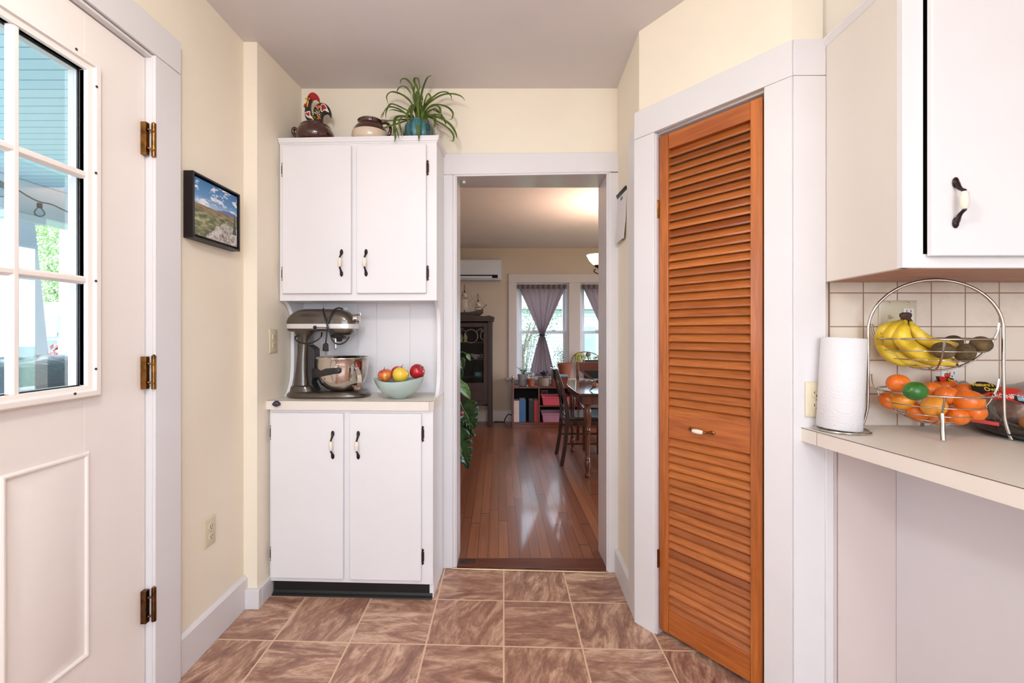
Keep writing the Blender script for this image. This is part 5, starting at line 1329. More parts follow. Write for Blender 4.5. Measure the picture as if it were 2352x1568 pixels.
# display cabinet
dc = thing('display_cabinet', 'dark oak glass-fronted display cabinet under the air conditioner', 'cabinet', (-.6, 5.95, 0))
X1 = dx_(1130, 5.82); X0 = -1.12; Yf, Yb = 5.80, 6.17; zt = 1.385
mb = MB()
for xx in (X0, X1-.055):
    for yy_ in (Yf, Yb-.05): 
        pass
legs = [(X0, Yf), (X1-.052, Yf), (X0, Yb-.05), (X1-.052, Yb-.05)]
for xx, yy_ in legs:
    mb = MB(); mb.box(xx, xx+.052, yy_, yy_+.05, .004, zt-.03); mb.build('leg', 'darkwood', dc, .003)
mb = MB(); mb.box(X0+.05, X1-.05, Yb-.02, Yb-.005, .22, zt-.03); mb.box(X1-.045, X1-.03, Yf+.05, Yb-.05, .28, zt-.03); mb.box(X0+.03, X0+.045, Yf+.05, Yb-.05, .28, zt-.03)
mb.box(X0+.05, X1-.05, Yf+.02, Yb-.02, .33, .35); mb.build('carcass', 'darkwood', dc, .002)
mb = MB()
ap = [(X0+.05, .34)]+[(X0+.05+(X1-X0-.10)*k/16, .27+.03*math.cos(k*PI/4)) for k in range(17)]+[(X1-.05, .34)]
mb.prism([(a, Yf+.008, b) for a, b in ap], (0, .02, 0)); mb.box(X0+.05, X1-.05, Yf+.006, Yf+.03, .34, .47); mb.build('apron', 'darkwood', dc, .002)
mb = MB(); mb.box(X0-.02, X1+.02, Yf-.03, Yb+.01, zt-.03, zt); mb.prism([(X0-.02, Yf-.02, zt), (X0-.02, Yf-.02, zt+.05), (X0+.1, Yf-.02, zt+.06), ((X0+X1)/2, Yf-.02, zt+.075), (X1-.10, Yf-.02, zt+.035), (X1-.03, Yf-.02, zt+.045), (X1+.025, Yf-.02, zt+.02), (X1+.03, Yf-.02, zt-.02), (X1, Yf-.02, zt-.005)], (0, .03, 0))
mb.tube([(X1+.012, Yf-.03, zt+.008), (X1+.012, Yf+.02, zt+.008)], .022, 12); mb.build('crest', 'darkwood', dc, .003)
gx1 = dx_(1105, 5.82); gx0 = -.62
def doorpair(a, b):
    mb = MB(); z0, z1 = .47, zt-.05; w = .055
    mb.box(a, a+w, Yf+.004, Yf+.028, z0, z1); mb.box(b-w, b, Yf+.004, Yf+.028, z0, z1); mb.box(a+w, b-w, Yf+.004, Yf+.028, z0, z0+.10); mb.box(a+w, b-w, Yf+.004, Yf+.028, z1-.05, z1)
    d = mb.build('door', 'darkwood', dc, .002); WM[d.name] = wm(dc).copy()
    mb = MB(); mb.box(a+w, b-w, Yf+.018, Yf+.021, z0+.10, z1-.05); mb.build('pane', 'glass_dark', d)
    mb = MB(); c = (a+b)/2; zc_ = z1-.17
    mb.tube([(c+.085*math.cos(2*PI*k/28), Yf+.012, zc_+.085*math.sin(2*PI*k/28)) for k in range(28)], .007, 6, loop=True)
    for s in (-1, 1):
        mb.tube(smoothpath([(c+s*.065, Yf+.012, zc_+.06), (c+s*.10, Yf+.012, zc_+.085), (c+s*.125, Yf+.012, zc_+.10), (c+s*.14, Yf+.012, zc_+.075), (c+s*.115, Yf+.012, zc_+.065)], 4), .006, 6)
        mb.tube(smoothpath([(c+s*.19, Yf+.012, zc_+.115), (c+s*.13, Yf+.012, zc_+.04), (c+s*.125, Yf+.012, zc_-.02), (c+s*.17, Yf+.012, zc_-.06), (c+s*.20, Yf+.012, zc_-.04)], 4), .006, 6)
    mb.build('tracery', 'tracery', d)
M['tracery'] = paint('grey_brown_tracery', (112, 88, 78), .5, .1, 30, .1, 90)
mid = (X0+X1)/2
doorpair(X0+.052, mid-.002); doorpair(mid+.002, X1-.052)
M['shelfglass'] = paint('dark_shelf', (48, 34, 30), .3, .1, 30, 0)
for zz in (1.085, .865, .64):
    mb = MB(); mb.box(X0+.05, X1-.05, Yf+.045, Yb-.02, zz-.006, zz+.0005); mb.build('shelf', 'shelfglass', dc)
M['dark_inside'] = paint('near_black_back', (22, 16, 15), .8, .1, 20, .1, 60)  # near-black colour of the inner back boards
mb = MB(); mb.box(X0+.05, X1-.05, Yb-.024, Yb-.0205, .35, zt-.05); mb.build('back_board', 'dark_inside', dc)
M['pale_yellow'] = paint('pale_yellow_ceramic', (226, 212, 140), .3, .03, 20, 0, coat=.3)
M['china'] = paint('white_china', (214, 210, 206), .2, .02, 20, 0, coat=.5); M['china_blue'] = paint('blue_china', (110, 176, 200), .25, .03, 20, 0, coat=.4)
for k, px in enumerate((1058, 1068.5)):
    c = dx_(px, 5.87); mb = MB(); mb.lathe([(.020, 0), (.026, .004), (.022, .03), (.028, .05), (.024, .08), (.010, .105), (.004, .118)], (c, 5.90, 1.086), 16)
    tag(mb.build('ceramic_figure', 'pale_yellow', smooth=60, loc=(c, 5.90, 1.086)), ['pale yellow ceramic figure on the top cabinet shelf, nearer the doorway edge', 'pale yellow ceramic figure on the top cabinet shelf, right of its twin'][k], 'figure')
sb = thing('sauce_boat', 'white china sauce boat on the middle shelf of the display cabinet', 'sauce boat', (dx_(1092, 5.9), 5.92, .866)); c = sb.location
mb = MB(); mb.lathe([(.022, 0), (.024, .004), (.018, .010), (.040, .025), (.055, .045), (.062, .060), (.058, .060), (.048, .042), (.02, .02)], (c.x, 5.92, .866), 24, fx=lambda p, a: Vector((p.x*1.15-.0*p.z, p.y*.7, p.z+max(0, -math.cos(a))*.3*max(0, p.z-.02)))); mb.build('bowl', 'china', sb, smooth=60)
mb = MB(); mb.tube(smoothpath([(c.x+.06, 5.92, .866+.052), (c.x+.088, 5.92, .866+.058), (c.x+.085, 5.92, .866+.03), (c.x+.05, 5.92, .866+.022)], 4), .004, 8); mb.build('handle', 'china', sb, smooth=60)
mb = MB(); c = dx_(1098, 5.9); mb.lathe([(.03, 0), (.045, .004), (.052, .03), (.054, .052), (.050, .052), (.046, .03), (.02, .008)], (c, 5.92, .6415), 28)
tag(mb.build('bowl', 'china_blue', smooth=60, loc=(c, 5.92, .6415)), 'pale blue bowl on the bottom shelf of the display cabinet', 'bowl')
mb = MB(); c = dx_(1072, 5.9); mb.lathe([(.012, 0), (.014, .003), (.004, .008), (.004, .03), (.016, .05), (.018, .07), (.016, .07), (.003, .035)], (c, 5.92, .866), 18)
M['copper'] = paint('copper_cup', (170, 96, 60), .25, .1, 30, 0, metal=.9)
tag(mb.build('goblet', 'copper', smooth=60, loc=(c, 5.92, .866)), 'tiny copper-coloured goblet left of the sauce boat', 'goblet')

# model ship
ZS = zt+.0
sh = thing('model_ship', 'model sailing ship with pale sails on top of the display cabinet', 'model ship', (-.42, 5.95, ZS))
SY = 5.93
def spx(px, py): return Vector((dx_(px, SY), SY, dz(py, SY)))
mb = MB(); rs = []
bx, sx_ = dx_(1110, SY), -.80
for k in range(15):
    t = k/14; x = sx_+(bx-sx_)*t; beam = .055*math.sin(PI*min(1, .22+t*.78))**.6 if t < .98 else .004
    deck = dz(721, SY)+.02+.055*(abs(t-.45)*1.7)**2.2; keel = dz(730, SY)+(.06*max(0, t-.72)/.28)**1+.0
    keel = dz(731, SY)+.07*max(0, (t-.75)/.25)**1.6
    r = []
    for a in range(13):
        th_ = PI*a/12; r.append((x, SY+beam*math.cos(th_), deck-(deck-keel)*math.sin(th_)**.7))
    rs.append(r)
mb.rings(rs); mb.build('hull', 'darkwood', sh, smooth=50)
mb = MB(); mb.tube([spx(1104, 713), spx(1118, 699)], .004, 6); mb.build('bowsprit', 'darkwood', sh)
M['sail'] = paint('cream_sailcloth', (198, 180, 160), .8, .04, 30, .1, 60)
masts = [(1067, 652), (1098, 673)]
for px, py in masts:
    mb = MB(); p = spx(px, 722); mb.tube([p, spx(px, py)], [.006, .003], 8); top = spx(px, py+17); mb.lathe([(.008, -.006), (.014, .006), (.013, .008)], tuple(top), 10)
    for q_ in ((4, 14), (18, 16), (34, 18)):
        if py+q_[0] < 715: mb.tube([spx(px-q_[1]*.45, py+q_[0]+16), spx(px+q_[1]*.45, py+q_[0]+15)], .0025, 6)
    mb.build('mast', 'darkwood', sh)
    mb = MB(); hgt = 718-(py+18)
    for (w0, w1, z0_, z1_) in ((7, 9, py+20, py+32), (9, 11, py+34, 712)):
        if z1_-z0_ < 5: continue
        rs = []
        for k in range(7):
            t = k/6; z = z0_+(z1_-z0_)*t; w = (w0+(w1-w0)*t)*SY/F; c = spx(px, z); bul = .03*math.sin(PI*t)
            rs.append([(c.x-w*.7, SY-.008-bul*.4, c.z), (c.x, SY-.012-bul, c.z), (c.x+w*.7, SY-.008-bul*.4, c.z), (c.x+w*.7, SY-.006-bul*.4, c.z), (c.x, SY-.010-bul, c.z), (c.x-w*.7, SY-.006-bul*.4, c.z)])
        mb.rings(rs)
    mb.build('sail', 'sail', sh, smooth=60)
mb = MB()
for a, b in (((1067, 655), (1104, 716)), ((1067, 655), (1050, 716)), ((1067, 672), (1098, 716)), ((1098, 676), (1115, 702)), ((1098, 676), (1080, 716)), ((1098, 676), (1067, 700))):
    mb.tube([spx(*a), spx(*b)], .0009, 4)
mb.build('rigging', 'black', sh)
mb = MB(); mb.tube([spx(1080, 728), (spx(1080, 728).x, SY, ZS+.05)], .005, 8); mb.tube([(-.64, SY, dz(729, SY)), (-.64, SY, ZS+.03)], .005, 8); mb.box(-.68, spx(1084, 728).x, SY-.03, SY+.03, ZS+.0, ZS+.012); mb.build('stand', 'brass', sh)

# curtains
n = NT('mauve_sheer_curtain'); co = n.coord(); t = n.t
df = n.new('ShaderNodeBsdfDiffuse'); df.inputs[0].default_value = srgb((146, 126, 130)); tl = n.new('ShaderNodeBsdfTranslucent'); tl.inputs[0].default_value = srgb((196, 176, 180)); tr = n.new('ShaderNodeBsdfTransparent')
m1 = n.new('ShaderNodeMixShader'); m1.inputs[0].default_value = .42; t.links.new(df.outputs[0], m1.inputs[1]); t.links.new(tl.outputs[0], m1.inputs[2])
m2 = n.new('ShaderNodeMixShader'); m2.inputs[0].default_value = .05; t.links.new(m1.outputs[0], m2.inputs[1]); t.links.new(tr.outputs[0], m2.inputs[2]); t.links.new(m2.outputs[0], n.out.inputs[0]); t.nodes.remove(n.b)
M['curtain'] = n.m; M['tie'] = paint('dark_blue_tie', (38, 40, 62), .7, .1, 30, .1, 60)
for k, (a, b) in enumerate(WO):
    cu_ = thing('curtain', ['mauve curtain tied in the middle at the fully visible dining window', 'mauve curtain at the right-hand window, cut off by the doorway'][k], 'curtain', ((a+b)/2, 6.2, WZ1-.02))
    cxm = (a+b)/2-.01*(1-k); top, tie, bot = WZ1-.022, dz(769, 6.2), .62
    mb = MB(); N, Mr = 140, 36; grid = []
    rg = random.Random(11+k); ph = [rg.uniform(0, 6.28) for _ in range(5)]
    for j in range(Mr+1):
        t_ = j/Mr; z = top+(bot-top)*t_
        tt = (top-tie)/(top-bot)
        if t_ < tt: s_ = 1-t_/tt; hw = .026+(.335-.026)*(s_**1.02); amp = .016*(1-.4*s_)
        else: s_ = (t_-tt)/(1-tt); hw = .026+.145*s_**.8; amp = .016+.012*s_
        row = []
        for i in range(N+1):
            u_ = i/N; x = cxm+(u_*2-1)*hw
            fold = math.sin(u_*46+ph[0]+2*math.sin(u_*5+ph[1]))*.6+math.sin(u_*23+ph[2]+t_*2)*.6
            row.append(mb.bm.verts.new((x, 6.185+amp*fold*min(1, .35+abs(t_-.0)*4), z)))
        grid.append(row)
    for j in range(Mr):
        for i in range(N): mb.face([grid[j][i], grid[j][i+1], grid[j+1][i+1], grid[j+1][i]])
    o = mb.build('cloth', 'curtain', cu_, smooth=80); sm_ = o.modifiers.new('s', 'SOLIDIFY'); sm_.thickness = .0015
    mb = MB(); N = 120; r0, r1 = [], []
    rs = []
    for i in range(N+1):
        u_ = i/N; x = cxm+(u_*2-1)*.338; y = 6.178+.010*math.sin(u_*60+ph[3])
        rs.append([(x, y-.006, top-.055), (x, y-.008, top+.004), (x, y+.008, top+.004), (x, y+.006, top-.055)])
    mb.rings(rs); mb.build('header_pleats', 'curtain', cu_, smooth=80)
    mb = MB(); mb.tube([(cxm+.036*math.cos(2*PI*q_/20), 6.185+.03*math.sin(2*PI*q_/20), tie) for q_ in range(20)], .010, 8, loop=True); mb.tube([(cxm-.03, 6.17, tie), (cxm-.065, 6.165, tie-.012)], .006, 6); mb.tube([(cxm+.03, 6.17, tie), (cxm+.062, 6.165, tie-.008)], .006, 6); mb.build('tie_back', 'tie', cu_)
    mb = MB(); mb.tube([(a-.005, 6.19, WZ1-.02), (b+.005, 6.19, WZ1-.02)], .006, 8); mb.build('rod', 'trim', cu_)

# bookcase
BF, BB = 5.74, 6.08
bk = thing('bookcase', 'low reddish wood bookcase under the dining room windows', 'bookcase', (.9, 5.9, 0))
bx0, bx1 = dx_(1176.5, BF), 1.62
ztop = dz(888, BF)
mb = MB(); mb.box(bx0, bx0+.022, BF, BB, .004, dz(868, BF)); mb.build('side_panel', 'redwood', bk, .002)
mb = MB(); mb.box(bx1-.022, bx1, BF, BB, .004, ztop); mb.build('side_panel', 'redwood', bk, .002)
mb = MB(); mb.box(bx0+.022, bx1-.022, BF-.005, BB, ztop-.02, ztop); mb.build('top_board', 'redwood', bk, .002)
mb = MB(); mb.box(bx0+.022, bx1-.022, BF, BB, .055, .078); mb.box(bx0+.022, bx1-.022, BF+.01, BF+.03, .004, .055); mb.build('bottom_board', 'redwood', bk, .002)
dvx = dx_(1240, BF)
for xx in (dvx-.02, 1.17):
    mb = MB(); mb.box(xx, xx+.02, BF+.005, BB-.01, .0785, ztop-.0205); mb.build('divider', 'redwood', bk, .001)
mb = MB(); zsh = dz(931, BF); mb.box(dvx+.0005, 1.1695, BF+.005, BB-.01, zsh-.016, zsh); mb.build('shelf', 'redwood', bk, .001)
mb = MB(); mb.box(bx0+.022, bx1-.022, BB-.01, BB-.002, .08, ztop-.02); mb.build('back_board', 'dark_inside', bk)
# ball finial on the left post
mb = MB(); mb.ball((bx0+.011, BF+.01, dz(868, BF)+.012), .013, 12); mb.build('knob', 'trim', bk)
bn = [('white', (218, 196, 184), 1178.5, 1192.5, 920, 'white ring binder, leftmost in the low bookcase'), ('blue', (58, 104, 150), 1193, 1207.5, 917, 'blue ring binder beside the white one in the bookcase'),
      ('black', (34, 30, 32), 1214.5, 1226.5, 919, 'black ring binder between the blue and red ones'), ('red', (186, 62, 62), 1227, 1236.5, 919, 'narrow red binder beside the black one in the bookcase')]
for nm, c, a, b, top, lab in bn:
    M['b'+nm] = paint(nm+'_vinyl', c, .45, .03, 20, .03, 90)
    bt = thing('ring_binder', lab, 'binder', (dx_((a+b)/2, BF+.03), BF+.15, .0785), group='binders in the low bookcase')
    x0, x1 = dx_(a, BF+.03), dx_(b, BF+.03); mb = MB(); z1 = dz(top, BF+.03)
    mb.box(x0, x0+.003, BF+.03, BF+.26, .0785, z1); mb.box(x1-.003, x1, BF+.03, BF+.26, .0785, z1); mb.box(x0, x1, BF+.027, BF+.031, .0785, z1); mb.build('cover', 'b'+nm, bt, .001)
    mb = MB(); mb.box(x0+.004, x1-.004, BF+.04, BF+.255, .082, z1-.006); mb.build('paper_sheets', 'paper', bt)
def bin_(lab, col, nm, x0, x1, z0, z1):
    M[nm] = paint(nm, col, .4, .02, 10, 0); mb = MB(); i = .018
    mb.rings([[(x0+i, BF+.02, z0), (x1-i, BF+.02, z0), (x1-i, BF+.26, z0), (x0+i, BF+.26, z0)], [(x0+.004, BF+.006, z1-.012), (x1-.004, BF+.006, z1-.012), (x1-.004, BF+.28, z1-.012), (x0+.004, BF+.28, z1-.012)], [(x0-.004, BF-.004, z1-.012), (x1+.004, BF-.004, z1-.012), (x1+.004, BF+.29, z1-.012), (x0-.004, BF+.29, z1-.012)], [(x0-.004, BF-.004, z1), (x1+.004, BF-.004, z1), (x1+.004, BF+.29, z1), (x0-.004, BF+.29, z1)], [(x0+.004, BF+.008, z1-.004), (x1-.004, BF+.008, z1-.004), (x1-.004, BF+.28, z1-.004), (x0+.004, BF+.28, z1-.004)], [(x0+i+.003, BF+.024, z0+.004), (x1-i-.003, BF+.024, z0+.004), (x1-i-.003, BF+.255, z0+.004), (x0+i+.003, BF+.255, z0+.004)]])
    return tag(mb.build('storage_bin', nm, loc=((x0+x1)/2, BF+.1, z0)), lab, 'bin', 'plastic bins in the low bookcase')
xa, xb = dx_(1245, BF), dx_(1245, BF)+.36
bin_('bright pink plastic bin on the upper shelf of the bookcase', (214, 84, 98), 'pink_plastic', xa, xb, zsh+.001, dz(911, BF))
bin_('dusty lilac-pink plastic bin on the lower shelf of the bookcase', (186, 128, 146), 'lilac_plastic', xa, xb, .079, dz(949, BF))
# frame above pink bin + small box
M['gold_line'] = paint('pale_gold_frame', (186, 160, 120), .4, .05, 30, 0)
pf = thing('picture_frame', 'small leaning photo frame behind the pink bin', 'picture frame', (dx_(1252, BF+.2), BF+.24, zsh+.01)); c = dx_(1252, BF+.22)
mb = MB(); zt_ = dz(898, BF+.2)
mb.box(c-.035, c+.035, BF+.292, BF+.30, zsh+.004, zt_-.006); mb.build('backing', 'black', pf)
mb = MB()
for a, b, d, e in ((-.04, .04, -.008, 0), (-.04, .04, zsh-zt_+.003, zsh-zt_+.011), (-.04, -.034, zsh-zt_+.011, -.008), (.034, .04, zsh-zt_+.011, -.008)): mb.box(c+a, c+b, BF+.287, BF+.292, zt_+d, zt_+e)
mb.build('frame', 'gold_line', pf, .001)

# plants and pots on the bookcase and sill
M['grey_pot'] = paint('grey_pot', (150, 150, 156), .5, .04, 20, .05, 60); M['terra'] = paint('terracotta', (158, 84, 56), .7, .08, 20, .1, 60); M['woven'] = paint('woven_basket', (150, 130, 118), .8, .15, 60, .5, 50)
M['leafy'] = leafmat('fresh_leaf', (52, 92, 44), (98, 140, 72)); M['leaf_dark'] = leafmat('dark_succulent_leaf', (38, 34, 36), (74, 68, 66)); M['leaf_yel'] = leafmat('yellowed_leaf', (130, 128, 50), (196, 186, 92)); M['leaf_grey'] = leafmat('grey_brown_leaf', (96, 74, 62), (140, 112, 92))
def potted(label, px, pz, r, h, m, Y=5.88, cat='potted plant', name='potted_plant', rim=True, ribs=0):
    x = dx_(px, Y); t = thing(name, label, cat, (x, Y, pz)); mb = MB()
    k = .72; prof = [(r*k, .0005), (r*k+.002, .002), (r*.95, h*.85), (r*(1.02 if rim else .97), h*.86), (r*1.03 if rim else r, h), (r*.92, h), (r*.88, h*.86)]
    if ribs:
        prof = [(r*.88, .0005)]+[(r*(.9+.1*math.sin(PI*i/ribs))*(1+.015*(i % 2)), h*i/ribs) for i in range(1, ribs)]+[(r*.94, h), (r*.86, h), (r*.84, h*.85)]
    mb.lathe(prof, (x, Y, pz), 28); mb.build('pot', m, t, smooth=40)
    mb = MB(); mb.lathe([(r*.86, h*.84), (r*.8, h*.88), (0, h*.9)], (x, Y, pz), 16); mb.build('soil', 'soil', t)
    return t, x, Y
def sprig(t, x, Y, z, hgt, nl, ll, lw, m, spread=.5, seed=0, stems=3, name='foliage'):
    rg = random.Random(seed); mb = MB()
    for s in range(stems):
        a = rg.uniform(0, 6.28); tip = Vector((math.cos(a)*spread*hgt*rg.uniform(.3, 1), math.sin(a)*spread*hgt*rg.uniform(.2, .7), hgt*rg.uniform(.7, 1)))
        b0 = Vector((x, Y, z)); path = smoothpath([b0, b0+Vector((tip.x*.3, tip.y*.3, tip.z*.6)), b0+tip], 4); mb.tube(path, .0022, 5)
        for i in range(nl):
            p = path[int((.3+.7*i/nl)*(len(path)-1))]; an = i*2.4+rg.uniform(0, 1); d = Vector((math.cos(an), math.sin(an), rg.uniform(-.1, .6))).normalized()*ll*rg.uniform(.7, 1.1)
            lp = smoothpath([p, p+d*.5+Vector((0, 0, ll*.12)), p+d], 3); L = len(lp)-1
            mb.ribbon(lp, [lw*max(.08, math.sin(PI*min(.97, (.1+.9*j/L)))) for j in range(L+1)], (0, 0, 1), .0006, .2)
    mb.build(name, m, t, smooth=60)
t, x, Y = potted('seedling plant in a grey tapered pot, leftmost on the bookcase', 1201, ztop, .068, .145, 'grey_pot'); sprig(t, x, Y, ztop+.12, .12, 7, .05, .026, 'leafy', .7, 2, 5)
t, x, Y = potted('tiny terracotta pot under a clear glass dome on the bookcase', 1219.5, ztop, .048, .095, 'terra', 5.80, name='terrarium_pot')
mb = MB(); mb.lathe([(.040, .095), (.052, .13), (.050, .16), (.032, .18), (.0, .186)], (x, Y, ztop), 24, cap=(False, False)); mb.build('glass_dome', 'film', t, smooth=60); sprig(t, x, Y, ztop+.085, .07, 5, .03, .016, 'leafy', .4, 5, 2)
t, x, Y = potted('dark-leaved succulent in a woven grey-brown pot on the bookcase', 1248.5, ztop, .078, .105, 'woven', 5.86, ribs=9, rim=False); sprig(t, x, Y, ztop+.09, .10, 8, .075, .018, 'leaf_dark', .8, 8, 6)
# ledge, box and large terracotta pot
bxt = thing('wooden_box', 'small wooden box with a pale cloth on top beside the woven pot', 'box', (dx_(1285, 5.84), 5.9, ztop))
mb = MB(); mb.box(dx_(1268, 5.84), dx_(1268, 5.84)+.20, 5.80, 5.95, ztop+.0005, dz(864, 5.84)); mb.build('box', 'redwood', bxt, .002)
mb = MB(); mb.box(dx_(1267, 5.84), dx_(1268, 5.84)+.203, 5.796, 5.955, dz(864, 5.84)+.0003, dz(861, 5.84)); mb.build('cloth', 'label_blue', bxt, .002)
ZSILL = .6005
t, x, Y = potted('tall terracotta pot with a thin leafy plant on the window sill', 1297, ZSILL, .098, .20, 'terra', 6.105, rim=True); sprig(t, x-.02, Y, ZSILL+.18, .24, 9, .04, .018, 'leafy', .25, 12, 2)

# ================================================================ TABLE AND CHAIRS
TBZ = .72
M['tabletop_mat'] = woodmat('polished_dark_top', (44, 26, 22), (72, 44, 36), 'Y', 1, .12, 40, .6)
tb = thing('dining_table', 'dark wooden dining table with clipped corners and turned legs', 'table', (1.3, 4.2, 0))
tx0, tx1, ty0, ty1 = .605, 2.0, 3.68, 4.75
poly = [(tx0+.03, ty0), (tx1, ty0), (tx1, ty1), (tx0+.055, ty1), (tx0, ty1-.36), (tx0, ty0+.10)]
poly = [(.612, 3.68), (tx1, ty0), (tx1, ty1), (.665, ty1), (.600, 4.33), (.600, 3.72)]
mb = MB(); mb.prism([(a, b, TBZ-.022) for a, b in poly], (0, 0, .022)); mb.build('tabletop', 'tabletop_mat', tb, .004, seg=3)

mb = MB(); mb.box(.66, 1.95, 3.75, 3.77, TBZ-.10, TBZ-.0225); mb.box(.66, 1.95, 4.66, 4.68, TBZ-.10, TBZ-.0225); mb.box(.65, .67, 3.77, 4.66, TBZ-.10, TBZ-.0225); mb.build('apron', 'tablewood', tb, .002)
for lx, ly in ((.70, 3.80), (.70, 4.62), (1.88, 3.80), (1.88, 4.62)):
    mb = MB()
    prof = [(.013, .004), (.019, .010), (.020, .03), (.012, .045), (.018, .06), (.024, .09), (.027, .12), (.021, .145), (.018, .15), (.025, .158), (.018, .166), (.019, .20), (.021, .30), (.019, .36), (.026, .365), (.019, .372), (.026, .38), (.019, .388), (.027, .40), (.021, .41), (.026, .45), (.033, .52), (.031, .57), (.022, .60), (.028, .61), (.022, .618), (.034, .625)]
    mb.lathe(prof, (lx, ly, 0), 20); mb.box(lx-.034, lx+.034, ly-.034, ly+.034, .62, TBZ-.0225); mb.build('leg', 'tablewood', tb, smooth=50)
M['chairwood'] = woodmat('chair_dark_wood', (30, 14, 12), (62, 30, 22), 'Z', 1, .25, 60, .5)
def make_chair(label, x, y, rz, m='chairwood'):
    """local: seat centre at origin, back at -Y, sitter faces +Y"""
    t = thing('dining_chair', label, 'chair', (x, y, .004), rz)
    w, d, sh_ = .205, .20, .44
    mb = MB(); mb.rings([[(-w, -d, z), (w, -d, z), (w+.012, d, z), (-w-.012, d, z)] for z in (sh_-.025, sh_)]); mb.build('seat', m, t, .006, local=True, seg=3)
    for s in (-1, 1):
        mb = MB(); mb.box(s*w-.017+.0*s, s*w+.017, d-.045, d-.012, .0, sh_-.026); mb.build('leg', m, t, .003, local=True)
        mb = MB(); rs = []
        for z, yy_, k in ((0, -.055, 1), (.2, -.02, 1), (.43, 0, 1.1), (.55, -.008, 1.1), (.70, -.045, 1.0), (.82, -.085, .9), (.88, -.105, .8)):
            yb = -d+.005+yy_; rs.append([(s*w-.016, yb-.017*k, z), (s*w+.016, yb-.017*k, z), (s*w+.016, yb+.017*k, z), (s*w-.016, yb+.017*k, z)])
        mb.rings(rs); mb.build('back_post', m, t, .003, local=True)
    mb = MB(); rs = []
    for k in range(9):
        u_ = -1+k/4; x_ = u_*(w-.014); yb = -d-.087-.020*(1-u_*u_)
        rs.append([(x_, yb-.010, .775), (x_, yb-.020, .868+.008*(1-u_*u_)), (x_, yb-.002, .868+.008*(1-u_*u_)), (x_, yb+.010, .775)])
    mb.rings(rs); mb.build('top_rail', m, t, .002, local=True)
    mb = MB()
    for s in (-1, 1):
        mb.hexa([(s*(w-.03), -d-.075, .775), (s*(w-.07), -d-.075, .775), (s*(w-.07), -d-.060, .775), (s*(w-.03), -d-.060, .775), (s*.01, -d-.03, .64), (s*-.03, -d-.03, .64), (s*-.03, -d-.015, .64), (s*.01, -d-.015, .64)])
        mb.hexa([(s*.01, -d-.03, .64), (s*-.03, -d-.03, .64), (s*-.03, -d-.015, .64), (s*.01, -d-.015, .64), (s*(w-.03)*-1, -d+.0, .50), (s*(w-.07)*-1, -d+.0, .50), (s*(w-.07)*-1, -d+.015, .50), (s*(w-.03)*-1, -d+.015, .50)])
    mb.box(-w+.014, w-.014, -d-.004, -d+.012, .49, .515); mb.build('cross_brace', m, t, .001, local=True)
    mb = MB(); mb.box(-w+.012, w-.012, d-.04, d-.02, sh_-.075, sh_-.027); mb.box(-w+.012, w-.012, -d-.005, -d+.012, sh_-.075, sh_-.027)
    for s in (-1, 1): mb.box(s*w-.009, s*w+.009, -d, d-.03, sh_-.075, sh_-.027)
    mb.build('seat_frame', m, t, .001, local=True)
    for s in (-1, 1):
        for z in (.20, .29):
            mb = MB(); mb.tube([(s*w, -d-.01, z), (s*w, d-.03, z)], .009, 8); mb.build('stretcher', m, t, local=True)
    return t
make_chair('dark wooden dining chair seen from the side, pushed in at the near left table edge', .775, 4.335, -PI/2)
M['chair2'] = woodmat('chair_red_wood', (66, 24, 18), (106, 46, 32), 'X', 1, .25, 60, .4)
make_chair('reddish dining chair behind the table, its back toward the windows', 1.035, 4.86, PI, 'chair2')
# gourd-like wooden scoop on the table
sc = thing('wooden_gourd', 'small brown gourd-shaped wooden piece with a pointed tip on the table', 'ornament', (.79, 3.86, TBZ))
M['gourd'] = paint('brown_gourd', (150, 98, 62), .4, .1, 20, .05, 60); M['gourd_dark'] = paint('dark_gourd_tip', (60, 36, 28), .4, .1, 20, 0)
gY = 3.86; c0, c1, c2, c3, c4 = P(1353, 898, gY), P(1360, 890, gY), P(1366, 885, gY), P(1371, 878, gY), P(1377, 872, gY)
mb = MB(); mb.tube(smoothpath([P(1361, 890, gY), P(1364, 887, gY), c2, P(1369, 881, gY), c3], 3), [.006, .010, .015, .019, .021, .022, .022, .021, .020, .018, .015, .012, .010][:13], 14); mb.build('body', 'gourd', sc, smooth=70)
mb = MB(); mb.tube([P(1361.5, 890, gY), P(1357, 894.5, gY), c0], [.006, .005, .001], 8); mb.ball(P(1373, 876, gY), (.018, .018, .016), 14); mb.build('tip', 'gourd_dark', sc, smooth=60)

# dark planter with yellowed drooping plant on the sill, in front of the right window
py_ = 6.085; px_ = dx_(1368, py_); pl = thing('planter', 'dark planter of yellowed drooping leaves and dry pods before the right window', 'potted plant', (px_, py_, ZSILL))
mb = MB(); za = dz(841, py_); zb_ = dz(826, py_); mb.rings([[(px_-.15, py_-.035, ZSILL), (px_+.15, py_-.035, ZSILL), (px_+.15, py_+.05, ZSILL), (px_-.15, py_+.05, ZSILL)], [(px_-.16, py_-.06, zb_), (px_+.16, py_-.06, zb_), (px_+.16, py_+.06, zb_), (px_-.16, py_+.06, zb_)], [(px_-.15, py_-.05, zb_), (px_+.15, py_-.05, zb_), (px_+.15, py_+.05, zb_), (px_-.15, py_+.05, zb_)]]); M['dark_pot'] = paint('dark_green_pot', (26, 34, 34), .4, .05, 20, 0); mb.build('pot', 'dark_pot', pl, .003)
rg = random.Random(4); mb = MB()
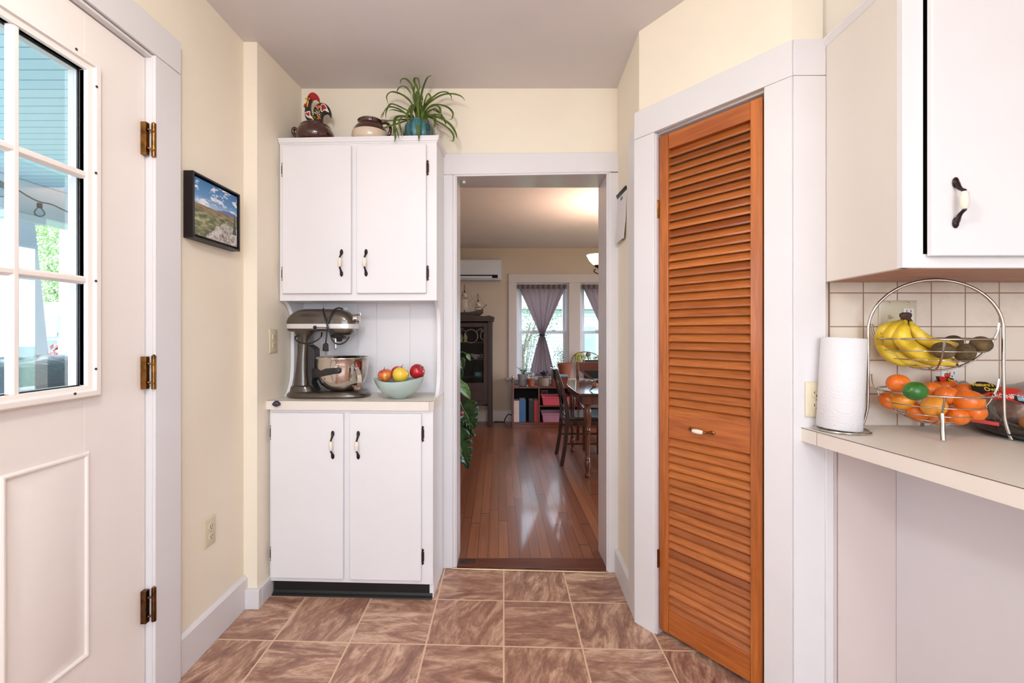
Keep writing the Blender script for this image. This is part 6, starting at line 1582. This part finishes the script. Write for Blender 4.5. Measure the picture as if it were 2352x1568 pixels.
for k in range(16):
    a, b = rg.uniform(1320, 1342), rg.uniform(814, 820); e = (a+rg.uniform(-4, 6), rg.uniform(830, 838)); Yk = py_-.06+rg.uniform(-.02, .03)
    path = smoothpath([P(1346, 824, Yk), P((a+1346)/2, b-2, Yk-.01), P(a, b, Yk-.02), P(*e, Yk-.02)], 4); L = len(path)-1
    mb.ribbon(path, [.022*max(.1, math.sin(PI*(.12+.85*j/L))) for j in range(L+1)], (0, -1, .4), .0006, .2)
mb.build('foliage', 'leaf_yel', pl, smooth=60)
mb = MB(); Yk = py_-.07
mb.tube(smoothpath([P(1311, 833, Yk), P(1316, 820, Yk), P(1326, 811, Yk), P(1345, 808, Yk), P(1362, 811, Yk), P(1376, 818, Yk)], 5), .007, 6); mb.ball(P(1351, 814, Yk), (.036, .02, .032), 16, T=Euler((0, -.5, 0)).to_matrix()); mb.build('dry_pod', 'leaf_grey', pl, smooth=60)
rg = random.Random(9); mb = MB()
for k in range(12):
    a = rg.uniform(1347, 1385); p = P(a, 826, py_-.03); d = Vector((rg.uniform(-.05, .05), -.03, rg.uniform(.01, .05))); lp = smoothpath([p, p+d*.5+Vector((0, 0, .02)), p+d], 3); L = len(lp)-1
    mb.ribbon(lp, [.022*max(.1, math.sin(PI*(.1+.87*j/L))) for j in range(L+1)], (0, -1, .4))
mb.build('foliage', 'leaf_yel', pl, smooth=60)
# teal bowl on the ledge behind the chair
q = dx_(1362, 6.12)
M['teal_bowl'] = paint('teal_bowl', (50, 104, 116), .25, .05, 20, 0, coat=.4)
mb = MB(); mb.lathe([(.04, .0005), (.06, .01), (.085, .035), (.092, .05), (.088, .05), (.06, .015), (0, .01)], (1.20, 5.93, ztop), 32)
tag(mb.build('bowl', 'teal_bowl', smooth=60, loc=(1.20, 5.93, ztop)), 'teal bowl seen through the back of the far reddish chair', 'bowl')

# chandelier
ch = thing('chandelier', 'bronze chandelier with glowing white glass bowls, cut off by the doorway', 'chandelier', (1.03, 3.95, 1.7))
cx_, cy_ = 1.03, 3.95
M['bronze_lamp'] = paint('dark_bronze_lamp', (54, 38, 34), .35, .1, 40, .05, 90, metal=.6)
n = NT('lit_frosted_glass'); n.base(srgb((250, 236, 216)), .5); n.b.inputs['Emission Color'].default_value = srgb((255, 214, 160)); n.b.inputs['Emission Strength'].default_value = 3.2; M['lampglass'] = n.m
mb = MB(); mb.tube([(cx_, cy_, 2.36), (cx_, cy_, 1.66)], .010, 10); mb.lathe([(.055, 2.355), (.05, 2.335), (.015, 2.32)], (cx_, cy_, 0), 20); mb.lathe([(.008, 1.60), (.02, 1.63), (.03, 1.66), (.018, 1.70), (.012, 1.76)], (cx_, cy_, 0), 16); mb.build('stem', 'bronze_lamp', ch)
for k in range(5):
    a = PI+2*PI*k/5; dxk, dyk = math.cos(a), math.sin(a); R0 = .215
    zb_ = dz(612, cy_)
    mb = MB(); mb.tube(smoothpath([(cx_+dxk*.015, cy_+dyk*.015, 1.68), (cx_+dxk*.08, cy_+dyk*.08, 1.645), (cx_+dxk*.16, cy_+dyk*.16, 1.675), (cx_+dxk*R0, cy_+dyk*R0, zb_)], 5), .006, 8)
    mb.tube(smoothpath([(cx_+dxk*.12, cy_+dyk*.12, 1.70), (cx_+dxk*.20, cy_+dyk*.20, 1.72), (cx_+dxk*.245, cy_+dyk*.245, 1.745), (cx_+dxk*.235, cy_+dyk*.235, 1.765)], 5), .005, 8)
    mb.lathe([(.006, zb_-.012), (.022, zb_-.004), (.030, zb_+.012), (.020, zb_+.016)], (cx_+dxk*R0, cy_+dyk*R0, 0), 14); mb.build('arm', 'bronze_lamp', ch)
    mb = MB(); mb.lathe([(.018, zb_+.008), (.045, zb_+.022), (.072, zb_+.052), (.092, zb_+.092), (.096, zb_+.100), (.092, zb_+.100), (.068, zb_+.055), (.042, zb_+.027), (.015, zb_+.014)], (cx_+dxk*R0, cy_+dyk*R0, 0), 28, cap=(True, True)); mb.build('glass_shade', 'lampglass', ch, smooth=60)
    l = bpy.data.lights.new('chandelier_bulb', 'POINT'); l.energy = 7.0; l.color = (1, .80, .64); l.shadow_soft_size = .02
    lo = bpy.data.objects.new('chandelier_bulb', l); COL.objects.link(lo); lo.location = (cx_+dxk*R0, cy_+dyk*R0, zb_+.085)

# monstera
ms = thing('monstera_plant', 'large monstera with split leaves hanging in at the left of the doorway', 'potted plant', (-.62, 3.25, 0))
M['monstera'] = leafmat('monstera_leaf', (20, 44, 18), (44, 82, 34), .22); M['mon_new'] = leafmat('young_leaf', (74, 120, 48), (120, 164, 84), .3)
mb = MB(); mb.lathe([(.11, .005), (.12, .01), (.15, .26), (.16, .27), (.155, .28), (.14, .27)], (-.62, 3.25, 0), 32); mb.build('pot', 'grey_pot', ms, smooth=50)
mb = MB(); mb.lathe([(.142, .25), (.1, .262), (0, .265)], (-.62, 3.25, 0), 20); mb.build('soil', 'soil', ms)
def mleaf(stem0, base, tip, wd, cuts=True, Y=3.2, m='monstera', tilt=.3, dY=0.0, nm='leaf'):
    """heart-shaped leaf from base to tip (px), half width wd px, with side splits"""
    b = P(*base, Y); t_ = P(*tip, Y+dY); ax = t_-b; L = ax.length; ax.normalize(); side = ax.cross(Vector((0, -1, 0))).normalized(); nrm = side.cross(ax).normalized()
    if nrm.y > 0: nrm = -nrm
    W = wd*Y/F; mb = MB(); N = 30
    def halfw(u): return W*interp([(-.12, .30), (-.06, .62), (.05, .88), (.2, 1.0), (.4, .93), (.6, .72), (.8, .42), (.93, .16), (1, .01)], u)
    for s in (-1, 1):
        rows = []
        for i in range(N+1):
            u = -.12*1+1.12*i/N; w = halfw(u)
            if cuts and .12 < u < .88:
                ph = ((u-.12)/.76*4.0) % 1.0
                if ph > .70: w *= .42+.2*abs(ph-.85)
            rows.append([b+ax*(max(u, -.12)*L)*(1 if k > 0 or u > 0 else 0)+side*s*w*k/5-nrm*(-tilt*W*(k/5)**2*.5)+ax*(-.10*L*(k/5)*(1-max(0, u)))+Vector((0, 0, 0)) for k in range(6)])
        G = [[mb.bm.verts.new(p) for p in r] for r in rows]
        for i in range(N):
            for k in range(5): mb.face([G[i][k], G[i+1][k], G[i+1][k+1], G[i][k+1]])
    o = mb.build(nm, m, ms, smooth=70); sd = o.modifiers.new('s', 'SOLIDIFY'); sd.thickness = .0015
    mb = MB(); mb.tube(smoothpath([P(*stem0, Y+.03), (P(*stem0, Y+.03)+b)/2+Vector((0, 0, .02)), b, b+ax*L*.5-nrm*.0+nrm*.002], 4), .0035, 6); mb.build('leaf_stem', 'mon_new', ms)
mleaf((1030, 880), (1064, 938), (1092, 985), 36, Y=3.18, dY=-.05)
mleaf((1030, 930), (1058, 985), (1094, 1000), 24, Y=3.10, dY=-.10, tilt=.5)
mleaf((1030, 960), (1048, 1000), (1076, 1076), 34, Y=3.05, dY=-.03)
mleaf((1040, 840), (1062, 886), (1081, 917), 12, cuts=False, Y=3.25, m='mon_new')
mleaf((1040, 850), (1048, 874), (1075, 889), 8, cuts=False, Y=3.22, m='mon_new')
mleaf((1040, 830), (1056, 826), (1064, 850), 12, cuts=False, Y=3.25, m='monstera')
mleaf((1050, 813), (1074, 815), (1081, 829), 5, cuts=False, Y=3.3, m='mon_new')
mleaf((1030, 850), (1052, 850), (1058, 878), 12, cuts=False, Y=3.35, m='monstera')
mb = MB(); mb.tube(smoothpath([(-.62, 3.25, .26), (-.55, 3.24, .6), (-.42, 3.22, .9), (-.36, 3.24, 1.0)], 6), [.016]*6+[.013]*6+[.009]*7, 10); mb.tube(smoothpath([(-.62, 3.25, .26), (-.5, 3.2, .42), (-.38, 3.15, .62), (-.34, 3.15, .75)], 6), .009, 8); mb.build('main_stem', 'mon_new', ms)
M['pink'] = paint('pink_tag', (226, 84, 120), .5, .02, 20, 0)
mb = MB(); p = P(1062, 948, 3.12); mb.ball(p, (.011, .006, .012), 12); mb.build('plant_clip', 'pink', ms)['label'] = 'small pink clip'
# black power cord on the floor
mb = MB(); mb.tube(smoothpath([(dx_(1178, 6.0), 6.1, .10), (dx_(1168, 6.0), 6.12, .11), (dx_(1160, 6.0), 6.12, .05), (dx_(1158, 6.1), 6.13, .012), (-.06, 6.14, .010), (-.13, 6.14, .010)], 6), .006, 6)
tag(mb.build('power_cord', 'black'), 'black power cord on the floor between display cabinet and bookcase', 'cord')
# ================================================================ OUTSIDE
n = NT('blue_beadboard'); x, y, z = n.sep(n.pos()); u = n.math('FRACT', n.math('DIVIDE', y, .085))
n.base(n.mix(n.math('LESS_THAN', u, .08), srgb((184, 216, 232)), srgb((104, 146, 170))), .6); n.bump(u, .2, .003); M['porch_blue'] = n.m
M['ext_white'] = paint('exterior_white', (206, 214, 224), .6, .02, 4, .05, 60); M['ext_grey'] = paint('grey_white_column_paint', (206, 218, 236), .6, .02, 4, .05, 60)
M['decking'] = paint('grey_porch_decking', (176, 178, 182), .7, .05, 4, .1, 60)
mb = MB(); mb.box(-4.0, -1.34, -3, 12, 2.445, 2.5); tag(mb.build('porch_ceiling', 'porch_blue'), 'pale blue beadboard porch ceiling outside the entry door', 'porch ceiling', kind='structure')
mb = MB(); mb.box(-4.1, -3.86, -3, 12, 2.17, 2.444); tag(mb.build('porch_beam', 'ext_white', bevel=.01), 'white porch beam carrying the string lights', 'beam', kind='structure')
mb = MB(); mb.box(-4.1, -1.34, -3, 12, -.25, -.1); tag(mb.build('porch_floor', 'decking'), 'grey porch floor outside the entry door', 'porch floor', kind='structure')
Yc = 3.66; cxp = -3.98
col_ = thing('porch_column', 'tapered square porch column left of the grill cover, seen through the door glass', 'column', (cxp, Yc, -.1)); col_['kind'] = 'structure'
mb = MB(); mb.rings([[(cxp-w, Yc-w, z), (cxp+w, Yc-w, z), (cxp+w, Yc+w, z), (cxp-w, Yc+w, z)] for w, z in ((.165, -.1), (.165, .95), (.105, 2.12))]); mb.build('shaft', 'ext_grey', col_, .004)
mb = MB(); mb.box(cxp-.15, cxp+.15, Yc-.15, Yc+.15, 2.11, 2.17); mb.build('capital', 'ext_white', col_, .004)
# string lights
sl = thing('string_lights', 'black string light cable with clear bulbs along the porch beam', 'string lights', (-3.75, 3.6, 2.25))
def dp(px, py, X): return P(px, py, X*F/(CX-px)*1.0)
mb = MB(); XS = 3.78
pts = [dp(a, b, XS) for a, b in ((-60, 392), (0, 416), (40, 436), (65, 451), (90, 463), (120, 470), (150, 484), (176, 495), (215, 500), (260, 520))]
mb.tube(smoothpath(pts, 5), .006, 6); mb.build('cable', 'black', sl)
M['bulb'] = glassmat('clear_bulb_glass', (.80, .86, .92, 1), .08)
for px, py in ((91, 466), (176, 497), (3, 418)):
    c = dp(px, py, XS); mb = MB(); mb.lathe([(.012, .0), (.018, -.004), (.018, -.035), (.014, -.04)], tuple(c), 12); mb.build('bulb_socket', 'black', sl)
    mb = MB(); mb.lathe([(.014, -.038), (.030, -.062), (.036, -.082), (.028, -.104), (.0, -.114)], tuple(c), 16); mb.build('bulb', 'bulb', sl, smooth=60)
# covered grill
n = NT('dark_vinyl_cover'); co = n.coord(); n.base(n.mix(n.noise(co, 4, 3), srgb((52, 62, 74)), srgb((84, 98, 112))), .38, 0, .2); n.bump(n.noise(co, 6, 4, .6, 1.6), .8, .02); M['cover'] = n.m
gx_, gy_ = -2.35, 2.20
gr = thing('grill_cover', 'wrinkled dark vinyl grill cover on the porch, seen low in the door glass', 'grill cover', (gx_, gy_, -.1))
mb = MB(); rs = []
rg = random.Random(3)
for w, d, z in ((.58, .34, -.095), (.56, .33, .4), (.55, .32, .86), (.58, .35, .875), (.575, .345, .89), (.555, .32, .95), (.50, .27, 1.02), (.40, .20, 1.07), (.26, .12, 1.09), (.1, .05, 1.095)):
    ring = []
    for k in range(64):
        a = 2*PI*k/64; c, s_ = math.cos(a), math.sin(a); wr = 1+.012*math.sin(a*9+z*5)+.008*math.sin(a*17-z*11)
        ring.append((gx_+d*1.15*math.copysign(abs(c)**.6, c)*wr, gy_+w*math.copysign(abs(s_)**.6, s_)*wr, z+.008*math.sin(a*5)))
    rs.append(ring)
mb.rings(rs); mb.build('cover', 'cover', gr, smooth=70)
# ground and plants
M['grass'] = leafmat('lawn_grass', (78, 108, 58), (104, 134, 80), .9)
mb = MB(); mb.box(-90, 60, -40, -2.6, -.75, -.7); M['neutral_ground'] = paint('pale_concrete', (176, 168, 164), .9, .03, 3, .1, 30); tag(mb.build('bounce_ground', 'neutral_ground'), 'unseen pale concrete ground behind the house, added to mute green bounce light', 'bounce_ground', kind='structure')  # out-of-view ground added so less green bounces in from the lawn
mb = MB(); mb.box(-90, 60, -2.6, 90, -.75, -.7); g_ = mb.build('lawn', 'grass'); tag(g_, 'green lawn around the house', 'lawn', kind='structure')
M['leaf_out'] = leafmat('spring_leaf', (74, 104, 50), (118, 148, 84), .7); M['leaf_pale'] = leafmat('pale_spring_leaf', (132, 160, 104), (176, 200, 146), .7); M['leaf_out2'] = leafmat('shrub_leaf', (52, 74, 50), (86, 108, 76), .7); M['leaf_red'] = leafmat('red_shrub_leaf', (150, 60, 60), (190, 100, 96), .7)
M['bark'] = paint('tree_bark', (96, 80, 66), .9, .1, 8, .3, 30)
def bush(name, label, cat, c, r, n_, m, ls, seed, trunk=0, bare=0, group=None):
    t = thing(name, label, cat, c, group=group); rg = random.Random(seed); mb = MB(); c = Vector(c)
    if trunk:
        mbt = MB(); mbt.tube([c, c+Vector((0, 0, trunk))], [r[0]*.09, r[0]*.05], 8)
        for k in range(7):
            a = rg.uniform(0, 6.28); mbt.tube([c+Vector((0, 0, trunk*.7)), c+Vector((math.cos(a)*r[0]*.6, math.sin(a)*r[1]*.6, trunk+r[2]*rg.uniform(.2, 1.2)))], [r[0]*.04, r[0]*.012], 5)
        mbt.build('trunk', 'bark', t)
    cc = c+Vector((0, 0, trunk+r[2]*.85))
    if bare:
        mbt = MB()
        for k in range(bare):
            a = rg.uniform(0, 6.28); q = rg.uniform(.4, 1.05); mbt.tube(smoothpath([c, c+Vector((math.cos(a)*r[0]*.35*q, math.sin(a)*r[1]*.3, r[2]*.8)), c+Vector((math.cos(a)*r[0]*q, math.sin(a)*r[1]*q, r[2]*rg.uniform(1.2, 1.9)))], 3), .006, 4)
        mbt.build('branches', 'bark', t)
    for k in range(n_):
        d = Vector((rg.gauss(0, 1), rg.gauss(0, 1), rg.gauss(0, 1))).normalized()*rg.uniform(.35, 1)**.5
        p = cc+Vector((d.x*r[0], d.y*r[1], d.z*r[2])); a = Vector((rg.gauss(0, 1), rg.gauss(0, 1), rg.gauss(0, 1))).normalized(); b = a.cross(Vector((.3, .5, .8))).normalized(); s_ = ls*rg.uniform(.6, 1.3)
        v = [mb.bm.verts.new(q) for q in (p-a*s_, p+b*s_*.5, p+a*s_, p-b*s_*.5)]; mb.face(v)
    o = mb.build('foliage', m, t, smooth=0)
    return t
def G(px, Y): return ((px-CX)*Y/F, Y, -.7)
bush('tree', 'large pale green tree beyond the porch column', 'tree', G(95, 30), (4.6, 4.0, 4.6), 14000, 'leaf_pale', .11, 1, trunk=2.6)
bush('tree', 'pale green tree behind the utility pole, right edge of the door glass', 'tree', G(225, 42), (6.0, 5.0, 7.0), 12000, 'leaf_pale', .17, 2, trunk=2.2)
bush('shrub', 'dusty red shrub beside the neighbouring house', 'shrub', G(178, 12.4), (.7, .7, 1.05), 1200, 'leaf_red', .09, 3)
bush('shrub', 'low green shrub below the neighbouring house', 'shrub', G(92, 12.4), (.5, .4, .30), 900, 'leaf_out', .07, 4)
up = thing('utility_pole', 'pale utility pole with a grey box, outside the entry door', 'pole', G(153, 11)); q = Vector(G(153, 11)); M['pole'] = paint('weathered_pole', (176, 180, 180), .8, .05, 6, .1, 40)
mb = MB(); mb.tube([q, q+Vector((0, 0, 6.5))], [.16, .11], 14); mb.build('pole', 'pole', up); mb = MB(); mb.box(q.x-.30, q.x-.12, q.y-.30, q.y-.1, 1.1, 1.75); mb.build('meter_box', 'ext_white', up, .01)
n = NT('white_clapboard'); x, y, z = n.sep(n.pos()); u = n.math('FRACT', n.math('DIVIDE', z, .14)); n.base(n.mix(n.math('LESS_THAN', u, .12), srgb((186, 194, 198)), srgb((112, 126, 132))), .7); M['clap'] = n.m
M['roofing'] = paint('grey_shingle_roof', (150, 150, 152), .9, .06, 6, .3, 20); M['win_dark'] = paint('window_pane_reflection', (130, 160, 176), .15, .1, 3, 0)
nh = thing('neighbour_house', 'small white clapboard house with low grey roof beyond the porch', 'house', G(120, 13.5)); hx, hy, _ = G(120, 13.5)
mb = MB(); mb.box(hx-3.5, hx+1.05, hy, hy+4, -.7, 1.22); mb.build('wall', 'clap', nh)
mb = MB(); mb.prism([(hx-3.8, hy-.3, 1.2), (hx+1.3, hy-.3, 1.2), (hx-.4, hy+1.9, 2.15), (hx-2.6, hy+1.9, 2.15)], (0, .02, .08)); mb.prism([(hx+1.3, hy-.3, 1.2), (hx+1.3, hy+4.2, 1.2), (hx-.4, hy+1.9, 2.15)], (0, 0, .08)); mb.build('roof', 'roofing', nh)
mb = MB(); a = P(113, 772, hy-.02); mb.box(a.x-.32, a.x+.32, hy-.05, hy+.02, .25, 1.02); mb.build('window_frame', 'ext_white', nh); mb = MB(); mb.box(a.x-.25, a.x+.25, hy-.06, hy-.04, .31, .62); mb.box(a.x-.25, a.x+.25, hy-.06, hy-.04, .66, .97); mb.build('window_pane', 'win_dark', nh)
# beyond the dining room windows
wh = thing('white_house', 'white neighbouring house filling the view behind the dining room windows', 'house', (2.2, 18, -.7))
mb = MB(); mb.box(-.4+.6, 9, 18, 24, -.2, 6); mb.build('wall', 'clap', wh); mb = MB(); mb.box(.2, 9, 17.97, 18, -.7, -.2); mb.build('foundation', 'roofing', wh)
mb = MB(); mb.box(.0, 9.2, 17.6, 18, 2.1, 2.28); mb.build('porch_eave', 'roofing', wh)
for xx in (2.9, 4.6):
    mb = MB(); mb.box(xx, xx+.8, 17.95, 18.0, .1, 1.5); mb.build('window_frame', 'ext_white', wh); mb = MB(); mb.box(xx+.07, xx+.73, 17.94, 17.95, .17, 1.43); mb.build('window_pane', 'win_dark', wh)
bush('shrub', 'loose twiggy shrub on the lawn at the left of the full dining window', 'shrub', (.55, 12.5, -.7), (.75, .7, 1.1), 1600, 'leaf_out2', .028, 11, bare=26)
bush('shrub', 'leafy shrub on the lawn at the right of the full dining window', 'shrub', (1.85, 13.0, -.7), (.55, .6, .9), 1000, 'leaf_out2', .028, 12, bare=18)
bush('tree', 'young tree behind the dining room windows, its branches crossing the panes', 'tree', (.6, 15.5, -.7), (1.5, 1.4, 1.7), 3000, 'leaf_out', .035, 13, trunk=1.5)
bush('shrub', 'shrub outside the right-hand dining window', 'shrub', (3.6, 13.4, -.7), (.8, .7, .9), 1300, 'leaf_out2', .028, 14, bare=18)
